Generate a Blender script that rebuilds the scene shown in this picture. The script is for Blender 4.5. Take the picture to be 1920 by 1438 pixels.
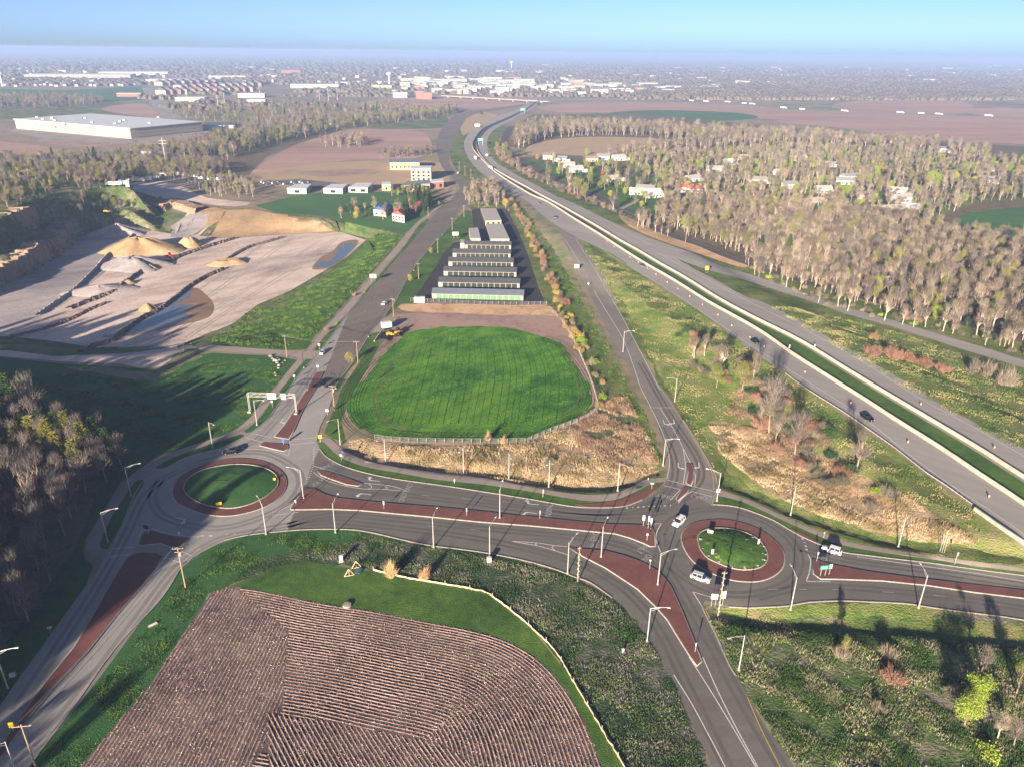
import bpy, math, random
import numpy as np
from mathutils import Vector, Matrix
from mathutils.geometry import delaunay_2d_cdt, tessellate_polygon
for _o in list(bpy.data.objects): bpy.data.objects.remove(_o)
random.seed(7); RNG = np.random.default_rng(7)
SC = bpy.context.scene; COL = SC.collection
# ---------------------------------------------------------------- camera
FP, HC = 1400.0, 120.0                      # focal length in photo pixels (1920 wide), height of the drone in metres
PITCH, ROLL = math.atan(621/1400.0), math.radians(0.627)
Fv = np.array([0, math.cos(PITCH), -math.sin(PITCH)])
_U0 = np.array([0, math.sin(PITCH), math.cos(PITCH)]); _R0 = np.array([1., 0, 0])
Rv = _R0*math.cos(ROLL) + _U0*math.sin(ROLL)
Uv = _U0*math.cos(ROLL) - _R0*math.sin(ROLL)
cd = bpy.data.cameras.new('camera'); cam = bpy.data.objects.new('camera', cd); COL.objects.link(cam)
cd.sensor_width = 36; cd.lens = FP/1920*36; cd.clip_start = 1; cd.clip_end = 120000
cam.matrix_world = Matrix(((Rv[0], Uv[0], -Fv[0], 0), (Rv[1], Uv[1], -Fv[1], 0), (Rv[2], Uv[2], -Fv[2], HC), (0, 0, 0, 1)))
SC.camera = cam
# ---------------------------------------------------------------- sky, sun, exposure
SUN_EL, SUN_AZ = math.radians(13), math.radians(21)      # light travels towards +Y turned 21 deg to +X
w = bpy.data.worlds.new('World'); SC.world = w; w.use_nodes = True
nt = w.node_tree; bg = nt.nodes['Background']
sk = nt.nodes.new('ShaderNodeTexSky'); sk.sky_type = 'NISHITA'; sk.sun_disc = False
sk.sun_elevation = SUN_EL; sk.sun_rotation = math.radians(180) + SUN_AZ
sk.air_density = 0.30; sk.dust_density = 0.85; sk.ozone_density = 1.5; sk.altitude = 200
nt.links.new(sk.outputs[0], bg.inputs[0]); bg.inputs[1].default_value = 0.053
sd = bpy.data.lights.new('sun', 'SUN'); sd.energy = 5.0; sd.angle = math.radians(0.6); sd.color = (1.0, 0.83, 0.66)
sun = bpy.data.objects.new('sun', sd); COL.objects.link(sun)
_sdir = Vector((math.sin(SUN_AZ)*math.cos(SUN_EL), math.cos(SUN_AZ)*math.cos(SUN_EL), -math.sin(SUN_EL)))
sun.rotation_euler = _sdir.to_track_quat('-Z', 'Y').to_euler()
SC.view_settings.view_transform = 'Standard'; SC.view_settings.look = 'None'
SC.view_settings.exposure = 1.88; SC.view_settings.gamma = 1; SC.view_settings.use_curve_mapping = False
SC.render.engine = 'CYCLES'; SC.cycles.max_bounces = 4; SC.cycles.volume_bounces = 1
SC.cycles.transparent_max_bounces = 6

# ---------------------------------------------------------------- terrain height and pixel -> ground
def ray(px, py):
    px = np.asarray(px, float); py = np.asarray(py, float)
    a = (px-960)/FP; b = -(py-719)/FP
    return Fv[None, :] + a[:, None]*Rv[None, :] + b[:, None]*Uv[None, :]
def atz(pts, z=0.0):
    pts = np.asarray(pts, float); d = ray(pts[:, 0], pts[:, 1]); t = (z-HC)/np.minimum(d[:, 2], -1e-4)
    return d[:, :2]*t[:, None]
def seg_dist(x, y, poly, closed=True):
    n = len(poly); best = np.full(x.shape, 1e18); m = n if closed else n-1
    for i in range(m):
        ax, ay = poly[i]; bx, by = poly[(i+1) % n]; dx, dy = bx-ax, by-ay
        L = dx*dx+dy*dy+1e-9; t = np.clip(((x-ax)*dx+(y-ay)*dy)/L, 0, 1)
        best = np.minimum(best, (x-ax-t*dx)**2+(y-ay-t*dy)**2)
    return np.sqrt(best)
def inpoly(x, y, poly):
    c = np.zeros(x.shape, bool); n = len(poly)
    for i in range(n):
        ax, ay = poly[i]; bx, by = poly[(i+1) % n]
        if ay == by: continue
        k = ((ay > y) != (by > y)) & (x < (bx-ax)*(y-ay)/(by-ay)+ax); c ^= k
    return c
def sstep(t):
    t = np.clip(t, 0, 1); return t*t*(3-2*t)
QZ = -8.0; HILLZ = 22.0
Q_FLOOR = atz([(-260,560),(-10,537),(60,507),(112,476),(140,447),(230,425),(330,440),(440,447),(540,440),(640,434),(690,447),
    (655,478),(605,510),(545,545),(482,572),(440,605),(392,628),(350,642),(280,655),(200,655),(100,640),(30,632),(-260,620)], QZ)
Q_RIM = atz([(-320,640),(0,655),(100,668),(220,676),(340,668),(450,648),(560,655),(592,630),(660,555),(700,510),(735,470),(758,440),
    (700,429),(600,409),(520,401),(475,392),(430,392),(380,384),(300,372),(200,360),(100,350),(-10,330),(-320,330)], 0)
HILL = atz([(-520,425),(0,402),(60,388),(110,372),(120,352),(60,338),(0,336),(-520,336)], HILLZ)
HW_MID = atz([(889,277),(892,285),(907,302),(926,319),(955,338),(983,354),(1006,370),(1120,432),(1212,489),(1304,547),(1400,602),(1480,647),(1600,722),(1762,820),(1920,922),(2100,1040)], 3)
DITCH = atz([(655,857),(700,876),(760,886),(830,897),(900,903),(980,916),(1060,928),(1130,932),(1190,922),(1228,897)], 0)*1.0
DITCH[:, 1] += 7.0
DITCH2 = atz([(1365,905),(1420,926),(1490,958),(1560,982),(1650,1008),(1760,1028),(1920,1050)], 0)
BANKR = atz([(1370,1152),(1440,1165),(1550,1168),(1700,1175),(1800,1190),(1920,1200),(2100,1225)], 0)
BOX_Q = (Q_RIM.min(0)-60, Q_RIM.max(0)+60)
def H(x, y):
    x = np.asarray(x, float); y = np.asarray(y, float); h = np.zeros(x.shape)
    m = (x > BOX_Q[0][0]) & (x < BOX_Q[1][0]) & (y > BOX_Q[0][1]) & (y < BOX_Q[1][1])
    if m.any():
        xx, yy = x[m], y[m]; inr = inpoly(xx, yy, Q_RIM); inf = inpoly(xx, yy, Q_FLOOR)
        dr = seg_dist(xx, yy, Q_RIM); df = seg_dist(xx, yy, Q_FLOOR)
        v = np.where(inf, QZ, np.where(inr, QZ*sstep(dr/(dr+df+.01)), 0.0))
        ih = inpoly(xx, yy, HILL); dh = seg_dist(xx, yy, HILL)
        hh = HILLZ*np.where(ih, 1.0, 1-sstep(dh/46.0)); hh *= np.where(inf, 0.0, 1.0)
        hh = np.where(inr & ~inf, hh*sstep(df/18.0), hh)
        # two quarry walls with a bench between them on the hill side
        wall = np.where(df < 3.5, 11*sstep(df/3.5), np.where(df < 20, 11+.05*(df-3.5), 12+15*sstep((df-20)/5.0)))+.7*np.sin(xx*.5)*np.sin(yy*.37)*(df > 1)
        side = (1-sstep((dh-42)/22))*np.where(inf, 0, 1)*(1-sstep((xx+205)/30))*sstep((df+.01)/.5)
        v = np.where(inf, QZ, v*(1-side)+(QZ+np.minimum(wall, 31))*side); hh = hh*(1-side)+side*np.maximum(0, hh-27)
        h[m] = v+hh
    m = (x < -60) & (x > -420) & (y > -260) & (y < 150)
    if m.any():      # unseen knoll added beside the camera so its wood shades the left roundabout
        xx, yy = x[m], y[m]; edge = -116+.383*(yy-50)
        h[m] += 16*sstep((edge-xx)/45)*sstep((100-yy)/60)*sstep((yy+260)/80)*sstep((xx+420)/90)
    m = (x > -60) & (x < 420) & (y > 60) & (y < 1200)
    if m.any():
        xx, yy = x[m], y[m]; d = seg_dist(xx, yy, HW_MID, False)
        hm = 3.0*(1-sstep((d-34)/15.0)) * (1-sstep((yy-560)/200))
        lim = 1-sstep((168-yy)/20.0)
        h[m] += hm*np.maximum(lim, 0)
    m = (y > 100) & (y < 330) & (x > -90) & (x < 260)
    if m.any():
        xx, yy = x[m], y[m]
        d = seg_dist(xx, yy, DITCH, False); h[m] -= 1.5*np.exp(-(d/2.6)**2)
        d = seg_dist(xx, yy, DITCH2, False); h[m] -= 1.2*np.exp(-(d/2.6)**2)*(xx > 30)
        d = seg_dist(xx, yy, BANKR, False); h[m] -= 1.3*np.exp(-(d/3.2)**2)
    return h
def G(pts):
    """photo pixels -> points on the terrain (marching the sight line down to the ground)"""
    pts = np.atleast_2d(np.asarray(pts, float)); d = ray(pts[:, 0], pts[:, 1])
    d[:, 2] = np.minimum(d[:, 2], -1e-4)
    n = 48; zs = np.linspace(26, -12, n)
    P = d[:, None, :2]*((zs[None, :]-HC)/d[:, 2:3])[:, :, None]
    hh = H(P[..., 0], P[..., 1]); below = (zs[None, :] <= hh); below[:, -1] = True
    k = np.maximum(below.argmax(1), 1); r = np.arange(len(pts))
    za, zb = zs[k-1], zs[k]; fa = za-hh[r, k-1]; fb = zb-hh[r, k]
    t = np.clip(fa/np.where(fa-fb == 0, 1, fa-fb), 0, 1); z = za+(zb-za)*t
    q = d[:, :2]*((z-HC)/d[:, 2])[:, None]
    return np.column_stack([q, H(q[:, 0], q[:, 1])])
def g1(px, py): return G([(px, py)])[0]
def smooth(pts, n=4, closed=False):
    p = np.asarray(pts, float); m = len(p); out = []
    rng_ = range(m if closed else m-1)
    for i in rng_:
        if closed: a, b, c, e = p[i-1], p[i], p[(i+1) % m], p[(i+2) % m]
        else: a, b, c, e = p[max(i-1, 0)], p[i], p[i+1], p[min(i+2, m-1)]
        for k in range(n):
            t = k/n; out.append(0.5*((2*b)+(-a+c)*t+(2*a-5*b+4*c-e)*t*t+(-a+3*b-3*c+e)*t**3))
    if not closed: out.append(p[-1])
    return np.array(out)
def resample(P, step):
    P = np.asarray(P, float); s = np.r_[0, np.cumsum(np.linalg.norm(np.diff(P, axis=0), axis=1))]
    n = max(2, int(s[-1]/step)+1); t = np.linspace(0, s[-1], n)
    return np.column_stack([np.interp(t, s, P[:, i]) for i in range(P.shape[1])])

# ---------------------------------------------------------------- objects
def tag(o, label=None, cat=None, group=None, kind=None):
    if label: o['label'] = label
    if cat: o['category'] = cat
    if group: o['group'] = group
    if kind: o['kind'] = kind
    return o
def empty(name, loc, rz=0, label=None, cat=None, group=None):
    o = bpy.data.objects.new(name, None); COL.objects.link(o); o.location = [float(v) for v in loc]; o.rotation_euler = (0, 0, rz)
    o.empty_display_size = .2
    return tag(o, label, cat, group)
def mesh_np(name, V, F, mats, mi=None, smooth_=False):
    """V (n,3), F (m,3|4) int array or list of lists"""
    me = bpy.data.meshes.new(name)
    V = np.asarray(V, dtype=np.float32)
    if isinstance(F, np.ndarray):
        k = F.shape[1]; me.vertices.add(len(V)); me.vertices.foreach_set('co', V.ravel())
        me.loops.add(F.size); me.loops.foreach_set('vertex_index', F.astype(np.int32).ravel())
        me.polygons.add(len(F)); me.polygons.foreach_set('loop_start', np.arange(0, F.size, k, dtype=np.int32))
        me.update(calc_edges=True)
    else:
        me.from_pydata([tuple(map(float, v)) for v in V], [], F)
    for m in (mats if isinstance(mats, (list, tuple)) else [mats]): me.materials.append(m)
    if mi is not None: me.polygons.foreach_set('material_index', np.asarray(mi, dtype=np.int32))
    if smooth_: me.polygons.foreach_set('use_smooth', np.ones(len(me.polygons), dtype=bool))
    me.update(); return me
def obj(name, me, parent=None, loc=None, kind=None):
    o = bpy.data.objects.new(name, me); COL.objects.link(o)
    if parent: o.parent = parent
    if loc is not None: o.location = [float(v) for v in loc]
    if kind: o['kind'] = kind
    return o
class MB:
    def __init__(s): s.v = []; s.f = []; s.m = []
    def add(s, vs, fs, mi=0):
        b = len(s.v); s.v += [tuple(map(float, v)) for v in vs]; s.f += [[b+i for i in f] for f in fs]; s.m += [mi]*len(fs); return s
    def box(s, c, d, mi=0, rz=0, taper=1.0):
        x, y, z = d[0]/2, d[1]/2, d[2]/2; cs, sn = math.cos(rz), math.sin(rz); vs = []
        for k in (-1, 1):
            t = taper if k > 0 else 1
            for (i, j) in ((-1, -1), (1, -1), (1, 1), (-1, 1)):
                a, b = i*x*t, j*y*t; vs.append((c[0]+a*cs-b*sn, c[1]+a*sn+b*cs, c[2]+k*z))
        return s.add(vs, [(3, 2, 1, 0), (4, 5, 6, 7), (0, 1, 5, 4), (1, 2, 6, 5), (2, 3, 7, 6), (3, 0, 4, 7)], mi)
    def tube(s, a, b, r0, r1=None, n=6, mi=0, cap=True):
        r1 = r0 if r1 is None else r1; a = np.array(a, float); b = np.array(b, float); d = b-a; d /= (np.linalg.norm(d)+1e-9)
        u = np.cross(d, (0, 0, 1) if abs(d[2]) < .9 else (1, 0, 0)); u /= np.linalg.norm(u); v = np.cross(d, u); vs = []
        for p, r in ((a, r0), (b, r1)):
            for k in range(n):
                t = 2*math.pi*k/n; vs.append(p+r*(math.cos(t)*u+math.sin(t)*v))
        fs = [(k, (k+1) % n, n+(k+1) % n, n+k) for k in range(n)]
        if cap: fs += [tuple(range(n))[::-1], tuple(range(n, 2*n))]
        return s.add(vs, fs, mi)
    def prism(s, poly, z0, z1, mi=0, mtop=None):
        n = len(poly); vs = [(p[0], p[1], z0) for p in poly]+[(p[0], p[1], z1) for p in poly]
        s.add(vs, [(k, (k+1) % n, n+(k+1) % n, n+k) for k in range(n)], mi)
        s.add(vs[n:], [tuple(range(n))], mi if mtop is None else mtop); return s
    def mesh(s, name, mats, smooth_=False):
        me = bpy.data.meshes.new(name); me.from_pydata(s.v, [], s.f)
        for m in (mats if isinstance(mats, (list, tuple)) else [mats]): me.materials.append(m)
        me.polygons.foreach_set('material_index', np.array(s.m, dtype=np.int32))
        if smooth_: me.polygons.foreach_set('use_smooth', np.ones(len(s.f), dtype=bool))
        me.update(); return me
    def build(s, name, mats, parent=None, loc=None, kind=None, smooth_=False):
        return obj(name, s.mesh(name, mats, smooth_), parent, loc, kind)
def copy_tree(o, parent=None):
    c = o.copy(); COL.objects.link(c); c.parent = parent
    for ch in o.children: copy_tree(ch, c)
    return c

# ---------------------------------------------------------------- materials
def _new(name):
    m = bpy.data.materials.new(name); m.use_nodes = True; return m, m.node_tree, m.node_tree.nodes['Principled BSDF']
def plain(name, c, rough=.6, metal=0, var=.12, scale=1.5, spec=.3):
    m, t, b = _new(name); b.inputs['Roughness'].default_value = rough; b.inputs['Metallic'].default_value = metal
    b.inputs['Specular IOR Level'].default_value = spec
    g = t.nodes.new('ShaderNodeNewGeometry'); n = t.nodes.new('ShaderNodeTexNoise'); n.inputs['Scale'].default_value = scale; n.inputs['Detail'].default_value = 3
    r = t.nodes.new('ShaderNodeValToRGB'); t.links.new(g.outputs['Position'], n.inputs['Vector']); t.links.new(n.outputs['Fac'], r.inputs[0])
    r.color_ramp.elements[0].position = .3; r.color_ramp.elements[1].position = .7
    r.color_ramp.elements[0].color = (*[v*(1-var) for v in c], 1); r.color_ramp.elements[1].color = (*[min(1, v*(1+var)) for v in c], 1)
    t.links.new(r.outputs[0], b.inputs['Base Color']); return m
def ground(name, cols, big=.02, mid=.25, fine=2.2, bump=.5, bdist=.4, rough=.95, weights=(.45, .3, .25), stretch=None, rot=0, wave=None, lo=.34, hi=.66):
    """cols: colours along a ramp driven by three octave groups of world-space noise"""
    m, t, b = _new(name); N = t.nodes.new; L = t.links.new
    b.inputs['Roughness'].default_value = rough; b.inputs['Specular IOR Level'].default_value = .15
    g = N('ShaderNodeNewGeometry'); vec = g.outputs['Position']
    if stretch or rot:
        mp = N('ShaderNodeMapping'); mp.vector_type = 'TEXTURE'; mp.inputs['Rotation'].default_value = (0, 0, rot); mp.inputs['Scale'].default_value = (*(stretch or (1, 1)), 1)
        L(vec, mp.inputs['Vector']); vec = mp.outputs[0]
    vals = []
    for sc, w_, det in ((big, weights[0], 4), (mid, weights[1], 5), (fine, weights[2], 4)):
        n = N('ShaderNodeTexNoise'); n.inputs['Scale'].default_value = sc; n.inputs['Detail'].default_value = det; n.inputs['Roughness'].default_value = .62
        L(vec, n.inputs['Vector']); mu = N('ShaderNodeMath'); mu.operation = 'MULTIPLY'; mu.inputs[1].default_value = w_; L(n.outputs['Fac'], mu.inputs[0]); vals.append((mu.outputs[0], n.outputs['Fac']))
    a = vals[0][0]
    for v, _ in vals[1:]:
        ad = N('ShaderNodeMath'); ad.operation = 'ADD'; L(a, ad.inputs[0]); L(v, ad.inputs[1]); a = ad.outputs[0]
    if wave:
        wsc, wrot, wamt = wave; mp = N('ShaderNodeMapping'); mp.inputs['Rotation'].default_value = (0, 0, wrot); L(g.outputs['Position'], mp.inputs['Vector'])
        wv = N('ShaderNodeTexWave'); wv.inputs['Scale'].default_value = wsc; wv.inputs['Distortion'].default_value = 2.5; wv.inputs['Detail'].default_value = 2; wv.inputs['Detail Scale'].default_value = .15
        L(mp.outputs[0], wv.inputs['Vector']); mm = N('ShaderNodeMath'); mm.operation = 'MULTIPLY_ADD'; mm.inputs[1].default_value = wamt; L(wv.outputs['Fac'], mm.inputs[0]); L(a, mm.inputs[2])
        m2 = N('ShaderNodeMath'); m2.operation = 'SUBTRACT'; m2.inputs[1].default_value = wamt/2; L(mm.outputs[0], m2.inputs[0]); a = m2.outputs[0]
    r = N('ShaderNodeValToRGB'); cr = r.color_ramp; k = len(cols)
    while len(cr.elements) < k: cr.elements.new(.5)
    for i, c in enumerate(cols):
        cr.elements[i].position = lo+(hi-lo)*i/(k-1); cr.elements[i].color = (*c, 1)
    L(a, r.inputs[0]); L(r.outputs[0], b.inputs['Base Color'])
    if bump:
        bp = N('ShaderNodeBump'); bp.inputs['Strength'].default_value = bump; bp.inputs['Distance'].default_value = bdist
        L(vals[-1][1] if not wave else a, bp.inputs['Height']); L(bp.outputs[0], b.inputs['Normal'])
    return m
M = {}
gr = ground
M['land'] = gr('mixed_countryside', [(.06,.075,.05),(.14,.14,.085),(.27,.21,.15),(.09,.15,.06),(.36,.27,.20)], big=.0016, mid=.012, fine=.12, bump=.2)
M['grass'] = gr('mown_grass', [(.022,.055,.012),(.045,.10,.018),(.075,.145,.025),(.13,.18,.045)], big=.06, mid=.5, fine=3, bump=.7, bdist=.3)
M['grass_dark'] = gr('dark_meadow_grass', [(.02,.07,.022),(.04,.11,.03),(.065,.15,.04)], big=.03, mid=.5, fine=3.0, bump=.8, bdist=.3)  # cooler, slightly darker green than the mown grass
M['wheat'] = gr('young_wheat', [(.006,.03,.008),(.02,.09,.010),(.06,.18,.012),(.14,.28,.025),(.08,.20,.02)], big=.045, mid=.22, fine=1.6, bump=1, bdist=.5, stretch=(2.2, 1), rot=.9, wave=(.5, 1.25, .10), lo=.33, hi=.68)
M['verge'] = gr('rough_verge', [(.02,.04,.012),(.055,.09,.02),(.11,.15,.04),(.20,.19,.08),(.10,.12,.035)], big=.05, mid=.35, fine=2.0, bump=1, bdist=.5)
M['brush'] = gr('dark_brush', [(.012,.026,.014),(.03,.06,.025),(.06,.085,.04),(.17,.15,.14),(.045,.09,.03)], big=.035, mid=.28, fine=1.6, bump=1, bdist=.7)
M['slope'] = gr('weedy_slope', [(.02,.045,.014),(.05,.10,.022),(.11,.13,.05),(.24,.21,.15),(.06,.13,.03)], big=.05, mid=.35, fine=1.6, bump=1, bdist=.6, stretch=(2.2, 1), rot=-.6)
M['slope2'] = gr('rough_slope', [(.02,.045,.014),(.05,.11,.022),(.10,.13,.05),(.26,.22,.17),(.07,.14,.03)], big=.05, mid=.3, fine=1.4, bump=1, bdist=.6)
M['dry'] = gr('dry_reed_grass', [(.05,.07,.025),(.13,.13,.05),(.28,.21,.12),(.44,.33,.20),(.26,.15,.12),(.12,.15,.045)], big=.09, mid=.4, fine=1.8, bump=1, bdist=.6)
M['mix'] = gr('mixed_dry_and_green', [(.04,.08,.02),(.10,.17,.03),(.19,.24,.06),(.30,.26,.13),(.26,.18,.12)], big=.03, mid=.2, fine=1.8, bump=1, bdist=.6)
M['wood_floor'] = gr('wood_floor', [(.03,.027,.018),(.09,.07,.045),(.16,.125,.08),(.07,.085,.03),(.12,.10,.06)], big=.04, mid=.3, fine=1.6, bump=.8)
M['stubble'] = gr('stubble_soil', [(.05,.037,.035),(.095,.068,.062),(.15,.11,.10),(.24,.175,.155)], big=.05, mid=.4, fine=4, bump=.8, bdist=.2)
M['plough'] = gr('ploughed_pink_soil', [(.24,.155,.125),(.34,.225,.18),(.43,.30,.24)], big=.008, mid=.05, fine=.5, bump=.3, stretch=(5, 1), rot=.1)
M['tan'] = gr('tan_stubble', [(.28,.2,.13),(.38,.28,.18),(.3,.24,.13)], big=.01, mid=.06, fine=.5, bump=.3)
M['farm_green'] = gr('far_green_crop', [(.03,.08,.025),(.05,.13,.035),(.08,.16,.045)], big=.01, mid=.06, fine=.6, bump=.3)
M['lawn'] = gr('lawn', [(.03,.075,.015),(.05,.12,.02),(.08,.16,.03)], big=.03, mid=.2, fine=2, bump=.4)
M['quarry'] = gr('quarry_floor', [(.20,.16,.15),(.36,.29,.26),(.54,.43,.375),(.68,.56,.49),(.44,.345,.30)], big=.022, mid=.13, fine=1.0, bump=.7, bdist=.5, stretch=(3.0, 1), rot=.85)
M['quarry_grey'] = gr('grey_and_shaded_quarry', [(.14,.13,.14),(.25,.23,.23),(.38,.335,.325),(.50,.44,.42)], big=.016, mid=.09, fine=.9, bump=.7, bdist=.5, stretch=(3.0, 1), rot=.5)
M['cliff'] = gr('quarry_cliff', [(.05,.045,.03),(.16,.115,.08),(.32,.22,.15),(.10,.09,.055),(.24,.17,.12)], big=.05, mid=.3, fine=1.6, bump=1, bdist=1.2)
M['orange'] = gr('orange_clay', [(.22,.145,.075),(.38,.26,.14),(.50,.37,.22)], big=.06, mid=.4, fine=2, bump=1, bdist=.6)
M['dirt'] = gr('pink_dirt', [(.14,.095,.08),(.25,.17,.145),(.36,.25,.21),(.16,.15,.07)], big=.04, mid=.3, fine=2, bump=.8)
M['rock_orange'] = gr('orange_bank', [(.22,.14,.08),(.46,.29,.16),(.62,.43,.26),(.30,.22,.12)], big=.1, mid=.5, fine=2.5, bump=1, bdist=.5)
M['asphalt'] = gr('worn_asphalt', [(.10,.095,.086),(.135,.128,.116),(.175,.166,.15)], big=.06, mid=.4, fine=4, bump=.15, bdist=.05, rough=.85, stretch=(4, 1), rot=.1)
M['asphalt_hw'] = gr('highway_concrete', [(.22,.21,.195),(.28,.265,.245),(.34,.32,.295)], big=.05, mid=.3, fine=3, bump=.1, bdist=.05, rough=.85, stretch=(9, 1), rot=-.75)
M['asphalt_art'] = gr('arterial_asphalt', [(.11,.098,.084),(.155,.137,.118),(.205,.18,.155)], big=.05, mid=.3, fine=3, bump=.1, bdist=.05, rough=.85, stretch=(1, 8), rot=-.72)
M['asphalt_ramp'] = gr('ramp_pavement', [(.15,.137,.122),(.19,.174,.156),(.23,.21,.19)], big=.05, mid=.3, fine=3, bump=.1, bdist=.05, rough=.85, stretch=(1, 6), rot=.4)
M['concrete_rd'] = gr('pale_concrete_road', [(.22,.21,.20),(.28,.27,.255),(.34,.33,.31)], big=.05, mid=.3, fine=3, bump=.15, bdist=.05, rough=.85, stretch=(1, 4), rot=-.5)
M['asphalt_new'] = gr('new_black_asphalt', [(.03,.028,.03),(.045,.042,.044),(.065,.06,.06)], big=.05, mid=.3, fine=3, bump=.1, bdist=.05, rough=.8)
M['asphalt_side'] = gr('frontage_asphalt', [(.055,.048,.05),(.08,.07,.072),(.11,.10,.10)], big=.02, mid=.3, fine=3, bump=.1, bdist=.05, rough=.85)
M['path'] = gr('path_concrete', [(.22,.185,.165),(.28,.235,.21),(.33,.285,.25)], big=.08, mid=.5, fine=4, bump=.1, bdist=.05)
M['gravel'] = gr('gravel_shoulder', [(.13,.11,.09),(.20,.17,.14),(.27,.23,.19)], big=.08, mid=.5, fine=4, bump=.3, bdist=.1)
M['yard'] = gr('grey_yard', [(.18,.165,.15),(.26,.24,.215),(.34,.31,.28)], big=.03, mid=.2, fine=2, bump=.2)
M['brick'] = gr('red_stamped_concrete', [(.115,.05,.044),(.155,.068,.058),(.205,.095,.08)], big=.12, mid=.8, fine=6, bump=.3, bdist=.05, rough=.8)
M['kerb'] = plain('kerb_concrete', (.29,.265,.23), .85, var=.2); M['wire'] = plain('galvanised_wire', (.22,.21,.20), .6)
M['white'] = plain('road_paint_white', (.55,.55,.53), .6, var=.3, scale=3); M['wear'] = gr('tyre_worn_lane', [(.085,.08,.073),(.11,.104,.094),(.135,.127,.115)], big=.05, mid=.3, fine=2, bump=0, rough=.8); M['wear_pale'] = gr('tyre_worn_concrete', [(.16,.155,.145),(.20,.19,.18),(.24,.23,.215)], big=.05, mid=.3, fine=2, bump=0, rough=.8)
M['worn'] = plain('worn_road_paint', (.33,.33,.32), .6, var=.4, scale=3)
M['yellow'] = plain('road_paint_yellow', (.5,.34,.07), .6, var=.25, scale=3)
M['seam'] = plain('dark_sealed_joint', (.10,.10,.10), .9)
M['steel'] = plain('galvanised_steel', (.48,.47,.45), .4, .3)
M['steel_dark'] = plain('black_painted_steel', (.02,.02,.022), .5)
M['wood'] = plain('weathered_pole_wood', (.30,.22,.15), .9, scale=4)
M['concrete'] = plain('barrier_concrete', (.38,.345,.28), .85, var=.18, scale=.6)
M['barrier_dark'] = plain('barrier_side', (.40,.36,.31), .85)
M['tyre'] = plain('tyre_rubber', (.018,.018,.018), .8)
M['glass'] = plain('dark_window_glass', (.015,.02,.025), .08, spec=.8)
M['rim'] = plain('alloy_rim', (.45,.45,.46), .3, .8)
M['lampw'] = plain('headlamp_glass', (.7,.72,.75), .1)
M['lampr'] = plain('tail_lamp_red', (.35,.01,.01), .2)
M['orange_p'] = plain('orange_plastic', (.85,.17,.05), .5)
M['whitep'] = plain('white_paint', (.58,.57,.55), .4); M['furrow'] = gr('stubble_ridge', [(.18,.125,.105),(.34,.24,.20),(.50,.365,.305)], big=.05, mid=.4, fine=3.5, bump=.6, bdist=.15)
M['signwhite'] = plain('sign_back_aluminium', (.52,.51,.46), .45, .1)
M['signgreen'] = plain('sign_green', (.01,.23,.13), .4)
M['signyellow'] = plain('sign_yellow', (.85,.55,.02), .4)
M['signblue'] = plain('sign_blue', (.04,.12,.5), .4)
M['trunk'] = plain('grey_brown_bark', (.25,.19,.14), .9, scale=2)
M['trunk_pale'] = plain('pale_bark', (.46,.38,.29), .9, scale=2)
# ================================================================ GROUND: one seamless terrain, cut into its surfaces
NATURAL = {'slope2','wheat','dry','mix','dirt','rock_orange','slope','verge','brush','tan'}
REG = []      # (object name, material, polygon in world XY)
def reg(name, mat, px, sm=0, z=None, world=False):
    p = np.asarray(px, float)
    if sm: p = smooth(p, sm, True)
    if not world:
        # long edges are split so that they follow the relief
        q = []
        for i in range(len(p)):
            a, b = p[i], p[(i+1) % len(p)]; n = max(1, int(np.linalg.norm(b-a)/45))
            q += [a+(b-a)*k/n for k in range(n)]
        p = np.array(q); w_ = atz(p, z) if z is not None else G(p)[:, :2]
    else: w_ = p
    if mat in NATURAL and np.linalg.norm(w_.mean(0)) < 520 and z is None:      # ragged natural margins
        c_ = resample(np.vstack([w_, w_[:1]]), 2.2)[:-1]; n_ = len(c_); a_ = np.arange(n_); jj = RNG.normal(0, .38, n_)+.5*np.sin(a_*.37)+.35*np.sin(a_*.91+1)
        t_ = np.roll(c_, -1, 0)-np.roll(c_, 1, 0); t_ /= np.linalg.norm(t_, axis=1)[:, None]+1e-9; w_ = c_+np.column_stack([-t_[:, 1], t_[:, 0]])*jj[:, None]
    REG.append((name, mat, w_))
# -- far fields and yards
reg('farm_field','farm_green',[(-60,166),(120,170),(272,163),(276,186),(160,192),(60,184),(-60,180)],3)
reg('ploughed_field','plough',[(-60,176),(40,178),(110,186),(40,190),(-60,188)],3)
reg('farm_field','slope',[(-60,206),(120,200),(260,196),(305,222),(180,214),(60,222),(-60,225)],3)
reg('farm_field','plough',[(190,204),(270,195),(312,222),(380,232),(330,226),(240,216)],3)
reg('ploughed_field','plough',[(400,140),(600,138),(610,146),(420,150),(300,148)],3)
reg('ploughed_field','plough',[(-60,262),(60,272),(125,285),(120,297),(-60,290)],3)
reg('bare_ground','dirt',[(70,262),(150,255),(215,262),(330,248),(400,246),(380,262),(250,275),(120,275)],3)
reg('warehouse_yard','yard',[(30,238),(250,262),(380,247),(470,232),(500,236),(390,252),(250,270),(90,262),(20,248)])
reg('ploughed_field','plough',[(530,226),(600,210),(680,212),(640,226),(560,236)],3)
reg('ploughed_field','plough',[(640,200),(760,182),(900,178),(1010,180),(1000,197),(940,203),(870,207),(780,206),(700,212)],3)
reg('farm_field','slope',[(700,236),(800,225),(835,218),(830,240),(700,242)],3)
reg('ploughed_field','plough',[(470,325),(520,290),(590,255),(660,243),(780,246),(806,262),(806,285),(760,300),(660,300),(590,312),(520,320)],3)
reg('ploughed_field','plough',[(1010,200),(1130,194),(1290,193),(1400,198),(1540,214),(1480,225),(1390,221),(1250,217),(1150,212),(1050,211)],3)
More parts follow.
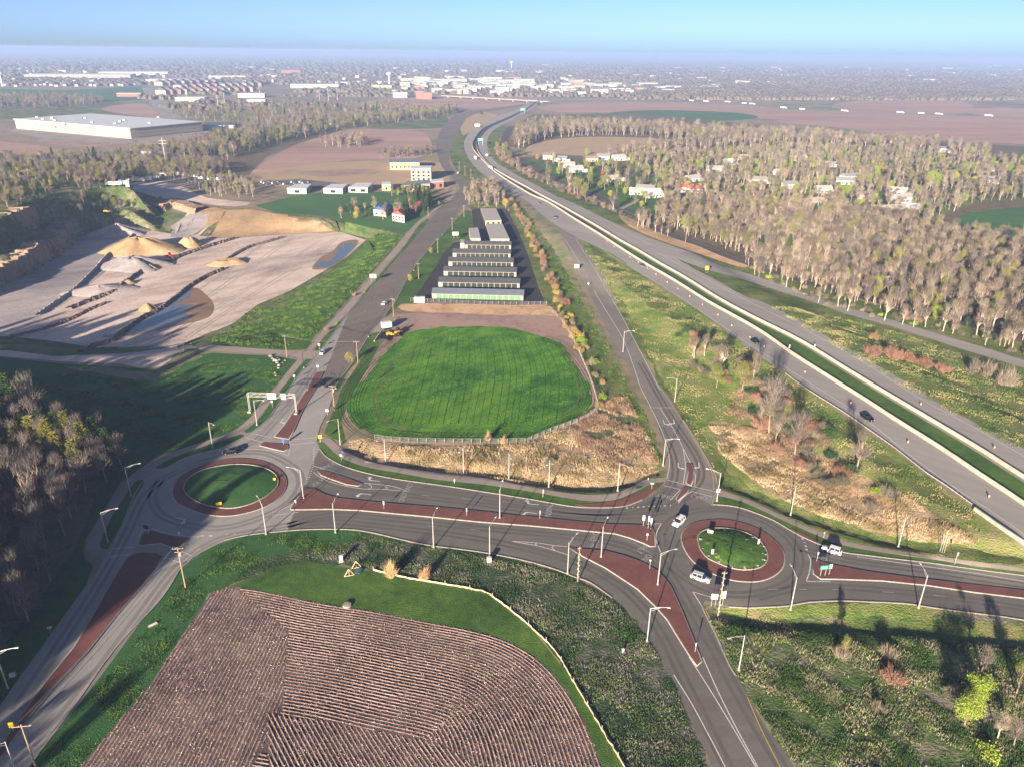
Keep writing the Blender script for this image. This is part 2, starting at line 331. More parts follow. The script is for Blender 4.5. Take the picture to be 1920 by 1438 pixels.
reg('farm_field','farm_green',[(1140,213),(1230,207),(1380,212),(1420,222),(1330,228),(1200,222)],3)
reg('ploughed_field','plough',[(1455,228),(1560,208),(1700,213),(1990,232),(1990,270),(1860,268),(1740,262),(1640,250),(1560,238)],3)
reg('ploughed_field','plough',[(1560,203),(1620,188),(1800,190),(1815,213),(1700,212)],3)
reg('ploughed_field','plough',[(1830,204),(1990,206),(1990,222),(1830,216)],3)
reg('tan_field','tan',[(985,284),(1000,270),(1050,261),(1120,257),(1220,260),(1300,268),(1290,282),(1200,287),(1100,293),(1040,289),(1000,292)],3)
reg('farm_field','farm_green',[(1788,412),(1840,397),(1990,388),(1990,445),(1900,440),(1830,430)],3)
reg('wood_floor','wood_floor',[(940,250),(1000,215),(1200,214),(1480,240),(1700,262),(2000,280),(2300,380),(2300,760),(1960,660),(1813,605),(1640,565),(1500,525),(1387,490),(1280,448),(1200,410),(1240,396),(1215,350),(1100,325),(1000,312),(955,290),(975,295),(1290,285),(1300,268),(1220,259),(1050,259),(985,280),(955,275)],0)
REG.append(REG.pop(-2)) if False else None
reg('tan_field','tan',[(985,284),(1000,270),(1050,261),(1120,257),(1220,260),(1300,268),(1290,282),(1200,287),(1100,293),(1040,289),(1000,292)],3)
reg('farm_field','farm_green',[(1788,412),(1840,397),(1990,388),(1990,445),(1900,440),(1830,430)],3)
reg('neighbourhood_lawn','lawn',[(965,300),(1050,308),(1120,318),(1215,345),(1250,395),(1230,402),(1180,395),(1120,370),(1060,338),(1000,318),(965,308)],2)
reg('neighbourhood_lawn','lawn',[(1165,395),(1225,370),(1200,412),(1185,408)],2)
reg('neighbourhood_ground','verge',[(1165,305),(1300,296),(1480,282),(1700,290),(1900,308),(2150,320),(2150,375),(1850,375),(1780,398),(1740,420),(1600,398),(1500,393),(1400,382),(1300,382),(1250,390),(1225,365),(1210,345)],0)
# -- construction site, yards, lawns on the left
reg('wood_floor','wood_floor',[(-600,300),(60,292),(240,290),(400,285),(480,265),(620,240),(640,245),(560,270),(500,295),(470,325),(460,345),(400,350),(240,352),(200,365),(110,372),(0,395),(-600,430)],0)
reg('construction_ground','tan',[(470,328),(560,312),(660,303),(760,302),(830,306),(842,336),(838,356),(700,352),(600,352),(500,350),(440,342)],2)
reg('construction_ground','dirt',[(560,322),(700,318),(705,326),(600,332)],2)
reg('trailer_yard','yard',[(215,352),(240,334),(330,328),(400,334),(410,345),(350,352),(345,366),(260,362)],2)
reg('haul_road','quarry',[(250,350),(300,340),(345,352),(390,372),(470,380),(440,388),(380,382),(330,372),(300,378),(340,392),(360,410),(330,440),(280,430),(330,408),(290,392),(240,382),(228,366)],2)
reg('car_park','asphalt',[(500,340),(560,336),(620,342),(700,352),(720,360),(640,360),(560,352)],0)
reg('lawn','farm_green',[(478,386),(560,366),(640,358),(720,361),(800,366),(842,372),(838,384),(800,408),(778,424),(755,442),(700,429),(600,408),(520,400)],0)
# -- quarry
reg('quarry_cliff','cliff',[(-320,640),(-320,330),(-10,330),(100,345),(200,358),(300,368),(330,395),(230,425),(140,447),(112,476),(60,507),(-10,537)],0)
REG.append(('quarry_slope','slope',Q_RIM))
REG.append(('quarry_floor','quarry',Q_FLOOR))
reg('quarry_floor','quarry_grey',[(-260,560),(-10,537),(112,476),(140,447),(230,425),(290,440),(270,455),(235,480),(180,525),(130,565),(70,600),(20,630),(-260,620)],0)  # left floor coloured greyer and darker to stand in for shade
reg('haul_road','quarry',[(230,425),(330,440),(340,415),(352,400),(320,390),(270,384),(262,374),(330,378),(372,398),(395,420),(370,445),(280,450)],0)
reg('orange_bluff','orange',[(420,394),(475,393),(520,402),(600,409),(660,420),(640,436),(540,440),(440,447),(385,447),(410,415)],0)
reg('quarry_slope','slope',[(540,400),(600,406),(700,428),(760,440),(735,468),(705,480),(690,448),(640,436),(660,428),(600,416),(540,407)],0)
reg('orange_bluff','orange',[(380,384),(425,394),(415,412),(380,432),(350,448),(335,440),(360,420)],0)
reg('rubble_bank','quarry_grey',[(320,425),(360,398),(392,402),(385,425),(350,447),(320,445)],0)
reg('quarry_road','quarry',[(-300,655),(0,655),(100,668),(220,664),(300,655),(345,644),(345,660),(300,688),(265,690),(225,682),(120,678),(0,668),(-300,668)],0)
reg('earth_berm','verge',[(-300,632),(0,635),(60,645),(130,655),(220,652),(300,648),(225,662),(120,668),(40,660),(-300,650)],0)
reg('green_embankment','grass',[(350,642),(440,606),(482,574),(545,547),(605,512),(655,480),(690,448),(740,440),(756,445),(735,468),(705,500),(660,553),(625,592),(592,628),(575,655),(520,658),(440,650)],0)
reg('green_embankment','slope',[(350,642),(440,606),(482,574),(545,547),(605,512),(630,500),(560,560),(500,598),(430,632),(385,650)],0)
# -- near left
reg('meadow','grass_dark',[(-400,668),(0,670),(120,682),(225,688),(300,694),(350,668),(400,662),(520,668),(560,676),(540,702),(500,752),(470,790),(400,826),(300,860),(258,880),(235,900),(200,870),(150,790),(0,775),(-400,770)],0)
reg('weedy_strip','slope',[(120,690),(220,705),(290,714),(350,680),(380,668),(330,664),(290,700),(225,690)],2)
reg('wood_floor','wood_floor',[(-500,770),(60,778),(190,795),(232,860),(220,905),(190,960),(160,1010),(158,1050),(120,1130),(60,1240),(0,1330),(-500,2600),(-900,1500)],0)
reg('verge','grass_dark',[(258,878),(225,905),(195,955),(160,1010),(152,1040),(175,1060),(160,1100),(60,1245),(-40,1390),(-60,1300),(60,1140),(140,1030),(180,930),(225,870)],0)
# -- near centre
reg('bare_earth','dirt',[(655,700),(700,628),(722,595),(760,588),(1040,588),(1062,600),(1075,640),(1095,690),(1115,750),(1100,762),(1060,700),(1030,640),(980,625),(850,618),(780,628),(730,660),(700,700),(670,760),(650,780),(640,750)],2)
reg('verge','grass',[(607,812),(630,758),(640,730),(700,640),(716,614),(722,628),(690,690),(655,750),(640,790),(650,830),(625,822)],0)
reg('orange_bank','rock_orange',[(752,572),(800,570),(1010,572),(1035,580),(1048,592),(1000,592),(860,588),(770,584),(745,580)],2)
reg('wheat_field','wheat',[(770,622),(850,613),(940,614),(1010,628),(1050,645),(1083,688),(1110,745),(1105,768),(1060,790),(1000,820),(920,826),(800,824),(720,818),(672,800),(650,775),(654,750),(680,712),(710,678),(740,642)],3)
reg('dry_grass','dry',[(655,826),(720,822),(830,830),(985,828),(1060,795),(1110,765),(1130,740),(1175,740),(1205,800),(1235,860),(1240,884),(1210,893),(1150,912),(1080,915),(980,905),(860,890),(760,875),(690,862),(655,845)],2)
reg('weedy_slope','slope2',[(1060,795),(1110,765),(1130,740),(1175,740),(1195,790),(1170,850),(1080,840)],2)
reg('shrub_strip','verge',[(860,345),(935,335),(985,395),(1040,470),(1090,560),(1130,640),(1165,700),(1200,760),(1235,830),(1245,880),(1235,872),(1205,800),(1170,742),(1128,745),(1100,690),(1070,610),(1040,585),(1010,545),(985,470),(952,393),(884,393),(870,380)],0)
reg('ditch_grass','verge',[(640,842),(690,864),(760,878),(860,892),(980,908),(1080,917),(1150,914),(1212,894),(1240,884),(1244,900),(1190,915),(1130,934),(1060,928),(980,916),(900,903),(830,892),(760,882),(700,870),(650,855),(630,838)],0)
reg('verge','grass',[(640,842),(660,858),(760,880),(900,901),(1060,926),(1130,932),(1190,918),(1245,899),(1245,905),(1205,937),(1162,950),(1125,952),(1069,949),(994,936),(900,921),(841,912),(747,899),(691,888),(644,874),(612,857),(599,842),(596,829),(600,815),(625,822)],0)
reg('verge','grass',[(820,450),(850,418),(872,395),(883,396),(891,450),(855,453),(838,480),(815,520),(795,548),(780,570),(752,570),(727,594),(722,594),(767,517),(792,482),(813,457)],0)
reg('verge','grass',[(693,628),(714,618),(708,632),(676,672),(650,700),(634,735),(627,732),(638,711),(656,688)],0)
# -- triangle between ramp and highway
reg('rough_triangle','mix',[(1084,449),(1134,470),(1189,507),(1281,564),(1395,640),(1472,700),(1578,776),(1678,846),(1776,918),(1826,952),(1920,1030),(2200,1180),(2200,1140),(1920,1066),(1697,1034),(1609,1020),(1544,1000),(1500,980),(1430,949),(1388,931),(1350,918),(1344,909),(1317,847),(1280,787),(1235,720),(1191,640),(1143,543),(1097,468)],0)
reg('rough_triangle','verge',[(1100,455),(1250,560),(1395,660),(1560,780),(1760,918),(1830,965),(1790,960),(1650,880),(1560,800),(1400,700),(1300,625),(1200,560)],3)
reg('dry_triangle','dry',[(1330,790),(1400,800),(1500,830),(1600,880),(1700,930),(1780,985),(1840,1020),(1740,1018),(1640,995),(1540,968),(1450,930),(1400,890),(1350,830)],3)
reg('ditch_grass','verge',[(1235,720),(1262,762),(1300,820),(1330,872),(1346,905),(1388,927),(1430,945),(1500,975),(1560,996),(1650,1020),(1784,1042),(1920,1064),(1920,1046),(1760,1020),(1650,998),(1560,972),(1490,948),(1420,918),(1372,890),(1330,830),(1280,770),(1245,715),(1191,640),(1143,543),(1120,505),(1165,560),(1215,650)],0)
# -- near right
reg('verge','grass',[(1334,946),(1388,952),(1451,976),(1503,1006),(1579,1035),(1697,1050),(1806,1064),(1920,1079),(2200,1120),(2200,1100),(1920,1070),(1828,1061),(1741,1047),(1577,1021),(1534,1002),(1472,977),(1430,956),(1388,938),(1347,928)],0)
reg('rough_slope','slope2',[(1313,1135),(1430,1137),(1513,1128),(1631,1127),(1730,1135),(1850,1151),(1920,1161),(2300,1230),(2300,2600),(1500,2600),(1494,1445),(1440,1367),(1401,1303),(1346,1195),(1324,1151)],0)
reg('lit_verge','mix',[(1350,1142),(1430,1139),(1513,1130),(1631,1129),(1730,1137),(1840,1151),(1730,1156),(1600,1158),(1480,1162),(1400,1162),(1345,1155)],2)
reg('ditch_grass','verge',[(1360,1162),(1480,1164),(1600,1160),(1730,1160),(1920,1172),(2200,1215),(2200,1260),(1920,1210),(1700,1186),(1560,1182),(1420,1186),(1370,1176)],2)
# -- near bottom
reg('rough_verge','brush',[(335,1070),(390,1027),(465,1002),(565,992),(672,993),(747,1009),(860,1028),(994,1052),(1076,1080),(1149,1120),(1191,1159),(1227,1214),(1263,1275),(1296,1353),(1329,1438),(1420,1700),(1700,2600),(900,2600),(1170,1438),(1100,1320),(1040,1220),(930,1120),(760,1080),(640,1060),(560,1070),(480,1080),(430,1100),(300,1200),(240,1230)],0)
reg('verge','grass_dark',[(-300,2600),(65,1420),(133,1330),(213,1217),(300,1123),(335,1070),(390,1027),(465,1002),(565,992),(672,993),(690,1000),(640,1020),(560,1030),(480,1050),(430,1098),(395,1112),(370,1150),(290,1270),(200,1380),(120,1500),(-100,2600)],0)
reg('mown_headland','grass',[(430,1098),(480,1078),(560,1050),(640,1062),(720,1074),(800,1090),(890,1106),(930,1124),(1000,1180),(1070,1270),(1135,1380),(1170,1438),(1300,1700),(1500,2600),(1100,2600),(1130,1438),(1095,1350),(1010,1235),(950,1200),(880,1180),(800,1165),(600,1130),(470,1103)],0)
REG_STUB = [(430,1100),(470,1103),(530,1115),(600,1130),(700,1145),(800,1165),(880,1180),(950,1200),(1010,1235),(1060,1290),(1095,1350),(1130,1438),(1200,1640),(1250,2000),(-60,2000),(60,1600),(150,1438),(240,1330),(290,1270),(330,1210),(370,1150),(395,1110)]
reg('stubble_field','stubble',REG_STUB,0)
# -- highway median, outer verge
reg('verge','verge',[(1046,370),(1120,404),(1212,445),(1258,461),(1349,497),(1480,540),(1613,583),(1762,627),(1920,674),(2200,760),(2200,700),(1920,645),(1813,612),(1640,572),(1520,535),(1387,492),(1280,452),(1200,412),(1110,375),(1040,345),(960,305),(935,262),(960,240),(940,235),(925,245),(916,257),(913,273),(928,303),(983,336)],0)
reg('stony_verge','rock_orange',[(1160,402),(1200,418),(1260,440),(1330,468),(1400,494),(1390,502),(1310,476),(1240,452),(1180,425)],2)
reg('rough_median','verge',[(1221,463),(1281,493),(1395,555),(1483,593),(1595,657),(1706,721),(1845,802),(1920,841),(2200,1000),(2200,800),(1920,689),(1762,641),(1623,599),(1503,560),(1395,524),(1300,490)],0)
reg('verge','verge',[(849,336),(872,337),(884,344),(889,362),(946,362),(917,336),(897,320),(880,300),(871,279),(871,264),(880,250),(894,239),(874,223),(864,236),(855,256),(846,273),(842,292),(857,325)],0)
reg('dry_slope','tan',[(874,223),(889,215),(910,211),(935,216),(913,231),(894,239),(880,250),(868,255),(862,242)],0)
# ------------------------------------------------------------- roads
def strip(left, right, n=4):
    return np.vstack([smooth(left, n), smooth(right, n)[::-1]])
ART_L = [(-150,1560),(0,1328),(100,1187),(160,1103),(187,1068),(197,1045),(215,1012),(232,980),(250,935),(262,912),(272,902),(290,888),(315,876),(340,862),(365,853),(390,846),(415,840),(455,821),(471,811),(491,797),(506,782),(521,760),(534,741),(549,719),(568,694),(587,674),(600,658),(622,631),(654,587),(688,550),(710,528),(733,500),(753,477),(780,444),(805,413),(830,388),(847,373),(859,361),(861,350),(849,336),(831,317),(824,303),(818,279),(819,264),(825,248),(838,232),(847,221),(861,214),(881,210),(905,206),(936,202),(975,197),(1010,193)]
ART_R = [(10,1500),(65,1420),(133,1330),(213,1217),(300,1123),(335,1068),(350,1055),(365,1040),(390,1027),(420,1012),(465,1002),(515,996),(565,992)]
ART_R2 = [(612,857),(599,842),(594,828),(597,812),(602,796),(612,776),(621,754),(627,732),(638,711),(656,688),(676,656),(693,628),(707,611),(719,594),(740,569),(751,548),(767,517),(792,482),(813,457),(826,444),(847,421),(863,394),(878,382),(888,370),(890,357),(884,344),(872,337),(857,325),(844,309),(842,292),(846,273),(855,256),(864,236),(874,223),(889,215),(910,211),(944,205),(980,200),(1010,197)]
CON_N = [(599,842),(612,857),(644,874),(691,888),(747,899),(841,912),(900,921),(994,936),(1069,949),(1125,952),(1172,949),(1205,937),(1230,924),(1245,910),(1250,899)]
CON_S = [(565,992),(597,991),(635,991),(672,993),(710,1000),(747,1009),(804,1021),(860,1028),(916,1036),(994,1052),(1050,1069),(1076,1080),(1108,1091),(1149,1120),(1191,1159),(1210,1184),(1227,1214),(1243,1245),(1263,1275),(1274,1306),(1296,1353),(1318,1400),(1335,1438),(1420,1700)]
EXT_R = [(1600,1640),(1490,1438),(1440,1367),(1401,1303),(1382,1267),(1368,1245),(1346,1195),(1324,1151),(1317,1134)]
RND_S = [(1322,1125),(1336,1128),(1367,1136),(1401,1138),(1430,1137),(1472,1135),(1513,1128),(1545,1126),(1580,1125),(1631,1127),(1697,1130),(1730,1135),(1784,1143),(1850,1151),(1920,1161),(2250,1215)]
RND_N = [(1334,946),(1357,947),(1388,952),(1420,963),(1451,976),(1478,992),(1503,1006),(1540,1022),(1579,1035),(1631,1042),(1697,1050),(1741,1055),(1806,1064),(1872,1073),(1920,1079),(2250,1125)]
RMP_L = [(1250,899),(1255,879),(1255,859),(1252,840),(1245,827),(1230,787),(1213,750),(1198,720),(1150,640),(1120,580),(1097,534),(1077,497),(1063,463),(1052,440),(1036,418)]
RMP_R = [(1334,946),(1340,929),(1344,909),(1340,889),(1330,870),(1317,847),(1300,818),(1280,787),(1260,753),(1247,733),(1235,720),(1191,640),(1166,591),(1143,543),(1120,502),(1097,468),(1084,449),(1062,428)]
s = smooth
reg('arterial_road','asphalt_art',np.vstack([s(ART_L[17:],4),s(ART_R2[2:],4)[::-1]]))
reg('roundabout_road','concrete_rd',np.vstack([s(ART_L[:29],4),[(600,720)],s([(627,732),(621,754),(612,776),(602,796),(597,812),(594,828),(599,842),(585,870),(575,900),(560,940),(545,975),(540,994)],3),s(ART_R,4)[::-1][3:]]))
reg('connecting_road','asphalt',np.vstack([s([(540,994),(560,940),(575,900),(585,870),(599,842)],3),s(CON_N[1:],4),[(1334,925)],s(RND_N,4),s(RND_S,4)[::-1],s(EXT_R,4)[::-1],s(CON_S,4)[::-1]]))
reg('highway_ramp','asphalt_ramp',np.vstack([s(RMP_L,4),s(RMP_R,4)[::-1]]))
HW_L = [(2150,1190),(1920,1020),(1838,953),(1820,943),(1776,912),(1734,884),(1678,840),(1623,801),(1578,770),(1511,728),(1460,692),(1395,648),(1327,594),(1281,564),(1235,534),(1189,507),(1166,488),(1134,470),(1084,447),(1036,418),(1006,394),(983,374),(946,362),(930,347),(917,336),(897,320),(880,300),(871,279),(871,264),(880,250),(894,239),(913,231),(933,218),(952,212),(975,203),(994,190),(999,186)]
BAR_S = [(2150,1108),(1920,947),(1845,897),(1762,841),(1678,788),(1623,752),(1539,699),(1483,663),(1437,630),(1394,604),(1329,568),(1264,527),(1212,497),(1166,468),(1120,438),(1079,413),(1029,381),(999,368),(975,354),(946,336),(924,320),(905,301),(889,283),(886,270),(893,257),(905,243),(928,232),(960,218),(988,204),(1008,189)]
BAR_N = [(2150,1040),(1920,897),(1845,849),(1762,799),(1678,749),(1595,699),(1525,655),(1480,630),(1415,598),(1350,563),(1286,523),(1240,497),(1200,473),(1166,454),(1120,426),(1052,387),(1014,367),(991,354),(963,339),(927,318),(910,303),(897,286),(894,272),(899,259),(913,243),(936,231),(967,217),(992,203),(1010,189)]
NB_R = [(2150,970),(1920,841),(1845,802),(1762,758),(1706,721),(1650,688),(1595,657),(1525,616),(1483,593),(1428,566),(1395,555),(1327,518),(1281,493),(1258,477),(1221,461),(1212,445),(1166,426),(1120,404),(1075,381),(1046,370),(1014,351),(983,336),(952,320),(928,303),(916,287),(913,273),(916,257),(925,245),(949,231),(975,217),(996,204),(1014,190)]
RMP2_U = [(2150,745),(1920,676),(1845,652),(1762,627),(1678,602),(1600,581),(1547,563),(1480,540),(1413,517),(1347,497),(1304,477),(1258,461),(1212,445)]
RMP2_D = [(2150,762),(1920,690),(1830,663),(1762,641),(1678,613),(1623,599),(1567,582),(1513,563),(1413,530),(1330,507),(1281,490),(1221,463)]
reg('highway','asphalt_hw',np.vstack([s(HW_L,3),s(BAR_S,3)[::-1]]))
reg('highway','asphalt_hw',np.vstack([s(BAR_N,3),s(NB_R,3)[::-1]]))
reg('exit_ramp','asphalt_hw',np.vstack([s(RMP2_U,3),s(RMP2_D,3)[::-1]]))
reg('highway_median','grass',np.vstack([s(BAR_S[:16],3),s(BAR_N[:14],3)[::-1]]))
reg('highway_median','asphalt_new',np.vstack([s(BAR_S[15:],3),s(BAR_N[13:],3)[::-1]]))
FR = [(2100,690),(1920,634),(1813,606),(1700,577),(1580,546),(1520,529),(1387,487),(1322,461),(1279,447),(1235,429),(1202,409),(1169,394),(1137,377),(1093,358),(1060,344),(1028,328),(999,314),(967,296),(951,282),(945,270),(950,252),(960,238)]
def wide(px, w_):
    p = G(smooth(px, 4))[:, :2]; t = np.gradient(p, axis=0); t /= np.linalg.norm(t, axis=1)[:, None]+1e-9; nrm = np.column_stack([-t[:, 1], t[:, 0]])
    ww = np.full(len(p), w_/2); return np.vstack([p+nrm*ww[:, None], (p-nrm*ww[:, None])[::-1]])
REG.append(('frontage_road','asphalt_side',wide(FR, 11)))
REG.append(('driveway','path',wide([(1165,392),(1185,382),(1200,374)], 4)))
REG.append(('street','asphalt_side',wide([(1040,334),(1080,332),(1150,345),(1240,352)], 6)))
REG.append(('far_road','yard',wide([(275,165),(290,183),(305,205),(325,224)], 34)))
REG.append(('far_road','yard',wide([(640,242),(700,244),(800,243),(825,243)], 12)))
REG.append(('far_highway','path',wide([(1010,200),(1130,192),(1290,196),(1480,207),(1650,214),(1800,219),(1990,224)], 40)))
REG.append(('far_highway','path',wide([(820,181),(900,178),(980,181),(1040,187),(1280,187),(1500,192)], 45)))
# -- paths
PATH_L = [(200,1046),(170,1037),(161,1025),(167,1005),(185,975),(200,952),(212,930),(232,905),(260,880),(295,857),(340,841),(390,825),(435,809),(462,789),(474,776),(491,752),(509,733),(527,711),(549,685),(563,669),(576,656),(597,631),(615,608),(643,580),(669,550),(696,520),(713,498),(749,455),(780,419),(805,400),(826,382),(842,366),(850,352)]
reg('footpath','path',np.vstack([s(PATH_L,3),s([(855,352),(850,370),(832,384),(785,422),(759,459),(722,500),(694,534),(668,567),(641,598),(613,625),(587,656),(574,671),(549,701),(527,729),(502,760),(484,785),(471,811),(455,821),(415,840),(365,853),(315,876),(290,888),(272,902),(262,912),(250,935),(232,980),(207,1030),(200,1046)],3)]))
for nm, poly in (('verge',[(187,1022),(190,1012),(205,977),(227,940),(247,910),(260,899),(271,904),(255,930),(240,960),(222,997),(208,1026),(192,1028)]),
    ('verge',[(290,877),(315,862),(365,842),(415,826),(450,814),(456,820),(415,838),(390,845),(340,861),(311,876)]),
    ('verge',[(458,808),(484,787),(503,761),(528,730),(550,702),(574,674),(586,675),(568,694),(549,719),(534,741),(521,760),(506,781),(490,796),(470,810)]),
    ('verge',[(590,655),(613,627),(641,600),(668,569),(694,536),(724,502),(759,461),(785,424),(800,412),(804,414),(780,444),(753,477),(733,500),(710,528),(688,550),(654,587),(622,631),(600,656)])):
    reg(nm, 'grass' if poly[0][0] > 560 else 'grass_dark', poly, 2)
reg('driveway','path',[(333,643),(420,650),(500,655),(573,659),(600,658),(587,674),(563,672),(533,666),(430,660),(333,655)],0)
reg('driveway','path',[(693,628),(707,611),(720,597),(760,598),(790,596),(770,606),(730,615),(712,622)],0)
reg('footpath','path',np.vstack([s([(599,822),(607,818),(622,824),(639,839),(657,850),(691,863),(747,876),(822,886),(916,897),(975,909),(1050,922),(1106,927),(1153,924),(1190,909),(1215,897),(1249,896)],3),s([(1248,903),(1222,906),(1190,922),(1162,934),(1134,939),(1087,937),(1012,924),(916,909),(822,899),(747,886),(691,876),(654,864),(631,852),(616,837),(605,828),(596,830)],3)]))
reg('footpath','path',np.vstack([s([(1343,917),(1388,931),(1430,949),(1492,978),(1534,996),(1580,1012),(1609,1020),(1697,1034),(1784,1046),(1920,1065),(2250,1112)],3),s([(2250,1118),(1920,1072),(1828,1061),(1741,1047),(1653,1035),(1577,1021),(1534,1004),(1472,977),(1430,957),(1388,939),(1347,929)],3)]))
reg('storage_lot','asphalt_new',[(770,566),(790,540),(812,508),(832,474),(852,455),(890,449),(884,394),(900,391),(950,391),(970,430),(990,478),(1010,540),(1024,571),(960,573),(860,570)],0)
# ---- triangulate everything once
def build_ground():
    pts = []; edges = []
    def addp(P):
        b = len(pts); n = len(P); pts.extend([(float(a), float(c)) for a, c in P]); edges.extend([(b+i, b+(i+1) % n) for i in range(n)])
    for _, _, P in REG: addp(P)
    # screen-density grid, spread a good way beyond the frame
    gx, gy = np.meshgrid(np.arange(-500, 2450, 13.0), np.r_[np.arange(118, 330, 9.0), np.arange(330, 1100, 9.0), np.arange(1100, 2400, 24.0)])
    gx = gx+RNG.uniform(-3, 3, gx.shape); gy = gy+RNG.uniform(-2, 2, gy.shape)
    g = G(np.column_stack([gx.ravel(), gy.ravel()]))[:, :2]
    # extra points along benches of the quarry
    q = RNG.uniform(Q_RIM.min(0)-[0, 0], Q_RIM.max(0)+[0, 60], (60000, 2)); q = q[(q[:, 0] < -170) & (q[:, 0] > -520) & ~inpoly(q[:, 0], q[:, 1], Q_FLOOR)]; dd = seg_dist(q[:, 0], q[:, 1], Q_FLOOR); q = q[dd < 32]; kx, ky = np.meshgrid(np.arange(-430, -60, 14.), np.arange(-270, 150, 14.)); q = np.vstack([q[:22000], np.column_stack([kx.ravel()+RNG.uniform(-2, 2, kx.size), ky.ravel()])])
    g = np.vstack([g, q]); pts.extend([(float(a), float(c)) for a, c in g])
    R = 42000.0
    for rr in (300., 700., 2000., 6000., 15000.):
        for k in range(24):
            a = math.pi*2*k/24; pts.append((rr*math.cos(a), rr*math.sin(a)))
    addp([(-R, -3000), (R, -3000), (R, R), (-R, R)])
    vs, es, fs, *_ = delaunay_2d_cdt([Vector(p) for p in pts], edges, [], 0, 1e-3)
    V = np.array([(v.x, v.y) for v in vs]); F = np.array([f for f in fs if len(f) == 3], dtype=np.int32)
    C = V[F].mean(1); own = np.full(len(F), -1)
    for i, (_, _, P) in enumerate(REG):
        lo, hi = P.min(0), P.max(0); m = (C[:, 0] >= lo[0]) & (C[:, 0] <= hi[0]) & (C[:, 1] >= lo[1]) & (C[:, 1] <= hi[1])
        idx = np.nonzero(m)[0]; k = inpoly(C[idx, 0], C[idx, 1], P); own[idx[k]] = i
    Z = H(V[:, 0], V[:, 1]); V3 = np.column_stack([V, Z])
    a = V3[F[:, 1]]-V3[F[:, 0]]; b = V3[F[:, 2]]-V3[F[:, 0]]; flip = (a[:, 0]*b[:, 1]-a[:, 1]*b[:, 0]) < 0; F[flip] = F[flip][:, ::-1]
    groups = {}
    for i in range(-1, len(REG)):
        key = ('terrain', 'land') if i < 0 else REG[i][:2]
        groups.setdefault(key, []).append(i)
    for (nm, mt), ids in groups.items():
        sel = np.isin(own, ids)
        if not sel.any(): continue
        f = F[sel]; u, inv = np.unique(f, return_inverse=True)
        obj(nm, mesh_np(nm, V3[u], inv.reshape(-1, 3).astype(np.int32), M[mt]), kind='structure')
    return V3, F
GROUND = build_ground()
# ================================================================ ROAD DETAIL: kerbs, islands, markings
def drape(px, step=1.6, sm=4):
    p = np.asarray(px, float)
    if sm: p = smooth(p, sm)
    q = resample(G(p)[:, :2], step); return q
def offs(q, d):
    t = np.gradient(q, axis=0); t /= np.linalg.norm(t, axis=1)[:, None]+1e-9; return q+np.column_stack([-t[:, 1], t[:, 0]])*np.reshape(d, (-1, 1) if np.ndim(d) else ())
def ribbon(q, w_, dz=.03):
    a = offs(q, w_/2); b = offs(q, -w_/2); n = len(q); z = H(q[:, 0], q[:, 1])+dz
    V = np.vstack([np.column_stack([a, z]), np.column_stack([b, z])]); i = np.arange(n-1)
    return V, np.column_stack([i, i+n, i+n+1, i+1])
def line(mb, px, w_=.15, dash=None, dz=.03, sm=4):
    q = drape(px, 1.0 if dash is None else .3, sm)
    if dash is None: V, F = ribbon(q, w_, dz); mb.add(V, F.tolist()); return
    on, off = dash; s_ = np.r_[0, np.cumsum(np.linalg.norm(np.diff(q, axis=0), axis=1))]; p = 0
    while p+on < s_[-1]:
        k = (s_ >= p) & (s_ <= p+on)
        if k.sum() > 1: V, F = ribbon(q[k], w_, dz); mb.add(V, F.tolist())
        p += on+off
def kerb(px, side=1, w_=.32, h=.13, sm=4, closed=False):
    q = drape(px, 1.5, sm); a = offs(q, 0); b = offs(q, side*w_); n = len(q); z = H(q[:, 0], q[:, 1])
    V = np.vstack([np.column_stack([a, z-.1]), np.column_stack([a, z+h]), np.column_stack([b, z+h]), np.column_stack([b, z-.1])]); fs = []
    for i in range(n-1):
        for k in range(3): fs.append((k*n+i, k*n+i+1, (k+1)*n+i+1, (k+1)*n+i))
    obj('kerb', mesh_np('kerb', V, fs, M['kerb']), kind='structure')
for px_, sd_ in ((ART_L[:11], 1), (ART_L[12:33], 1), (ART_R, -1), (CON_S[:14], -1), (CON_N[:12], 1), (ART_R2[2:13], 1), (ART_R2[13:24], 1),
        (RND_N, 1), (RND_S[2:], -1), (RMP_R[:8], -1), (EXT_R[4:], 1)):
    kerb(px_, sd_)
def island(name, px, h=.14, mat='brick', sm=3, rim=True, label=None):
    p = smooth(px, sm, True) if sm else np.array(px, float)
    q = G(p)[:, :2]; z = float(H(q[:, 0], q[:, 1]).max()); c = q.mean(0)
    mb = MB(); mb.prism([tuple(v) for v in q], z-.2, z+h); o = mb.build(name, M[mat], kind='structure')
    if rim:
        d = c-q; t = np.roll(q, -1, 0)-np.roll(q, 1, 0); t /= np.linalg.norm(t, axis=1)[:, None]+1e-9; n_ = np.column_stack([-t[:, 1], t[:, 0]])
        area = np.sum(q[:, 0]*np.roll(q[:, 1], -1)-np.roll(q[:, 0], -1)*q[:, 1]); n_ *= 1 if area > 0 else -1
        inner = q+n_*.05; outer = q-n_*.26; k = len(q); i = np.arange(k); j = (i+1) % k
        V = np.vstack([np.column_stack([inner, np.full(k, z+h+.02)]), np.column_stack([outer, np.full(k, z+h+.02)]), np.column_stack([outer, np.full(k, z-.1)])])
        obj('kerb', mesh_np('island_kerb', V, np.vstack([np.column_stack([i, i+k, j+k, j]), np.column_stack([i+k, i+2*k, j+2*k, j+k])]), M['kerb']), kind='structure')
    return o
island('median_island',[(-60,1505),(0,1404),(33,1353),(83,1283),(140,1213),(187,1133),(217,1080),(240,1045),(252,1038),(270,1036),(292,1037),(305,1042),(287,1072),(267,1097),(213,1160),(160,1227),(103,1287),(50,1350),(0,1422),(-50,1515)],sm=0)
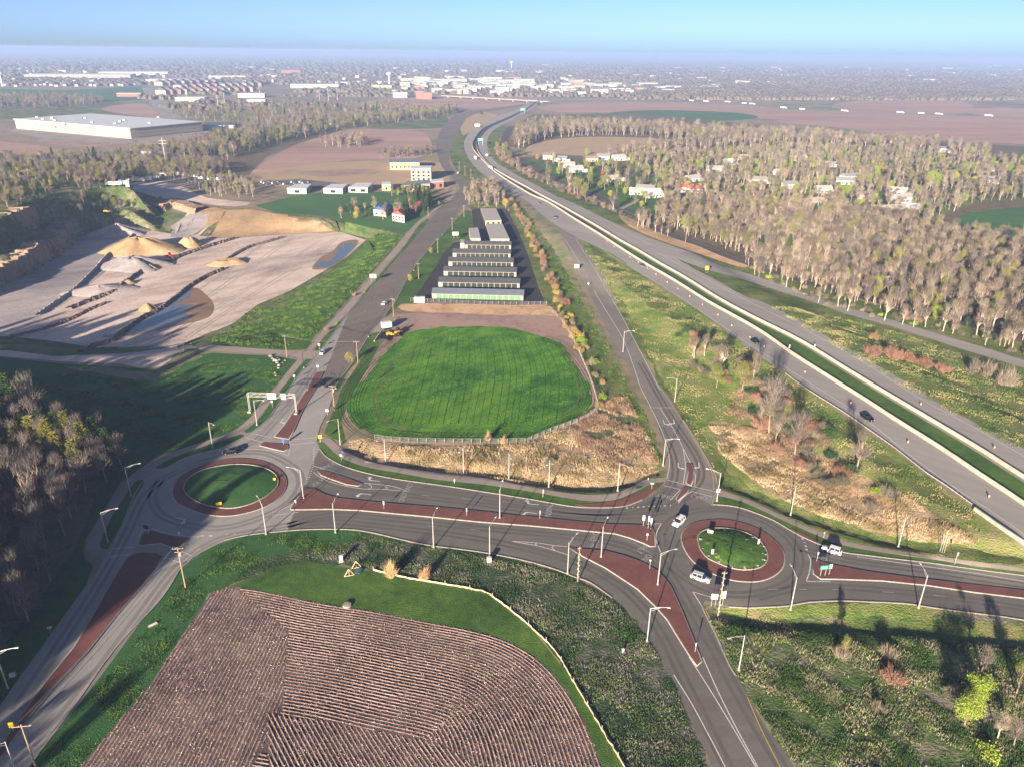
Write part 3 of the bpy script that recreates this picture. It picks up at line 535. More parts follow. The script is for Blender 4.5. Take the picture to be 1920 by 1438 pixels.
island('median_island',[(272,996),(282,995),(315,1003),(352,1009),(349,1016),(335,1026),(325,1026),(300,1018),(265,1022),(260,1020),(265,1007)],sm=0)
island('median_island',[(259,1023),(300,1020),(322,1029),(306,1040),(290,1035),(268,1034),(251,1036)],mat='path',sm=0,h=.06,rim=False)
island('median_island',[(515,819),(534,797),(549,774),(565,747),(577,729),(593,699),(607,697),(593,727),(574,757),(563,779),(552,805),(541,823)],sm=0)
island('median_island',[(494,830),(540,833),(540,841),(532,846),(510,841),(487,835)],sm=0)
island('median_island',[(513,820),(540,826),(540,832),(497,829)],mat='path',sm=0,h=.06,rim=False)
APR1 = [(324,925),(328,906),(345,888),(375,873),(410,863),(447,859),(487,863),(517,875),(534,891),(537,910),(526,930),(502,947),(467,960),(425,967),(383,963),(350,951),(331,940)]
INN1 = [(345,915),(352,900),(377,883),(413,874),(452,871),(490,876),(514,888),(521,905),(510,922),(477,942),(440,952),(408,951),(377,943),(352,928)]
T6 = lambda L: [(1180+x/4.8, 920+y/4.8) for x, y in L]
APR2 = T6([(470,430),(490,360),(560,300),(690,265),(850,258),(1000,283),(1150,335),(1280,420),(1370,515),(1395,610),(1370,700),(1290,768),(1180,808),(1050,815),(900,795),(740,738),(600,655),(510,545)])
INN2 = T6([(615,430),(640,380),(720,345),(850,340),(1000,365),(1130,420),(1210,500),(1240,580),(1230,640),(1170,690),(1050,710),(920,695),(800,650),(700,600),(640,520)])
island('truck_apron',APR1,h=.08); island('truck_apron',APR2,h=.08)
def mound(px, h, mat):
    q = G(smooth(px, 3, True))[:, :2]; c = q.mean(0); V = []; F = []; k = len(q); rings = 12
    for r in range(rings):
        t = 1-r/rings; V += [(*(c+(p-c)*t), .14+h*(1-t*t)+RNG.normal(0, .05)*(r > 0)) for p in q]
    V.append((*c, .14+h)); F = [(r*k+i, r*k+(i+1) % k, (r+1)*k+(i+1) % k, (r+1)*k+i) for r in range(rings-1) for i in range(k)]
    F += [((rings-1)*k+i, (rings-1)*k+(i+1) % k, rings*k) for i in range(k)]
    obj('central_mound', mesh_np('central_mound', V, F, M[mat], smooth_=True), kind='structure')
mound(INN1, 1.2, 'grass_dark'); mound(INN2, 1.3, 'grass')
for px_ in (INN1, INN2): kerb(px_+px_[:1], 1, .25, .30)
island('median_island',[(572,916),(588,916),(607,926),(635,934),(691,940),(747,945),(822,951),(916,960),(956,965),(1012,970),(1087,978),(1144,983),(1200,984),(1222,987),(1227,999),(1228,1024),(1219,1024),(1209,1019),(1181,1008),(1153,1000),(1121,997),(1069,992),(994,985),(900,978),(822,970),(747,963),(672,956),(616,954),(560,955),(546,955),(546,951),(560,932)],sm=0)
island('median_island',[(596,883),(607,882),(635,891),(663,901),(680,907),(672,911),(650,908),(624,899),(603,891)],sm=0)
island('median_island',[(1065,1025),(1087,1029),(1134,1032),(1172,1042),(1205,1054),(1235,1071),(1257,1098),(1274,1134),(1290,1173),(1304,1209),(1315,1240),(1307,1248),(1293,1228),(1274,1198),(1252,1162),(1230,1137),(1196,1104),(1163,1082),(1135,1064),(1094,1043)],sm=0)
island('median_island',[(1289,869),(1297,869),(1300,880),(1299,900),(1295,910),(1287,906),(1291,887)],sm=0)
island('median_island',[(1285,912),(1293,915),(1287,924),(1270,939),(1268,935),(1280,917)],sm=0)
island('median_island',[(1524,1048),(1566,1060),(1631,1072),(1697,1081),(1763,1089),(1920,1107),(2150,1140),(2150,1156),(1920,1121),(1828,1110),(1741,1097),(1653,1088),(1566,1085),(1539,1085),(1526,1076)],sm=0)
island('brick_strip',[(1078,945),(1125,943),(1162,936),(1200,923),(1237,908),(1234,915),(1200,938),(1162,949),(1125,951),(1100,950)],h=.10,sm=0,rim=False)
island('brick_strip',[(1482,991),(1505,999),(1540,1018),(1579,1032),(1579,1035),(1540,1021),(1505,1005)],h=.10,sm=0,rim=False)
# gantry and lamp bases come later. Pavement markings:
mk = MB(); wn = MB(); ye = MB()
for L in ([(1200,724),(1233,790),(1248,828),(1255,858),(1254,880),(1250,897)],[(1237,764),(1260,800),(1280,838),(1293,865),(1301,882),(1304,895),(1302,911)],[(1280,838),(1284,860),(1285,880),(1281,907)],
    [(1257,937),(1276,917)],[(1272,943),(1283,930),(1297,921)],[(1250,899),(1296,911),(1340,921)],[(1245,910),(1275,917)],[(1297,921),(1336,931)],
    [(472,812),(508,820)],[(460,820),(494,829)],[(545,824),(592,820)],[(543,833),(590,829)],[(212,1028),(252,1025)],[(206,1043),(245,1039)],[(313,1045),(340,1055)],[(340,1032),(360,1042)],
    [(509,966),(532,953),(555,940),(570,924)],[(509,966),(560,960)],[(462,842),(487,842),(518,847),(540,854)],[(540,854),(544,841),(543,824)],[(272,984),(260,1006)],[(285,990),(315,1000),(352,1005),(375,1006)],
    [(1201,983),(1240,981)],[(1240,981),(1232,996),(1230,1012),(1239,1035)],[(588,873),(635,888),(672,903),(700,907),(735,911),(765,921)],[(588,885),(605,897),(640,909),(680,916),(720,917),(765,921)],[(690,905),(698,913),(690,916)],[(722,911),(727,915),(720,917)],
    [(957,1014),(1005,1017),(1039,1022),(1080,1025)],[(957,1014),(1005,1022),(1035,1030),(1069,1041)],[(1039,1022),(1034,1025),(1040,1031)],[(1005,1017),(1001,1019),(1005,1022)],
    [(1515,1039),(1520,1050),(1518,1070),(1512,1088)],[(1512,1089),(1557,1090)],
    [(1292,1231),(1329,1289),(1371,1358),(1412,1428),(1480,1545)],[(1318,1232),(1346,1295),(1379,1361),(1414,1425),(1480,1545)],[(1263,1264),(1296,1317),(1329,1378),(1360,1438),(1440,1600)],
    [(1607,1043),(1719,1059),(1828,1074),(1920,1089),(2100,1116)],[(1299,1109),(1316,1136)],[(1299,1109),(1340,1121)],
    [(1372,623),(1400,643),(1511,713),(1623,786),(1706,853),(1790,914),(1862,960),(1930,1008)],[(1064,446),(1110,455),(1152,484),(1212,518),(1281,562),(1372,623)],
    [(1221,466),(1270,495),(1330,526),(1400,564),(1525,627),(1623,682),(1720,744),(1817,796),(1920,855),(2100,955)],
    [(1120,404),(1166,430),(1221,460)],[(1060,450),(1090,500),(1125,565),(1170,640),(1200,724)],[(1080,450),(1115,505),(1160,583),(1205,668),(1237,730)],
    [(352,955),(400,969),(440,971),(490,961),(540,925)]):
    line(mk if L[0] != (352,955) else wn, L, .22)
for L, d in (([(589,838),(588,862),(585,880),(578,897),(571,910)],(.6,.6)),([(410,843),(440,840),(462,841)],(1,.8)),([(376,1004),(407,1004)],(1.2,.8)),([(1174,952),(1215,949),(1262,947)],(.8,.8)),([(1504,1008),(1510,1020),(1514,1036)],(.8,.8))):
    line(mk, L, .5, d)
for L, d, w_ in (([(422,1001),(462,1000)],(1.,1.),.5),([(790,928),(852,933),(990,944),(1100,955)],(3,9),.15),([(800,985),(871,991),(975,1000)],(3,9),.15),([(1440,1104),(1560,1104)],(2.5,5),.15),([(1560,1104),(1760,1116),(1920,1140)],(3,9),.15),
    ([(570,760),(600,700),(660,620),(720,530)],(3,9),.15),([(580,815),(600,770),(630,712),(700,612)],(3,9),.15),([(523,775),(545,745),(575,700)],(3,9),.15),([(487,814),(510,795),(523,775)],None,.15),([(440,835),(487,814)],None,.15),
    ([(1160,1008),(1190,1018),(1225,1040)],None,.15),([(1080,430),(1190,497),(1300,562),(1400,625),(1560,720),(1700,812),(1860,912),(2000,1000)],(3.5,8),.2),([(1100,410),(1200,461),(1330,530),(1500,625),(1700,740),(1920,862)],(3.5,8),.2),
    ([(960,345),(1020,382),(1080,420)],(3.5,8),.2),([(930,290),(950,315),(1000,350),(1100,404)],(3.5,8),.2)):
    line(wn, L, w_, d)
for L in ([(1237,727),(1262,762),(1300,822),(1329,873),(1337,893),(1338,918)],[(1401,1306),(1426,1364),(1462,1436),(1520,1550)],[(1322,1140),(1346,1195),(1366,1243)],[(1160,388),(1110,366),(1060,344),(1000,314)],[(1165,391),(1235,428),(1322,460),(1387,486),(1520,528)]):
    line(ye, L, .18)
mk.build('lane_markings', M['white'], kind='structure'); wn.build('worn_lane_markings', M['worn'], kind='structure'); ye.build('yellow_lane_markings', M['yellow'], kind='structure')
# lanes darkened by tyres
wr = MB(); wp = MB()
def wear(mb, px, w_=2.0):
    q = drape(px, 2.0)
    for s_ in (-.85, .85):
        V, F = ribbon(offs(q, s_+RNG.normal(0, .05)), w_*.42, .014); mb.add(V, F.tolist())
for L in ([(599,868),(650,884),(747,906),(900,932),(1069,958),(1160,960),(1230,940),(1262,905),(1264,860),(1240,800)],[(590,895),(660,915),(747,926),(900,945),(1069,966),(1180,968),(1250,958)],
    [(540,985),(620,965),(747,974),(900,990),(1050,1004),(1150,1018),(1220,1045),(1262,1085),(1300,1150),(1340,1220),(1400,1330),(1480,1460)],[(540,990),(620,978),(747,990),(900,1010),(1040,1042),(1120,1072),(1190,1122),(1240,1190),(1285,1280),(1330,1370),(1390,1490)],
    [(1240,1000),(1258,975),(1300,958),(1357,955),(1430,975),(1480,1010),(1500,1050),(1480,1090),(1420,1112),(1350,1112),(1280,1080),(1248,1040),(1240,1000)],[(1420,1120),(1520,1100),(1700,1110),(1920,1140),(2100,1170)],[(1500,1028),(1600,1052),(1760,1072),(1920,1096),(2100,1125)],
    [(1255,950),(1310,905),(1308,860),(1260,785),(1200,680)]): wear(wr, L)
for L in ([(30,1330),(110,1210),(190,1085),(240,995),(275,925),(340,880),(430,852),(500,850),(555,880),(562,915),(530,950),(460,980),(390,990),(310,970),(285,935),(300,900)],[(70,1400),(170,1275),(260,1155),(330,1065),(400,1015),(480,995),(560,980)],[(430,848),(480,825),(520,785),(560,735),(590,690)]): wear(wp, L, 2.4)
wr.build('tyre_wear', M['wear'], kind='structure'); wp.build('tyre_wear', M['wear_pale'], kind='structure')
# slab joints sealed dark across the concrete
jm = MB()
def joints(lp, rp, step):
    a = drape(lp, 1); n = len(a); b = resample(G(smooth(rp, 4))[:, :2], 1.0); b = b[np.linspace(0, len(b)-1, n).astype(int)]
    for i in range(0, n-1, step):
        q = resample(np.array([a[i], b[i]]), 2.0); V, F = ribbon(q, .10, .024); jm.add(V, F.tolist())
joints([(1063,463),(1097,534),(1150,640),(1213,750),(1245,827)],[(1088,452),(1143,543),(1191,640),(1260,753),(1300,818)], 6)
jm.build('slab_joints', M['seam'], kind='structure')
# words and arrows painted flat on the lanes
def word(px, py, dx, dy, size=1.9, txt='ONLY', sx=1.0):
    cu = bpy.data.curves.new('pavement_word', 'FONT'); cu.body = txt; cu.align_x = 'CENTER'; cu.align_y = 'CENTER'; cu.size = size; cu.resolution_u = 2
    t = bpy.data.objects.new('tmp', cu); me = bpy.data.meshes.new_from_object(t); bpy.data.objects.remove(t)
    p = g1(px, py); q = g1(px+dx, py+dy); d = q[:2]-p[:2]; a = math.atan2(d[1], d[0])-math.pi/2      # (dx,dy): the way the traffic reads it
    me.materials.clear(); me.materials.append(M['worn']); o = obj('pavement_word', me, kind='structure'); o.location = (p[0], p[1], p[2]+.035); o.rotation_euler = (0, 0, a); o.scale = (1.0*sx, 1.35, 1)
for a in ((767,913,-30,-2),(756,932,-30,-2),(614,874,-20,-14),(594,906,-20,-12),(1031,950,-30,-3),(1028,964,-30,-3),(1247,930,-6,20),(1310,931,0,20),(1229,764,12,25),(1250,764,12,25),(1114,1006,30,6),(1114,1021,30,6),(1205,1027,30,12),(1209,1048,30,14),
          (337,873,-25,10),(465,830,-20,14),(512,787,-20,22),(541,765,-18,24),(361,1026,22,-12),(1547,1041,-20,-6)):
    word(*a)
ARW = [(0,-1.6),(.22,-1.6),(.22,.3),(.5,.75),(.95,.85),(.95,.5),(1.7,1.1),(.95,1.7),(.95,1.3),(.35,1.15),(0,.7)]
def arrow(px, py, dx, dy, flip=1, s_=1.35, mat='white'):
    p = g1(px, py); q = g1(px+dx, py+dy); d = q[:2]-p[:2]; a = math.atan2(d[1], d[0])-math.pi/2
    V = [(x*s_*flip, y*s_, 0) for x, y in ARW]; me = mesh_np('arrow', V, [list(range(len(V)))], M[mat]); o = obj('pavement_arrow', me, kind='structure'); o.location = (p[0], p[1], p[2]+.036); o.rotation_euler = (0, 0, a)
for a in ((699,901,-30,-3,1),(683,925,-30,-3,-1),(997,945,-30,-3,1),(993,960,-30,-3,-1),(1244,792,10,30,-1),(1265,791,10,30,1),(1271,873,2,30,-1),(1312,873,6,30,1),(527,789,-15,22,-1),(352,883,-20,10,-1),(342,972,24,5,1)):
    arrow(*a)
# ================================================================ BARRIERS, GUARD RAIL, BRIDGE WALL
def profile_run(name, px, prof, mat, sm=3, step=3.0, z0=0, label=None, cat=None, q=None, kind=None):
    """sweep a cross-section (list of (offset, height)) along a path on the ground"""
    q = drape(px, step, sm) if q is None else q; n = len(q); z = H(q[:, 0], q[:, 1])+z0; k = len(prof); V = []
    for (o_, h) in prof: V.append(np.column_stack([offs(q, o_), z+h]))
    V = np.vstack(V); fs = [(j*n+i, j*n+i+1, (j+1)*n+i+1, (j+1)*n+i) for j in range(k-1) for i in range(n-1)]
    o = obj(name, mesh_np(name, V, fs, M[mat])); tag(o, label, cat, kind=kind); return o
JB = [(-.38,-.2),(-.38,.1),(-.2,.4),(-.12,1.3),(.12,1.3),(.2,.4),(.38,.1),(.38,-.2)]
profile_run('concrete_barrier', BAR_S, JB, 'concrete', label='long pale concrete barrier between the southbound lanes and the grass median', cat='barrier')
profile_run('concrete_barrier', BAR_N, JB, 'concrete', label='long pale concrete barrier between the grass median and the far carriageway', cat='barrier')
# pale concrete shoulder strips that run along both barriers
for b_, sg in ((BAR_S[:22], 1), (BAR_N[:22], -1)):
    q = offs(drape(b_, 3, 3), -1.15 if sg > 0 else 1.15); V, F = ribbon(q, 1.5, .03); obj('shoulder_strip', mesh_np('shoulder_strip', V, F, M['path']), kind='structure')
# parapet on the bridge approach, lower right
PAR = [(1826,956),(1860,980),(1895,1004),(1925,1024),(2000,1075),(2120,1155)]
profile_run('parapet_wall', PAR, [(-.25,-3.2),(-.25,1.1),(.25,1.1),(.25,-3.2)], 'concrete', label='pale concrete parapet wall where the highway meets its bridge, lower right', cat='wall')
# guard rail with posts
GR = [(1472,702),(1511,731),(1578,773),(1623,804),(1678,843),(1734,887),(1776,915),(1820,947)]
rail = empty('guard_rail', g1(1640, 816), 0, 'steel guard rail on timber posts along the near edge of the highway', 'guard rail')
rl = rail.location.copy()
o = profile_run('rail_beam', GR, [(0,.45),(.08,.5),(0,.6),(.08,.7),(0,.78),(-.06,.6),(0,.45)], 'steel'); o.parent = rail; o.location = -rl
post = MB().box((0, 0, .4), (.16, .22, .85)).mesh('post', M['trunk']); shoe = MB().box((0, 0, .55), (.14, .30, .34)).mesh('spacer', M['steel'])
q = offs(drape(GR, 1.9, 3), .22)
for i, p in enumerate(q):
    z = float(H(p[0:1], p[1:2])[0]); o = obj('post', post, rail, (p[0]-rl[0], p[1]-rl[1], z-rl[2]))
    if i % 2 == 0: obj('spacer', shoe, rail, (p[0]-rl[0], p[1]-rl[1], z-rl[2]))
RL2 = [(1040,1500),]
# ---------------------------------------------------------------- fences
def fence(px, label, h=2.0, bay=3.0, mat='steel', wire=None, name='chain_link_fence'):
    q = drape(px, bay, 2); root = empty(name, (q[0][0], q[0][1], 0), 0, label, 'fence'); ox, oy = q[0]
    pm = MB().tube((0, 0, 0), (0, 0, h), .07, n=5).mesh('post', M['wire' if mat == 'steel' else mat]); z = H(q[:, 0], q[:, 1])
    for i, p in enumerate(q): obj('post', pm, root, (p[0]-ox, p[1]-oy, z[i]))
    mb = MB()
    for i in range(len(q)-1): mb.tube((*(q[i]-q[0]), z[i]+h), (*(q[i+1]-q[0]), z[i+1]+h), .045, n=4, cap=False)
    mb.build('top_rail', M['wire' if mat == 'steel' else mat], root)
    mb = MB(); wq = 8
    for i in range(len(q)-1):
        a, b = q[i]-q[0], q[i+1]-q[0]
        for k in range(1, wq): t = k/wq; c = a+(b-a)*t; e = a+(b-a)*min(1, t+.35); mb.add([(*c, z[i]+.05), (c[0]+.05, c[1], z[i]+.05), (e[0]+.05, e[1], z[i]+h), (*e, z[i]+h)], [(0, 1, 2, 3)]); 
        for k in range(1, 5): mb.add([(*a, z[i]+h*k/5), (*b, z[i+1]+h*k/5), (*b, z[i+1]+h*k/5+.03), (*a, z[i]+h*k/5+.03)], [(0, 1, 2, 3)])
    o = mb.build('wire_mesh', M['wire'], root); o['kind'] = 'stuff'
    return root
fence([(703,824),(730,828),(790,831),(860,832),(930,832),(985,831)], 'grey chain-link fence along the near edge of the bright green crop field', 2.0, 3.0)
fence([(985,831),(1020,815),(1060,800),(1100,785),(1122,765)], 'chain-link fence climbing diagonally from the green crop field corner to the ramp thicket', 1.8, 3.0)
fence([(1122,765),(1113,730),(1098,690),(1078,645),(1055,605),(1036,588)], 'brown fence line between the green crop field and the ramp scrub', 1.6, 4.5, 'trunk')
fence([(770,566),(860,571),(960,574),(1025,573)], 'grey chain-link fence in front of the storage buildings', 2.2, 3.0)
# silt fence: cream fabric held by stakes
SF = [(700,1069),(730,1076),(760,1083),(800,1090),(850,1098),(890,1106),(912,1111),(930,1124),(960,1146),(1000,1180),(1040,1220),(1070,1270),(1100,1320),(1135,1380),(1170,1438),(1230,1540)]
q = drape(SF, .8, 3); sf = empty('silt_fence', (q[0][0], q[0][1], 0), 0, 'low cream silt fence with wooden stakes bordering the ploughed field', 'fence')
M['silt'] = plain('cream_fence_fabric', (.50,.39,.24), .9, scale=3)
z = H(q[:, 0], q[:, 1]); wob = RNG.normal(0, .07, len(q)); qq = offs(q, wob)-q[0]
V = np.vstack([np.column_stack([qq, z]), np.column_stack([qq, z+.5+RNG.uniform(-.12, .08, len(q))]), np.column_stack([qq+.03, z+.45]), np.column_stack([offs(q, .5)-q[0], z+.05])]); n = len(q); i = np.arange(n-1)
obj('fabric', mesh_np('fabric', V, np.vstack([np.column_stack([i, i+1, i+1+n, i+n]), np.column_stack([i+2*n, i+1+2*n, i+1+3*n, i+3*n])]), M['silt']), sf)
stk = MB().box((0, 0, .65), (.09, .09, 1.4)).mesh('stake', M['trunk_pale'])
for k in range(0, n, 8): obj('stake', stk, sf, (q[k][0]-q[0][0], q[k][1]-q[0][1], z[k]))
# ================================================================ LIGHT POLES, SIGNS, UTILITY POLES
def rayz(px, py, base):
    """height at which the sight line passes over a base point"""
    d = ray([px], [py])[0]; t = (base[0]*d[0]+base[1]*d[1])/(d[0]**2+d[1]**2); return HC+d[2]*t
def lamp(base, tip, label, h=9.6, L=3.6, mat='steel', group='street lamps round the junction'):
    b = g1(*base); top = b+np.array([0, 0, h]); d = ray([tip[0]], [tip[1]])[0]; t = (h+b[2]+.5-HC)/d[2]; q = d*t; v = q[:2]-b[:2]; a = math.atan2(v[1], v[0])
    r = empty('street_lamp', b, a, label, 'street lamp', group)
    MB().tube((0, 0, 0), (0, 0, .45), .32, .30, n=8).build('footing', M['kerb'], r)
    MB().tube((0, 0, .3), (0, 0, h), .15, .09, n=6).build('pole', M[mat], r)
    MB().tube((0, 0, h-.2), (L*.5, 0, h+.3), .06, n=5).tube((L*.5, 0, h+.3), (L, 0, h+.45), .05, n=5).tube((0, 0, h-.9), (L*.6, 0, h+.25), .035, n=4).build('arm', M[mat], r)
    MB().box((L+.3, 0, h+.45), (.8, .34, .16), taper=.8).build('lamp_head', M[mat], r)
    return r
LAMPS = [((203,1017),(226,951),'street lamp on the grass island nearest the left wood'),((246,929),(267,867),'street lamp on the left grass strip beside the driveway apron'),((399,840),(404,798),'street lamp behind the dark car above the left roundabout'),
 ((482,797),(500,751),'street lamp standing right under the overhead sign gantry'),((638,833),(613,790),'street lamp at the corner where the centre path begins'),((723,867),(704,828),'street lamp left of the fence along the green crop field'),
 ((869,888),(862,846),'street lamp in the middle of the long centre path'),((954,900),(960,866),'street lamp behind the centre path in line with the median lamp'),((1029,913),(1027,868),'street lamp in front of the dry grass with the dark shrub'),
 ((1158,920),(1185,879),'street lamp at the right end of the centre path ditch'),((937,971),(952,876),'tall street lamp standing in the red median of the connecting road'),((569,934),(534,874),'street lamp on the tip of the red median by the left roundabout'),
 ((499,1001),(482,929),'street lamp on the grass just below the left roundabout'),((629,998),(636,922),'street lamp on the lit grass edge below the red median'),((813,1026),(820,951),'street lamp on the near side of the connecting road, mid span'),
 ((918,1044),(926,973),'street lamp with a white control cabinet at its foot'),((1064,1075),(1080,1001),'street lamp beside the thin spiked pole on the near verge'),((1127,1044),(1139,970),'street lamp on the far end of the lower red median'),
 ((1233,1096),(1274,1027),'street lamp on the lower red median left of the silver car'),((1213,1203),(1254,1138),'street lamp on the verge left of the curving exit road'),((1385,1256),(1365,1196),'street lamp on the rough slope right of the exit road, arm to the left'),
 ((1482,1143),(1480,1053),'street lamp on the lit grass below the right roundabout'),((1722,1139),(1727,1057),'street lamp on the lit grass at the right-hand road'),((1684,1025),(1705,976),'leaning-looking street lamp by the path at the right, under the parapet'),
 ((1482,966),(1476,919),'street lamp at the ditch of the right dry triangle'),((1344,939),(1322,877),'street lamp with signs at the foot of the ramp'),((1243,873),(1268,822),'street lamp left of the ramp crossing'),
 ((1265,753),(1250,709),'street lamp on the right side of the ramp, in green grass'),((1168,660),(1187,620),'farthest street lamp on the left side of the ramp'),((15,1290),(31,1213),'street lamp at the left photo edge below the bare wood'),((36,1462),(-2,1390),'street lamp in the bottom left corner beside the crossarm pole')]
for b_, t_, l_ in LAMPS: lamp(b_, t_, l_)
DARK = [((630,729),(618,702),'black street lamp on the near right kerb of the arterial road'),((691,632),(681,605),'black street lamp beside the parked pipes'),((739,564),(730,541),'black street lamp near the white car on the arterial road'),
 ((776,508),(768,489),'black street lamp left of the third storage row'),((806,470),(798,450),'black street lamp left of the upper storage rows'),((830,441),(822,419),'black street lamp below the white signboard'),((570,690),(577,656),'black street lamp on the quarry driveway corner')]
for b_, t_, l_ in DARK: lamp(b_, t_, l_, 6.6, 1.6, 'steel_dark', 'black lamps along the arterial road')
def upole(base, label, h=11, arm=2.4, az=0, kit=True, mat='wood', group='utility poles'):
    b = g1(*base); r = empty('utility_pole', b, az, label, 'utility pole', group)
    MB().tube((0, 0, -.2), (0, 0, h), .17, .11, n=7).build('pole', M[mat], r)
    MB().box((0, 0, h-.5), (arm, .12, .14)).build('crossarm', M[mat], r)
    ins = MB().tube((0, 0, 0), (0, 0, .28), .06, .04, n=5).mesh('insulator', M['steel'])
    for x in (-arm*.45, -arm*.15, arm*.45): obj('insulator', ins, r, (x, 0, h-.43))
    if kit: MB().tube((.35, 0, h-2.6), (.35, 0, h-1.6), .22, n=8).build('transformer', M['steel'], r); MB().box((0, 0, h-1.5), (arm*.7, .1, .12)).build('lower_crossarm', M[mat], r)
    return r
UP = [((627,769),'wooden utility pole with double crossarm on the verge above the left roundabout',10,2.6,.0,True),((671,679),'utility pole beside the yellow sapling and small white sign',9.5,2.6,0,False),((738,594),'utility pole at the dirt entrance near the white car',9.5,2.4,0,False),
 ((785,524),'utility pole left of the fourth storage row',9.5,2.4,0,False),((821,475),'utility pole left of the second storage row',9.5,2.2,0,False),((848,432),'utility pole behind the white signboard',9,2.2,0,False),((870,407),'utility pole on the green bank beside the storage lot',9,2.2,0,False),
 ((886,378),'utility pole at the top end of the storage lot',9,2.2,0,False),((538,670),'utility pole on the quarry side of the driveway',10,2.2,.2,False),((348,1101),'tall wooden utility pole with many insulators below the left roundabout',12,2.6,.1,True),
 ((68,1440),'wooden utility pole with a wide crossarm in the bottom left corner',11,3.2,.15,False),((1346,1155),'thick pole wrapped with spiral hardware by the two sign backs',13,1.2,.1,False),((1083,1090),'thin spiked pole on the verge beside a street lamp',10.5,.8,.2,False),
 ((1093,358),'utility pole by the driveway houses on the frontage road',11,2,.5,False),((1182,372),'utility pole near the white houses on the frontage road',11,2,.5,False),((1205,415),'utility pole at the corner of the bare wood',11,2,.5,False),((1285,456),'utility pole in the verge below the bare wood',11,2,.5,False),((1398,493),'utility pole where the frontage road enters the trees',11,2,.5,False),
 ((803,408),'pair-like pole at the farmhouse drive',8,.6,0,False),((861,322),'pole beside the far arterial bend',10,1.5,0,False),((872,330),'pole on the green verge of the far bend',10,1.5,0,False),((883,336),'pole below the far bend verge',10,1.5,0,False)]
PB = []
for b_, l_, h_, a_, z_, k_ in UP: PB.append((upole(b_, l_, h_, a_, z_, k_), h_))
# spikes along the two hardware-clad poles
for k_, (hh, nn) in ((11, (12.2, 16)), (12, (9.5, 13))):
    mb = MB()
    for j in range(nn): a = j*2.1; zz = 1.5+j*(hh-2)/nn; mb.box((math.cos(a)*.22, math.sin(a)*.22, zz), (.16, .16, .3))
    mb.build('climbing_hardware', M['signwhite'], PB[k_][0])
MBW = MB()
def wires(a, b, n=3, sag=1.2):
    A, ha = PB[a]; B, hb = PB[b]; pa = np.array(A.location)+[0, 0, ha-.2]; pb = np.array(B.location)+[0, 0, hb-.2]
    r = empty('power_line', pa, 0, 'overhead wires', 'power line', 'overhead wires')
    for k in range(n):
        off_ = np.array([(k-1)*1.0, 0, -.1*k]); prev = None; mb = MB(); N_ = 8
        for j in range(N_+1):
            t = j/N_; p = (pb-pa)*t+off_+np.array([0, 0, -sag*4*t*(1-t)])
            if prev is not None: mb.tube(prev, p, .035, n=3, cap=False)
            prev = p
        mb.build('wire', M['steel_dark'] if k else M['steel'], r)
    return r
WL = {(8,1):'overhead wires crossing the arterial road at the quarry driveway',(1,2):'overhead wires from the yellow sapling to the dirt entrance',(2,3):'overhead wires from the dirt entrance to the fourth storage row',(3,4):'overhead wires past the middle storage rows',(4,5):'overhead wires up to the white signboard',(0,1):'overhead wires from the double crossarm pole to the yellow sapling',(9,10):'overhead wires above the left road running off the bottom corner'}
for (a, b), l_ in WL.items(): wires(a, b)['label'] = l_
# overhead sign gantry
ga, gb = g1(469,772), g1(556,775); v = gb-ga; Lg = float(np.linalg.norm(v[:2])); az = math.atan2(v[1], v[0])
r = empty('sign_gantry', ga, az, 'steel overhead sign gantry with two pale sign backs across the lanes', 'gantry')
for x in (0, Lg):
    for y in (-.5, .5): MB().tube((x, y, 0), (x, y, 7.6), .11, n=6).build('leg', M['steel'], r)
MB().box((Lg, 0, .3), (1.2, 2.4, .6)).box((0, 0, .3), (1.2, 2.0, .6)).build('footing', M['kerb'], r)
mb = MB()
for y in (-.5, .5):
    for z_ in (6.3, 7.5): mb.tube((0, y, z_), (Lg, y, z_), .065, n=5)
    for k in range(14): x0 = Lg*k/14; mb.tube((x0, y, 6.3 if k % 2 else 7.5), (x0+Lg/14, y, 7.5 if k % 2 else 6.3), .05, n=4)
mb.build('truss', M['steel'], r)
for x, w_ in ((Lg*.53, 3.2), (Lg*.78, 1.7)): s_ = MB().box((x, -.85, 7.0), (w_, .12, 2.3)).build('sign_panel', M['signwhite'], r); MB().box((x, -.75, 7.0), (w_*.8, .06, .18)).build('bracket', M['steel'], s_)
def sign(px, py, label, mat='signwhite', w_=.75, h_=.9, post=2.2, az=0, n=1, name='road_sign', group=None, cat='sign'):
    b = g1(px, py); r = empty(name, b, az, label, cat, group)
    for k in range(n): MB().tube(((k-(n-1)/2)*w_*.55, 0, 0), ((k-(n-1)/2)*w_*.55, 0, post), .06, n=5).build('post', M['steel'], r)
    o = MB().box((0, -.09, post+h_*.35), (w_, .06, h_)).build('panel', M[mat], r); return r
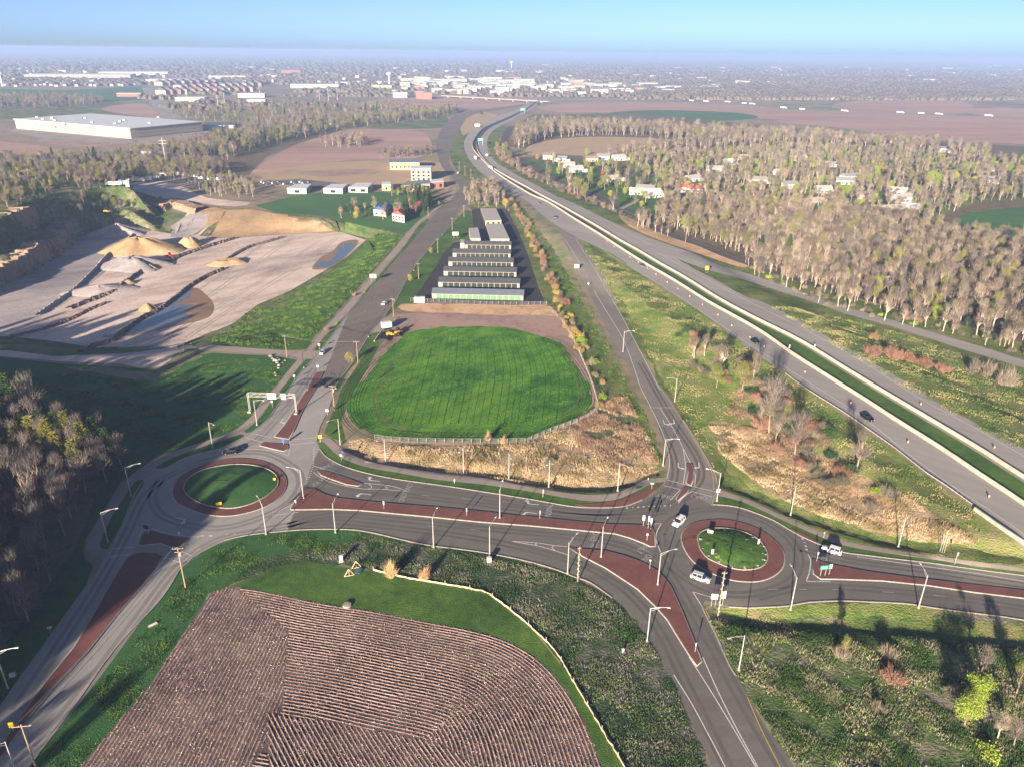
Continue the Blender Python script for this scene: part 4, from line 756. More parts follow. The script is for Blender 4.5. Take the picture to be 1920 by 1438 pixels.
SG = [(601,829,'yellow warning sign at the centre path corner','signyellow',1.2,1.2,1.8),(532,833,'blue round sign on the north splitter island','signblue',1.0,1.6,1.0),(411,949,'black and yellow chevron sign on the near rim of the left circle','signyellow',1.6,.9,.7),(515,901,'small yellow sign on the right rim of the left circle','signyellow',.7,.7,.5),
 (276,999,'dark pair of signs at the tip of the lower left splitter','steel_dark',1.5,1.2,1.6),(337,1008,'small red and white sign right of the lower left splitter','signwhite',.5,.7,1.3),(555,945,'small pale post sign on the red median tip','signwhite',.4,.8,.8),(640,862,'short white sign between path and kerb','signwhite',.7,.6,1.6),(643,858,'small blue-topped sign beside the centre path','signblue',.5,.6,2),
 (720,953,'keep-right post on the red median, west','steel',.4,1.2,1.6),(875,966,'keep-right post on the red median, middle','steel',.3,1.2,1.6),(1012,972,'thin post on the red median beside the painted word','steel',.3,1.2,1.8),(852,906,'white marker post beside the path kerb','signwhite',.35,.9,.8),(1018,931,'marker post on the grass between path and connecting road','steel',.35,1.2,1.6),
 (1206,986,'tall narrow white sign at the right end of the red median','signwhite',.7,1.8,2.2),(1215,990,'first of two slim white signs on the median end','signwhite',.45,1.8,2.6),(1220,992,'second of two slim white signs on the median end','signwhite',.45,1.6,2.4),(1213,1013,'small white and red sign on the median end','signwhite',.5,.7,1.8),
 (1218,1066,'thin sign post on the lower red median near the word markings','steel',.5,.4,2.6),(1303,1222,'thin post near the tip of the lower red median','steel',.3,.9,2.0),(1222,916,'white T-shaped sign where the centre path meets the crossing','signwhite',1.0,.4,1.8),(1215,900,'short yellowish marker on the path edge','signwhite',.25,.5,.5),
 (1345,930,'cluster sign at the foot of the ramp lamp','signwhite',1.2,1.2,1.6),(1331,1003,'white two-legged sign on the far rim of the right circle','signwhite',1.5,.9,1.0),(1421,1022,'white sign on the right rim of the right circle','signwhite',.6,1.6,.8),(1335,1041,'white sign on the near left rim of the right circle','signwhite',.6,1.6,.8),
 (1531,1052,'thin post at the nose of the right-hand median','steel',.35,.8,2.4),(1554,1077,'white upright sign on the right-hand red median','signwhite',.8,1.4,2.2),(1790,1057,'slim pole sign by the right-hand path','steel',.4,.9,3.0),(1544,1007,'small marker beside the right-hand path','signwhite',.3,.4,1.4),
 (1337,1136,'left pale sign back beside the spiral pole','signwhite',1.6,1.6,2.4),(1354,1134,'right pale sign back beside the spiral pole','signwhite',1.2,2.2,2.4),(552,713,'white round sign between path and arterial road','signwhite',.8,.8,1.6),(596,693,'white sign at the far tip of the north median','signwhite',.9,.9,1.2),(577,733,'pale round sign in the north red median','signwhite',1.1,.9,1.4),
 (511,763,'green-grey sign behind the gantry lamp','signwhite',.7,.7,2),(614,778,'small white sign on the verge left of the utility pole','signwhite',1.0,1.0,1.6),(599,655,'white sign at the quarry driveway corner','signwhite',1.0,1.0,1.8),(97,1190,'small sign on two posts at the edge of the left wood','signwhite',1.0,.6,2.0),(26,1372,'white and yellow sign on the lower left median','signyellow',.9,1.3,1.5),
 (700,529,'white billboard beside the left footpath','signwhite',3.6,2.2,2.6),(854,449,'white signboard of the storage yard','signwhite',4.2,2.4,3.0),(1537,617,'',None,0,0,0),(1325,512,'',None,0,0,0)]
for t in SG:
    if t[3]: sign(t[0], t[1], t[2], t[3], t[4], t[5], t[6], az=.0 if t[2].startswith('keep') else RNG.uniform(-.5, .5), n=2 if t[4] > 1.4 else 1)
    
sign(1325,512,'yellow sign on two posts in the grass beside the far exit ramp','signyellow',2.0,2.0,2.2,n=2)
sign(1081,508,'pale square board on the left edge of the ramp','signwhite',3.0,2.2,2.0,n=2)
sign(1103,537,'small white marker on the left kerb of the ramp','signwhite',.9,.9,1.2)
gs = sign(1542,1079,'green guide sign with white legend on the right-hand median','signgreen',2.3,1.3,2.2,az=.15,n=2)
mb = MB()
for k, (x, z_, w_) in enumerate(((-.45,2.85,.8),(.5,2.85,.6),(-.3,2.45,1.1),(.6,2.45,.4))): mb.box((x, -.135, z_), (w_, .02, .16))
mb.build('legend', M['whitep'], gs)
for k, (x, y) in enumerate(((1762,1034),(1766,1035),(1770,1036))): sign(x, y, ('left','middle','right')[k]+' slim post of three beside the right-hand footpath', 'steel', .22, .5, 5.0, az=.3)
# far highway signs
def bigsign(px, py, label, mat, w_, h_, z0, az=0):
    b = g1(px, py); r = empty('highway_sign', b, az, label, 'sign')
    MB().tube((-w_*.35, .3, 0), (-w_*.35, .3, z0+h_), .25, n=6).build('post', M['steel'], r); MB().tube((w_*.35, .3, 0), (w_*.35, .3, z0+h_), .25, n=6).build('post', M['steel'], r)
    p = MB().box((0, 0, z0+h_/2), (w_, .2, h_)).build('panel', M[mat], r)
    mb = MB()
    for k in range(3): mb.box((RNG.uniform(-.6, .6), -.13, z0+h_*(.25+.25*k)), (w_*RNG.uniform(.45, .75), .03, h_*.12))
    mb.build('legend', M['whitep'], r)
bigsign(901,273,'large green overhead sign above the curving highway','signgreen',8,4,5.5); bigsign(980,214,'far green overhead sign on the highway bend','signgreen',11,5,6); bigsign(895,240,'white board on the slope inside the highway bend','signwhite',9,4,2)
# ================================================================ TRAFFIC DRUMS
dm_b = MB().tube((0, 0, .05), (0, 0, .35), .30, .28, n=10).tube((0, 0, .5), (0, 0, .68), .27, .26, n=10).tube((0, 0, .83), (0, 0, 1.0), .25, .24, n=10).mesh('drum', M['orange_p'])
dm_w = MB().tube((0, 0, .35), (0, 0, .5), .275, n=10).tube((0, 0, .68), (0, 0, .83), .255, n=10).mesh('stripe', M['whitep'])
dm_k = MB().tube((0, 0, 0), (0, 0, .06), .45, n=10).mesh('base', M['tyre'])
DR = [(1138,454),(1151,464),(1181,484),(1197,493),(1214,504),(1230,516),(1251,531),(1271,543),(1293,557),(1317,573),(1346,592),(1372,612),(1406,634),(1433,651),(1509,699),(1595,757),(1702,830),(1854,932),(1726,759),(1864,840)]
for k, p in enumerate(DR):
    nb = k >= 18
    r = empty('traffic_drum', g1(*p), 0, ('orange and white drum on the far carriageway' if nb else 'orange and white drum in the line along the near carriageway barrier'), 'traffic drum', 'drums on the far carriageway' if nb else 'drums along the median barrier')
    r.scale = (.88,)*3; obj('drum', dm_b, r); obj('stripe', dm_w, r); obj('base', dm_k, r)
# two bridge-drain posts in the median with long shadows
for p, l_ in (((1479,657),'slim white post standing in the grass median'),((1526,656),'slim white post standing at the far barrier')): sign(*p, l_, 'signwhite', .5, 1.6, 1.2, name='marker_post', cat='post')
# ================================================================ VEHICLES
def carpaint(n, c): return plain(n, c, .25, .1, .03, spec=.6)
PAINT = {'white': carpaint('white_car_paint', (.75,.75,.74)), 'silver': carpaint('silver_car_paint', (.50,.51,.52)), 'black': plain('black_car_paint', (.006,.006,.008), .5, 0, .03, spec=.08), 'grey': carpaint('grey_car_paint', (.16,.17,.18)), 'blue': carpaint('blue_car_paint', (.05,.10,.22)), 'red': carpaint('red_paint', (.45,.03,.03)), 'yellow': carpaint('yellow_machine_paint', (.75,.38,.03))}
def loft(stations, nseg):
    V = []; F = []
    for s_ in stations: V += s_
    for i in range(len(stations)-1):
        for k in range(nseg-1): a = i*nseg+k; F.append((a, a+1, a+nseg+1, a+nseg))
    F.append(tuple(range(nseg))[::-1]); F.append(tuple(range((len(stations)-1)*nseg, len(stations)*nseg))); return V, F
tyre = None
def car(front, rear, color, label, kind='suv', scale=1.0, group=None):
    a, b = g1(*rear), g1(*front); c = (a+b)/2; az = math.atan2(b[1]-a[1], b[0]-a[0])
    r = empty('car', c, az, label, 'car', group); r.scale = (scale,)*3; P = PAINT[color]
    L = 4.75; top = 1.72 if kind == 'suv' else 1.46; W = .93
    # lower body stations along x: (x, floor z, shoulder z, half width)
    st = [(-2.37,.42,.86,.74),(-2.30,.30,1.02,.86),(-1.9,.24,1.06,.93),(-.9,.22,1.04,.95),(.6,.22,1.02,.95),(1.4,.24,.98,.93),(2.0,.26,.88,.89),(2.3,.32,.74,.80),(2.38,.40,.62,.70)]
    S = []
    for x, z0, z1, w_ in st: S.append([(x, w_*.92, z0), (x, w_, z0+.18), (x, w_, z1-.18), (x, w_*.93, z1), (x, 0, z1+.04), (x, -w_*.93, z1), (x, -w_, z1-.18), (x, -w_, z0+.18), (x, -w_*.92, z0)])
    V, F = loft(S, 9); body = MB().add(V, F).build('body', P, r, smooth_=True)
    cab = [(-2.15,.99,.80),(-1.75,top-.10,.68),(-1.3,top,.66),(.25,top,.66),(.55,top-.06,.67),(1.15,1.0,.80)] if kind == 'suv' else [(-1.75,1.0,.80),(-1.15,top-.06,.64),(-.6,top,.62),(.1,top,.62),(.4,top-.05,.63),(1.3,.99,.80)]
    S = [[(x, .80, .98), (x, max(w_, .60), z), (x, 0, z+.03), (x, -max(w_, .60), z), (x, -.80, .98)] for x, z, w_ in cab]
    V, F = loft(S, 5); MB().add(V, F).build('window_band', M['glass'], r)
    x0, x1 = (-1.85, .55) if kind == 'suv' else (-1.1, .3)
    MB().box(((x0+x1)/2, 0, top+.025), (x1-x0, 1.30, .07), taper=.93).build('roof', P, r)
    mb = MB()
    for x in ((x0+.05), (x0+x1)/2, x1-.05):
        for y in (-1, 1): mb.tube((x-.1, y*.83, .98), (x, y*.66, top+.02), .045, n=4)
    po_ = mb.build('pillar', P, r); po_['kind'] = 'stuff'
    tm = MB().tube((0, -.12, 0), (0, .12, 0), .36, n=14).mesh('tyre', M['tyre']); rm = MB().tube((0, -.13, 0), (0, .13, 0), .2, n=10).mesh('rim', M['rim'])
    for x in (-1.42, 1.42):
        for y in (-1, 1): t_ = obj('wheel', tm, r, (x, y*.86, .36)); obj('rim', rm, t_)
    for y in (-1, 1):
        MB().box((2.27, y*.58, .70), (.2, .32, .14)).build('headlight', M['lampw'], r); MB().box((-2.33, y*.68, .86), (.12, .26, .2)).build('tail_light', M['lampr'], r)
        MB().box((.75, y*1.02, 1.02), (.16, .2, .14)).build('mirror', P, r)
    return r
car((1264,989),(1281,973),'white','white four-wheel-drive car entering the right roundabout beside the red median','suv',1.1)
car((1328,1091),(1298,1081),'silver','silver hatchback circling below the right roundabout island','suv',1.05)
car((1543,1029),(1575,1039),'white','white estate car with dark roof glass arriving from the right-hand road','suv',1.05)
car((417,851),(449,848),'black','black saloon above the red apron of the left roundabout','sedan',1.05)
car((601,668),(609,658),'silver','silver car coming down the arterial road at the quarry driveway','sedan')
car((725,567),(716,575),'white','white car driving away up the arterial road','sedan')
car((1635,791),(1617,781),'black','black saloon on the highway past the dry triangle','sedan',1.05)
car((1422,647),(1409,639),'black','black car on the highway near the barrier shadow','sedan')
car((1208,504),(1196,497),'grey','dark grey car between the drums on the highway','suv')
car((1014,385),(1006,380),'grey','dark car on the highway just below the far bend','sedan')
car((1044,412),(1036,407),'grey','dark car where the ramp leaves the highway','suv')
car((856,329),(862,322),'white','white car on the far bend of the arterial road','suv')
def truck(front, rear, label, cab='white', box='whitep', L=12., Hh=3.9, tractor=True, group=None, cat='truck', name='semi_truck'):
    a, b = g1(*rear), g1(*front); c = a; az = math.atan2(b[1]-a[1], b[0]-a[0]); r = empty(name, c, az, label, cat, group)
    MB().box((L/2, 0, 1.1+(Hh-1.1)/2), (L, 2.5, Hh-1.1)).build('cargo_box', M[box], r); MB().box((L/2, 0, .95), (L*.95, 1.0, .22)).build('chassis', M['steel_dark'], r)
    tm = MB().tube((0, -.3, 0), (0, .3, 0), .5, n=10).mesh('wheel', M['tyre']); xs = [1.2, 2.4]
    if tractor:
        MB().box((L+1.7, 0, 1.75), (2.2, 2.4, 2.5), taper=.9).box((L+3.2, 0, 1.2), (1.4, 2.0, 1.2), taper=.9).build('cab', PAINT[cab], r); MB().box((L+2.55, 0, 2.35), (.6, 2.1, .7), taper=.9).build('windscreen', M['glass'], r); xs += [L-.6, L+.7, L+3.2]
    for x in xs:
        for y in (-1, 1): obj('wheel', tm, r, (x, y*1.05, .5))
    return r
truck((899,306),(890,298),'white lorry on the near lanes of the highway bend',L=7,Hh=3.4); truck((928,322),(917,316),'white lorry in the shade of the highway bend',L=8,Hh=3.4); truck((908,288),(913,295),'white box lorry on the far lanes of the highway bend',L=6,Hh=3.4)
for k, (x, y) in enumerate(((1302,191),(1328,192),(1368,193),(1400,196),(1414,197),(1472,204),(1508,207),(1586,210),(1690,213),(1730,215),(1762,216),(1855,219))):
    truck((x+1, y+.05),(x-9, y-.5),'white semi-trailer in the distant line along the cross highway',L=13,Hh=3.6,tractor=(k % 3 > 0),group='lorries on the distant cross highway')
truck((326,251),(319,251.5),'blue-black lorry on the street below the great warehouse','blue','steel_dark',13,4.2)
for k, (x, y) in enumerate(((199,349),(212,351),(226,352),(240,354),(228,337),(236,340),(248,342),(262,341),(275,338))):
    truck((x+22, y-.5),(x, y),'white parked semi-trailer in the yard above the quarry',L=12,Hh=3.8,tractor=False,group='trailers parked in the yard',cat='trailer',name='trailer')
for k, (x, y) in enumerate(((280,332),(300,331),(322,329),(330,331),(352,334),(372,337),(390,339))):
    truck((x+20, y+.6),(x, y),'white container in the row along the top of the yard',L=13,Hh=3.4,tractor=False,group='containers along the yard edge',cat='trailer',name='trailer')
for k in range(16):
    x = 490+k*5.2+(k > 8)*10; y = 343+(k % 3)*2.0; p = g1(x, y); car((x+2, y-1.2),(x-1, y+.8),('white','silver','grey','blue')[k % 4],('white','silver','grey','blue')[k % 4]+' car parked in the lot beside the long sheds','suv',group='cars parked by the sheds in '+('white','silver','grey','blue')[k % 4])
# roadside works beside the arterial road: box trailer, pipe stack, yellow machine
truck((729,617),(716,619),'white box trailer parked on the dirt entrance','white','whitep',4.6,3.6,tractor=False,cat='trailer',name='box_trailer')
b = g1(716,640); v = g1(727,624)-b; r = empty('pipe_stack', b, math.atan2(v[1], v[0]), 'stack of long black pipes lying beside the dirt entrance', 'pipes')
pm = MB().tube((0, 0, 0), (11, 0, 0), .30, n=8).mesh('pipe', M['steel_dark'])
for k in range(9): obj('pipe', pm, r, (RNG.uniform(-.4, .4), -(k-3)*.64, .32))
for k in range(6): obj('pipe', pm, r, (RNG.uniform(-.4, .4), -(k-2)*.64-.3, .88))
MB().box((5, 3.2, .3), (12, .4, .5)).build('skid', M['trunk_pale'], r)
def loader(px, py, az, label, paint='yellow'):
    r = empty('wheel_loader', g1(px, py), az, label, 'loader'); 
    MB().box((-1.2, 0, 1.5), (2.8, 2.0, 1.1), taper=.9).box((1.2, 0, 1.1), (1.6, 1.5, .7)).build('body', PAINT[paint], r)
    MB().box((-.1, 0, 2.6), (1.3, 1.5, 1.3), taper=.85).build('cab', M['glass'], r)
    MB().tube((1.0, -.6, 1.6), (3.2, -.6, .8), .14, n=5).tube((1.0, .6, 1.6), (3.2, .6, .8), .14, n=5).build('arm', PAINT[paint], r)
    mb = MB(); mb.add([(3.2,-1.4,.2),(4.3,-1.4,.1),(4.3,1.4,.1),(3.2,1.4,.2),(3.0,-1.4,1.3),(3.0,1.4,1.3)], [(0,1,2,3),(0,3,5,4),(0,4,1),(3,2,5)]); mb.build('bucket', M['steel_dark'], r)
    tm = MB().tube((0, -.35, 0), (0, .35, 0), .75, n=12).mesh('wheel', M['tyre'])
    for x in (-1.6, 1.5):
        for y in (-1, 1): obj('wheel', tm, r, (x, y*1.05, .75))
loader(735,631,.3,'yellow wheel loader next to the black pipe stack'); loader(747,627,1.0,'yellow machine with white cab behind the pipe stack')
loader(319,483,2.4,'red loader on the quarry floor between the gravel heaps','red'); loader(202,400,.3,'yellow loader on the far haul road in the quarry'); loader(172,435,.8,'orange drill rig at the foot of the far quarry wall','red')
car((241,421),(227,424),'white','white pickup on the quarry floor near the far gravel heap','suv',1.6)
# little things near the silt fence
def smallbox(px, py, d, mat, label, cat, name, az=0):
    r = empty(name, g1(px, py), az, label, cat); MB().box((0, 0, d[2]/2), d).build('body', M[mat], r); MB().box((0, 0, d[2]+.06), (d[0]+.15, d[1]+.15, .12)).build('lid', M[mat], r); MB().box((0, 0, .04), (d[0]+.5, d[1]+.5, .1)).build('pad', M['kerb'], r); return r
smallbox(640,1052,(.9,.7,1.7),'whitep','white upright utility cabinet in the grass above the ploughed field','cabinet','utility_cabinet',.2)
smallbox(917,1053,(1.1,.8,1.3),'whitep','white control cabinet at the foot of a street lamp','cabinet','utility_cabinet',.1)
smallbox(787,567,(5.5,2.6,2.7),'whitep','white container office at the corner of the storage lot','container','storage_container',0)
smallbox(287,1171,(1.6,.25,.2),'whitep','small white slab lying in the left grass verge','slab','loose_slab',.8); smallbox(24,1267,(.9,.6,.6),'whitep','small white box at the left wood edge','box','small_box',.4)
smallbox(1168,1222,(.4,.3,.8),'whitep','tiny white marker in the brush left of the exit road','marker','marker_box',.4)
r = empty('timber_frame', g1(655,1079), .35, 'light timber swing-like frame lying beside a blue panel in the grass', 'timber frame')
for k, (x, y) in enumerate(((0,0),(2.2,2.6))):
    mb = MB(); P_ = [(x-1.2,y,.05),(x+1.2,y,.05),(x,y,2.1)]
    for a, b in ((0,1),(1,2),(2,0)): mb.tube(P_[a], P_[b], .11, n=4)
    mb.tube(((P_[0][0]+P_[1][0])/2, y, .05), P_[2], .07, n=4); mb.build('a_frame', M['silt'], r)
MB().tube((1.2,0,.1),(3.4,2.6,.1),.11,n=4).tube((-1.2,0,.1),(1.0,2.6,.1),.11,n=4).build('runner', M['silt'], r)
MB().box((2.6,.9,.25),(1.3,2.0,.12),rz=-.6).build('blue_panel', PAINT['blue'], r)
r = empty('manhole', g1(651,1135), 0, 'round concrete manhole ring in the grass at the edge of the ploughed field', 'manhole')
MB().tube((0,0,-.2),(0,0,.45),1.15,.95,n=20).build('ring', M['kerb'], r); MB().tube((0,0,.45),(0,0,.5),.6,n=16).build('cover', M['path'], r)
# ---------------------------------------------------------------- boulders
def rock_mesh(seed, mat='kerb'):
    rg = np.random.default_rng(seed); import bmesh; bm = bmesh.new(); bmesh.ops.create_icosphere(bm, subdivisions=2, radius=1)
    dirs = rg.normal(size=(9, 3)); dirs /= np.linalg.norm(dirs, axis=1)[:, None]; cut = rg.uniform(.55, .9, 9)
    for v in bm.verts:
        p = np.array(v.co)
        for d, c in zip(dirs, cut):
            e = p@d
            if e > c: p = p-d*(e-c)
        v.co = p*[1.1, .9, .7]
    me = bpy.data.meshes.new('boulder'); bm.to_mesh(me); bm.free(); me.materials.append(M[mat]); return me
M['stone'] = plain('pale_boulder_stone', (.26,.235,.21), .9, var=.35, scale=1.2); M['stone_b'] = plain('brown_stone', (.30,.23,.17), .9, var=.35, scale=1.2)
RK = [rock_mesh(k, 'stone') for k in range(4)]; RKB = [rock_mesh(k+9, 'stone_b') for k in range(3)]
for k, (x, y, s_) in enumerate(((507,669,1.3),(511,673,.9),(516,677,1.5),(520,681,1.1),(523,686,1.2),(522,691,.8),(516,700,.9),(517,705,.6),(530,682,.7),(535,677,.6),(520,673,.7),(524,676,.9))):
    p = g1(x, y); o = obj('boulder', RK[k % 4], None, p+[0, 0, .2]); o.rotation_euler = (0, 0, k*1.3); o.scale = (s_*.75,)*3; tag(o, 'pale boulder in the heap on the dark meadow by the quarry driveway', 'boulder', 'boulders by the quarry driveway')
for k in range(60):
    a = RNG.uniform(0, 6.28); q = INN2[k % len(INN2)]; c = np.mean(INN2, 0); t = RNG.uniform(.82, .97); x, y = c+(np.array(q)-c)*t+RNG.uniform(-3, 3, 2)*.5
    if (x-1352)+(y-1005)*1.5 < 0 and k % 3: continue
    p = g1(x, y); o = obj('boulder', RK[k % 4], None, p+[0, 0, .35]); o.rotation_euler = (0, 0, a); s_ = RNG.uniform(.15, .38); o.scale = (s_,)*3; tag(o, 'small stone in the border of the right roundabout island', 'stone', 'stones round the right island')
# fallen concrete blocks in a row by the quarry wall
for k in range(12):
    t = k/11; x, y = 92+t*28, 485-t*13; p = g1(x, y); o = obj('boulder', RK[k % 4], None, p+[0, 0, .6]); o.scale = (1.1, .9, .8); o.rotation_euler = (0, 0, k); tag(o, 'white stone block in the row at the foot of the quarry wall', 'stone', 'white blocks in the quarry')
# ================================================================ QUARRY: heaps, rubble ridges, ponds
def heap(px, py, r, h, mat, label, sx=1.0, rot=0, flat=0, seed=0):
    c = g1(px, py); rg = np.random.default_rng(seed+31); nr, na = 14, 44; V = []; F = []
    ph = rg.uniform(0, 6.28, 6); am = rg.uniform(.02, .09, 6)
    for i in range(nr):
        t = 1-i/(nr-1)
        for k in range(na):
            a = 2*math.pi*k/na; rr = r*t*(1+sum(am[j]*math.sin((j+1)*a+ph[j]) for j in range(6))); x, y = rr*math.cos(a)*sx, rr*math.sin(a)
            z_ = h*min(1-t, 1-flat)/(1-flat)*(1+.06*math.sin(7*a+ph[0]))+rg.normal(0, .08*h/5)*(t < .95)
            x, y = x*math.cos(rot)-y*math.sin(rot), x*math.sin(rot)+y*math.cos(rot); V.append((x, y, max(z_, -.3)-.3*(i == 0)))
    F = [(i*na+k, i*na+(k+1) % na, (i+1)*na+(k+1) % na, (i+1)*na+k) for i in range(nr-1) for k in range(na)]
    o = obj('gravel_heap', mesh_np('gravel_heap', V, F, M[mat], smooth_=True), None, c); tag(o, label, 'gravel heap'); return o
heap(262,470,19,8.5,'orange','large orange gravel heap in the middle of the quarry',1.5,.2,.25,1); heap(355,460,9,5.5,'orange','smaller orange heap behind the red loader',1.1,.6,.3,2)
heap(222,437,17,7,'quarry_grey','grey gravel heap at the far side of the quarry',1.4,0,0,3); heap(250,500,15,6,'quarry_grey','grey-brown flat-topped heap in front of the orange heap',1.5,.1,.3,4)
heap(188,545,14,3.2,'quarry_grey','low pale grey heap at the near left of the quarry floor',1.4,.5,0,5); heap(283,505,6,3.0,'orange','little orange cone beside the grey-brown heap',1,0,0,6)
heap(427,494,8,2.6,'orange','long tan block of earth in the middle of the pale floor',1.6,.5,.55,7); heap(278,580,5,3.2,'orange','tan cone at the tip of the water-filled pond',1.0,.8,.1,8); heap(242,532,4,2.2,'orange','tan knob on the rubble ridge',1.4,.8,.1,9)
M['rubble'] = gr('rubble', [(.08,.065,.055),(.17,.13,.105),(.28,.22,.18)], big=.1, mid=.5, fine=2, bump=1, bdist=.4)
def ridge(name, px, w_, h, mat, label):
    q = drape(px, 1.3, 4); z = H(q[:, 0], q[:, 1]); n = len(q); ks = [(-1,-.3),(-.6,.45),(-.15,1),(.25,.9),(.7,.4),(1,-.3)]; V = []
    for a, b in ks:
        oo = offs(q, (a*w_/2)*(1+RNG.uniform(-.35, .35, n))); V.append(np.column_stack([oo, z+b*h*(RNG.uniform(.75, 1.2, n) if b > 0 else 1)]))
    V = np.vstack(V); F = [(j*n+i, j*n+i+1, (j+1)*n+i+1, (j+1)*n+i) for j in range(len(ks)-1) for i in range(n-1)]
    o = obj(name, mesh_np(name, V, F, M[mat])); tag(o, label, 'earth ridge', kind=None)
ridge('rubble_ridge',[(150,661),(175,650),(210,640),(232,622),(262,600),(300,580),(330,558),(352,540),(385,520),(420,505)],4.5,1.5,'rubble','rubble ridge along the upper bank of the large pond')
ridge('rubble_ridge',[(420,492),(440,478),(470,463),(500,455),(530,446)],4,1.3,'rubble','rubble ridge continuing beyond the tan block')
ridge('rubble_ridge',[(130,580),(180,560),(215,548),(230,535),(262,512),(300,498),(340,480),(370,470),(400,460),(440,448)],5,1.7,'rubble','long rubble ridge through the middle of the quarry floor')
ridge('rubble_ridge',[(20,632),(80,618),(130,600),(170,580),(200,568)],4,1.0,'rubble','low rubble ridge in the near left of the quarry')
ridge('pipeline_bank',[(72,592),(100,572),(135,548),(165,520),(180,505),(200,482),(225,462),(245,446),(270,428)],3.0,1.6,'quarry_grey','dark straight bank with a pipe crossing the grey quarry floor')
def rockwall(px, zb, h, label, back=2.0):
    q = resample(atz(smooth(px, 5), zb), 1.3); n = len(q); K = 9; rg = np.random.default_rng(int(h*10)); rib = rg.normal(0, .6, n)+1.2*np.sin(np.arange(n)*.23)+.8*np.sin(np.arange(n)*.71); V = []
    top = h*(1+.10*np.sin(np.arange(n)*.11)+.06*rg.normal(size=n))
    for j in range(K):
        t = j/(K-1); o_ = -back*t-.9*(int(t*4)/4)+rib*(.8-.3*t)+rg.normal(0, .28, n); V.append(np.column_stack([offs(q, -o_-3.6), zb-1+t*(top+1)]))
    V.append(np.column_stack([offs(q, 9), zb+top+rg.normal(0, .3, n)])); V.append(np.column_stack([offs(q, 14), np.full(n, zb+h*.6)])); K += 2
    F = [(j*n+i, j*n+i+1, (j+1)*n+i+1, (j+1)*n+i) for j in range(K-1) for i in range(n-1)]
    o = obj('quarry_wall', mesh_np('quarry_wall', np.vstack(V), F, M['cliffrock'])); o['kind'] = 'structure'
M['cliffrock'] = gr('quarried_rock_face', [(.07,.055,.04),(.20,.145,.10),(.36,.26,.175),(.13,.10,.075),(.28,.20,.14)], big=.06, mid=.4, fine=2.2, bump=1, bdist=.8)
rockwall([(-120,588),(-50,560),(0,534),(35,517),(70,499),(112,472),(128,452),(150,438)], QZ, 10.5, 'lower wall')
rockwall([(-120,512),(-50,486),(0,462),(35,446),(62,432),(72,412)], 2.0, 15, 'upper wall')
rockwall([(165,437),(200,428),(240,425),(272,414)], QZ, 7, 'back wall')
rockwall([(300,398),(325,392),(350,398),(372,402)], -3, 5, 'road wall')
M['wet'] = gr('wet_orange_mud', [(.16,.10,.06),(.24,.15,.09),(.32,.21,.13)], big=.05, mid=.3, fine=2, bump=.3, rough=.5)
wt = bpy.data.materials.new('pond_water'); wt.use_nodes = True; bb = wt.node_tree.nodes['Principled BSDF']; bb.inputs['Base Color'].default_value = (.11,.125,.14,1); bb.inputs['Roughness'].default_value = .12; bb.inputs['Specular IOR Level'].default_value = .8; M['water'] = wt
def flat(name, px, mat, dz, sm=3):
    q = G(smooth(px, sm, True)); z_ = np.median(q[:, 2])+dz; n = len(q); tr = tessellate_polygon([[Vector((p[0], p[1], 0)) for p in q]])
    V = np.column_stack([q[:, :2], np.full(n, z_)]); F = np.array([t for t in tr], dtype=np.int32)
    a = V[F[:, 1]]-V[F[:, 0]]; b = V[F[:, 2]]-V[F[:, 0]]; fl = (a[:, 0]*b[:, 1]-a[:, 1]*b[:, 0]) < 0; F[fl] = F[fl][:, ::-1]
    obj(name, mesh_np(name, V, F, M[mat]), kind='structure')
tq = MB()
for k_ in (1, 4, 9, 13):
    f_ = k_/15; a_ = (640-f_*150+RNG.uniform(-8, 8), 446+RNG.uniform(-4, 6)); b_ = (470-f_*190, 560+f_*25); c_ = (360-f_*200, 630+RNG.uniform(-6, 6))
    for o_ in (0, 2.2):
        V, F = ribbon(offs(drape([a_, ((a_[0]+b_[0])/2+RNG.uniform(-12, 12), (a_[1]+b_[1])/2), b_, c_], 2.5, 5), o_), .5, .045); tq.add(V, F.tolist())
tq.build('vehicle_ruts', M['quarry_grey'], kind='structure')
flat('mud_flat',[(235,620),(280,590),(340,553),(365,540),(385,552),(400,570),(398,588),(380,600),(330,612),(290,620),(260,628),(220,632),(190,632)],'wet',.05)
flat('pond',[(190,630),(225,624),(262,600),(292,578),(330,556),(352,544),(356,556),(335,568),(325,572),(362,572),(345,582),(352,598),(330,608),(285,618),(260,624),(225,630)],'water',.09)
flat('mud_flat',[(585,505),(600,485),(625,470),(640,455),(665,450),(672,455),(660,470),(640,488),(615,503)],'wet',.05)
flat('pond',[(590,500),(600,492),(622,488),(630,475),(640,460),(660,455),(668,460),(655,474),(640,486),(612,502)],'water',.09)
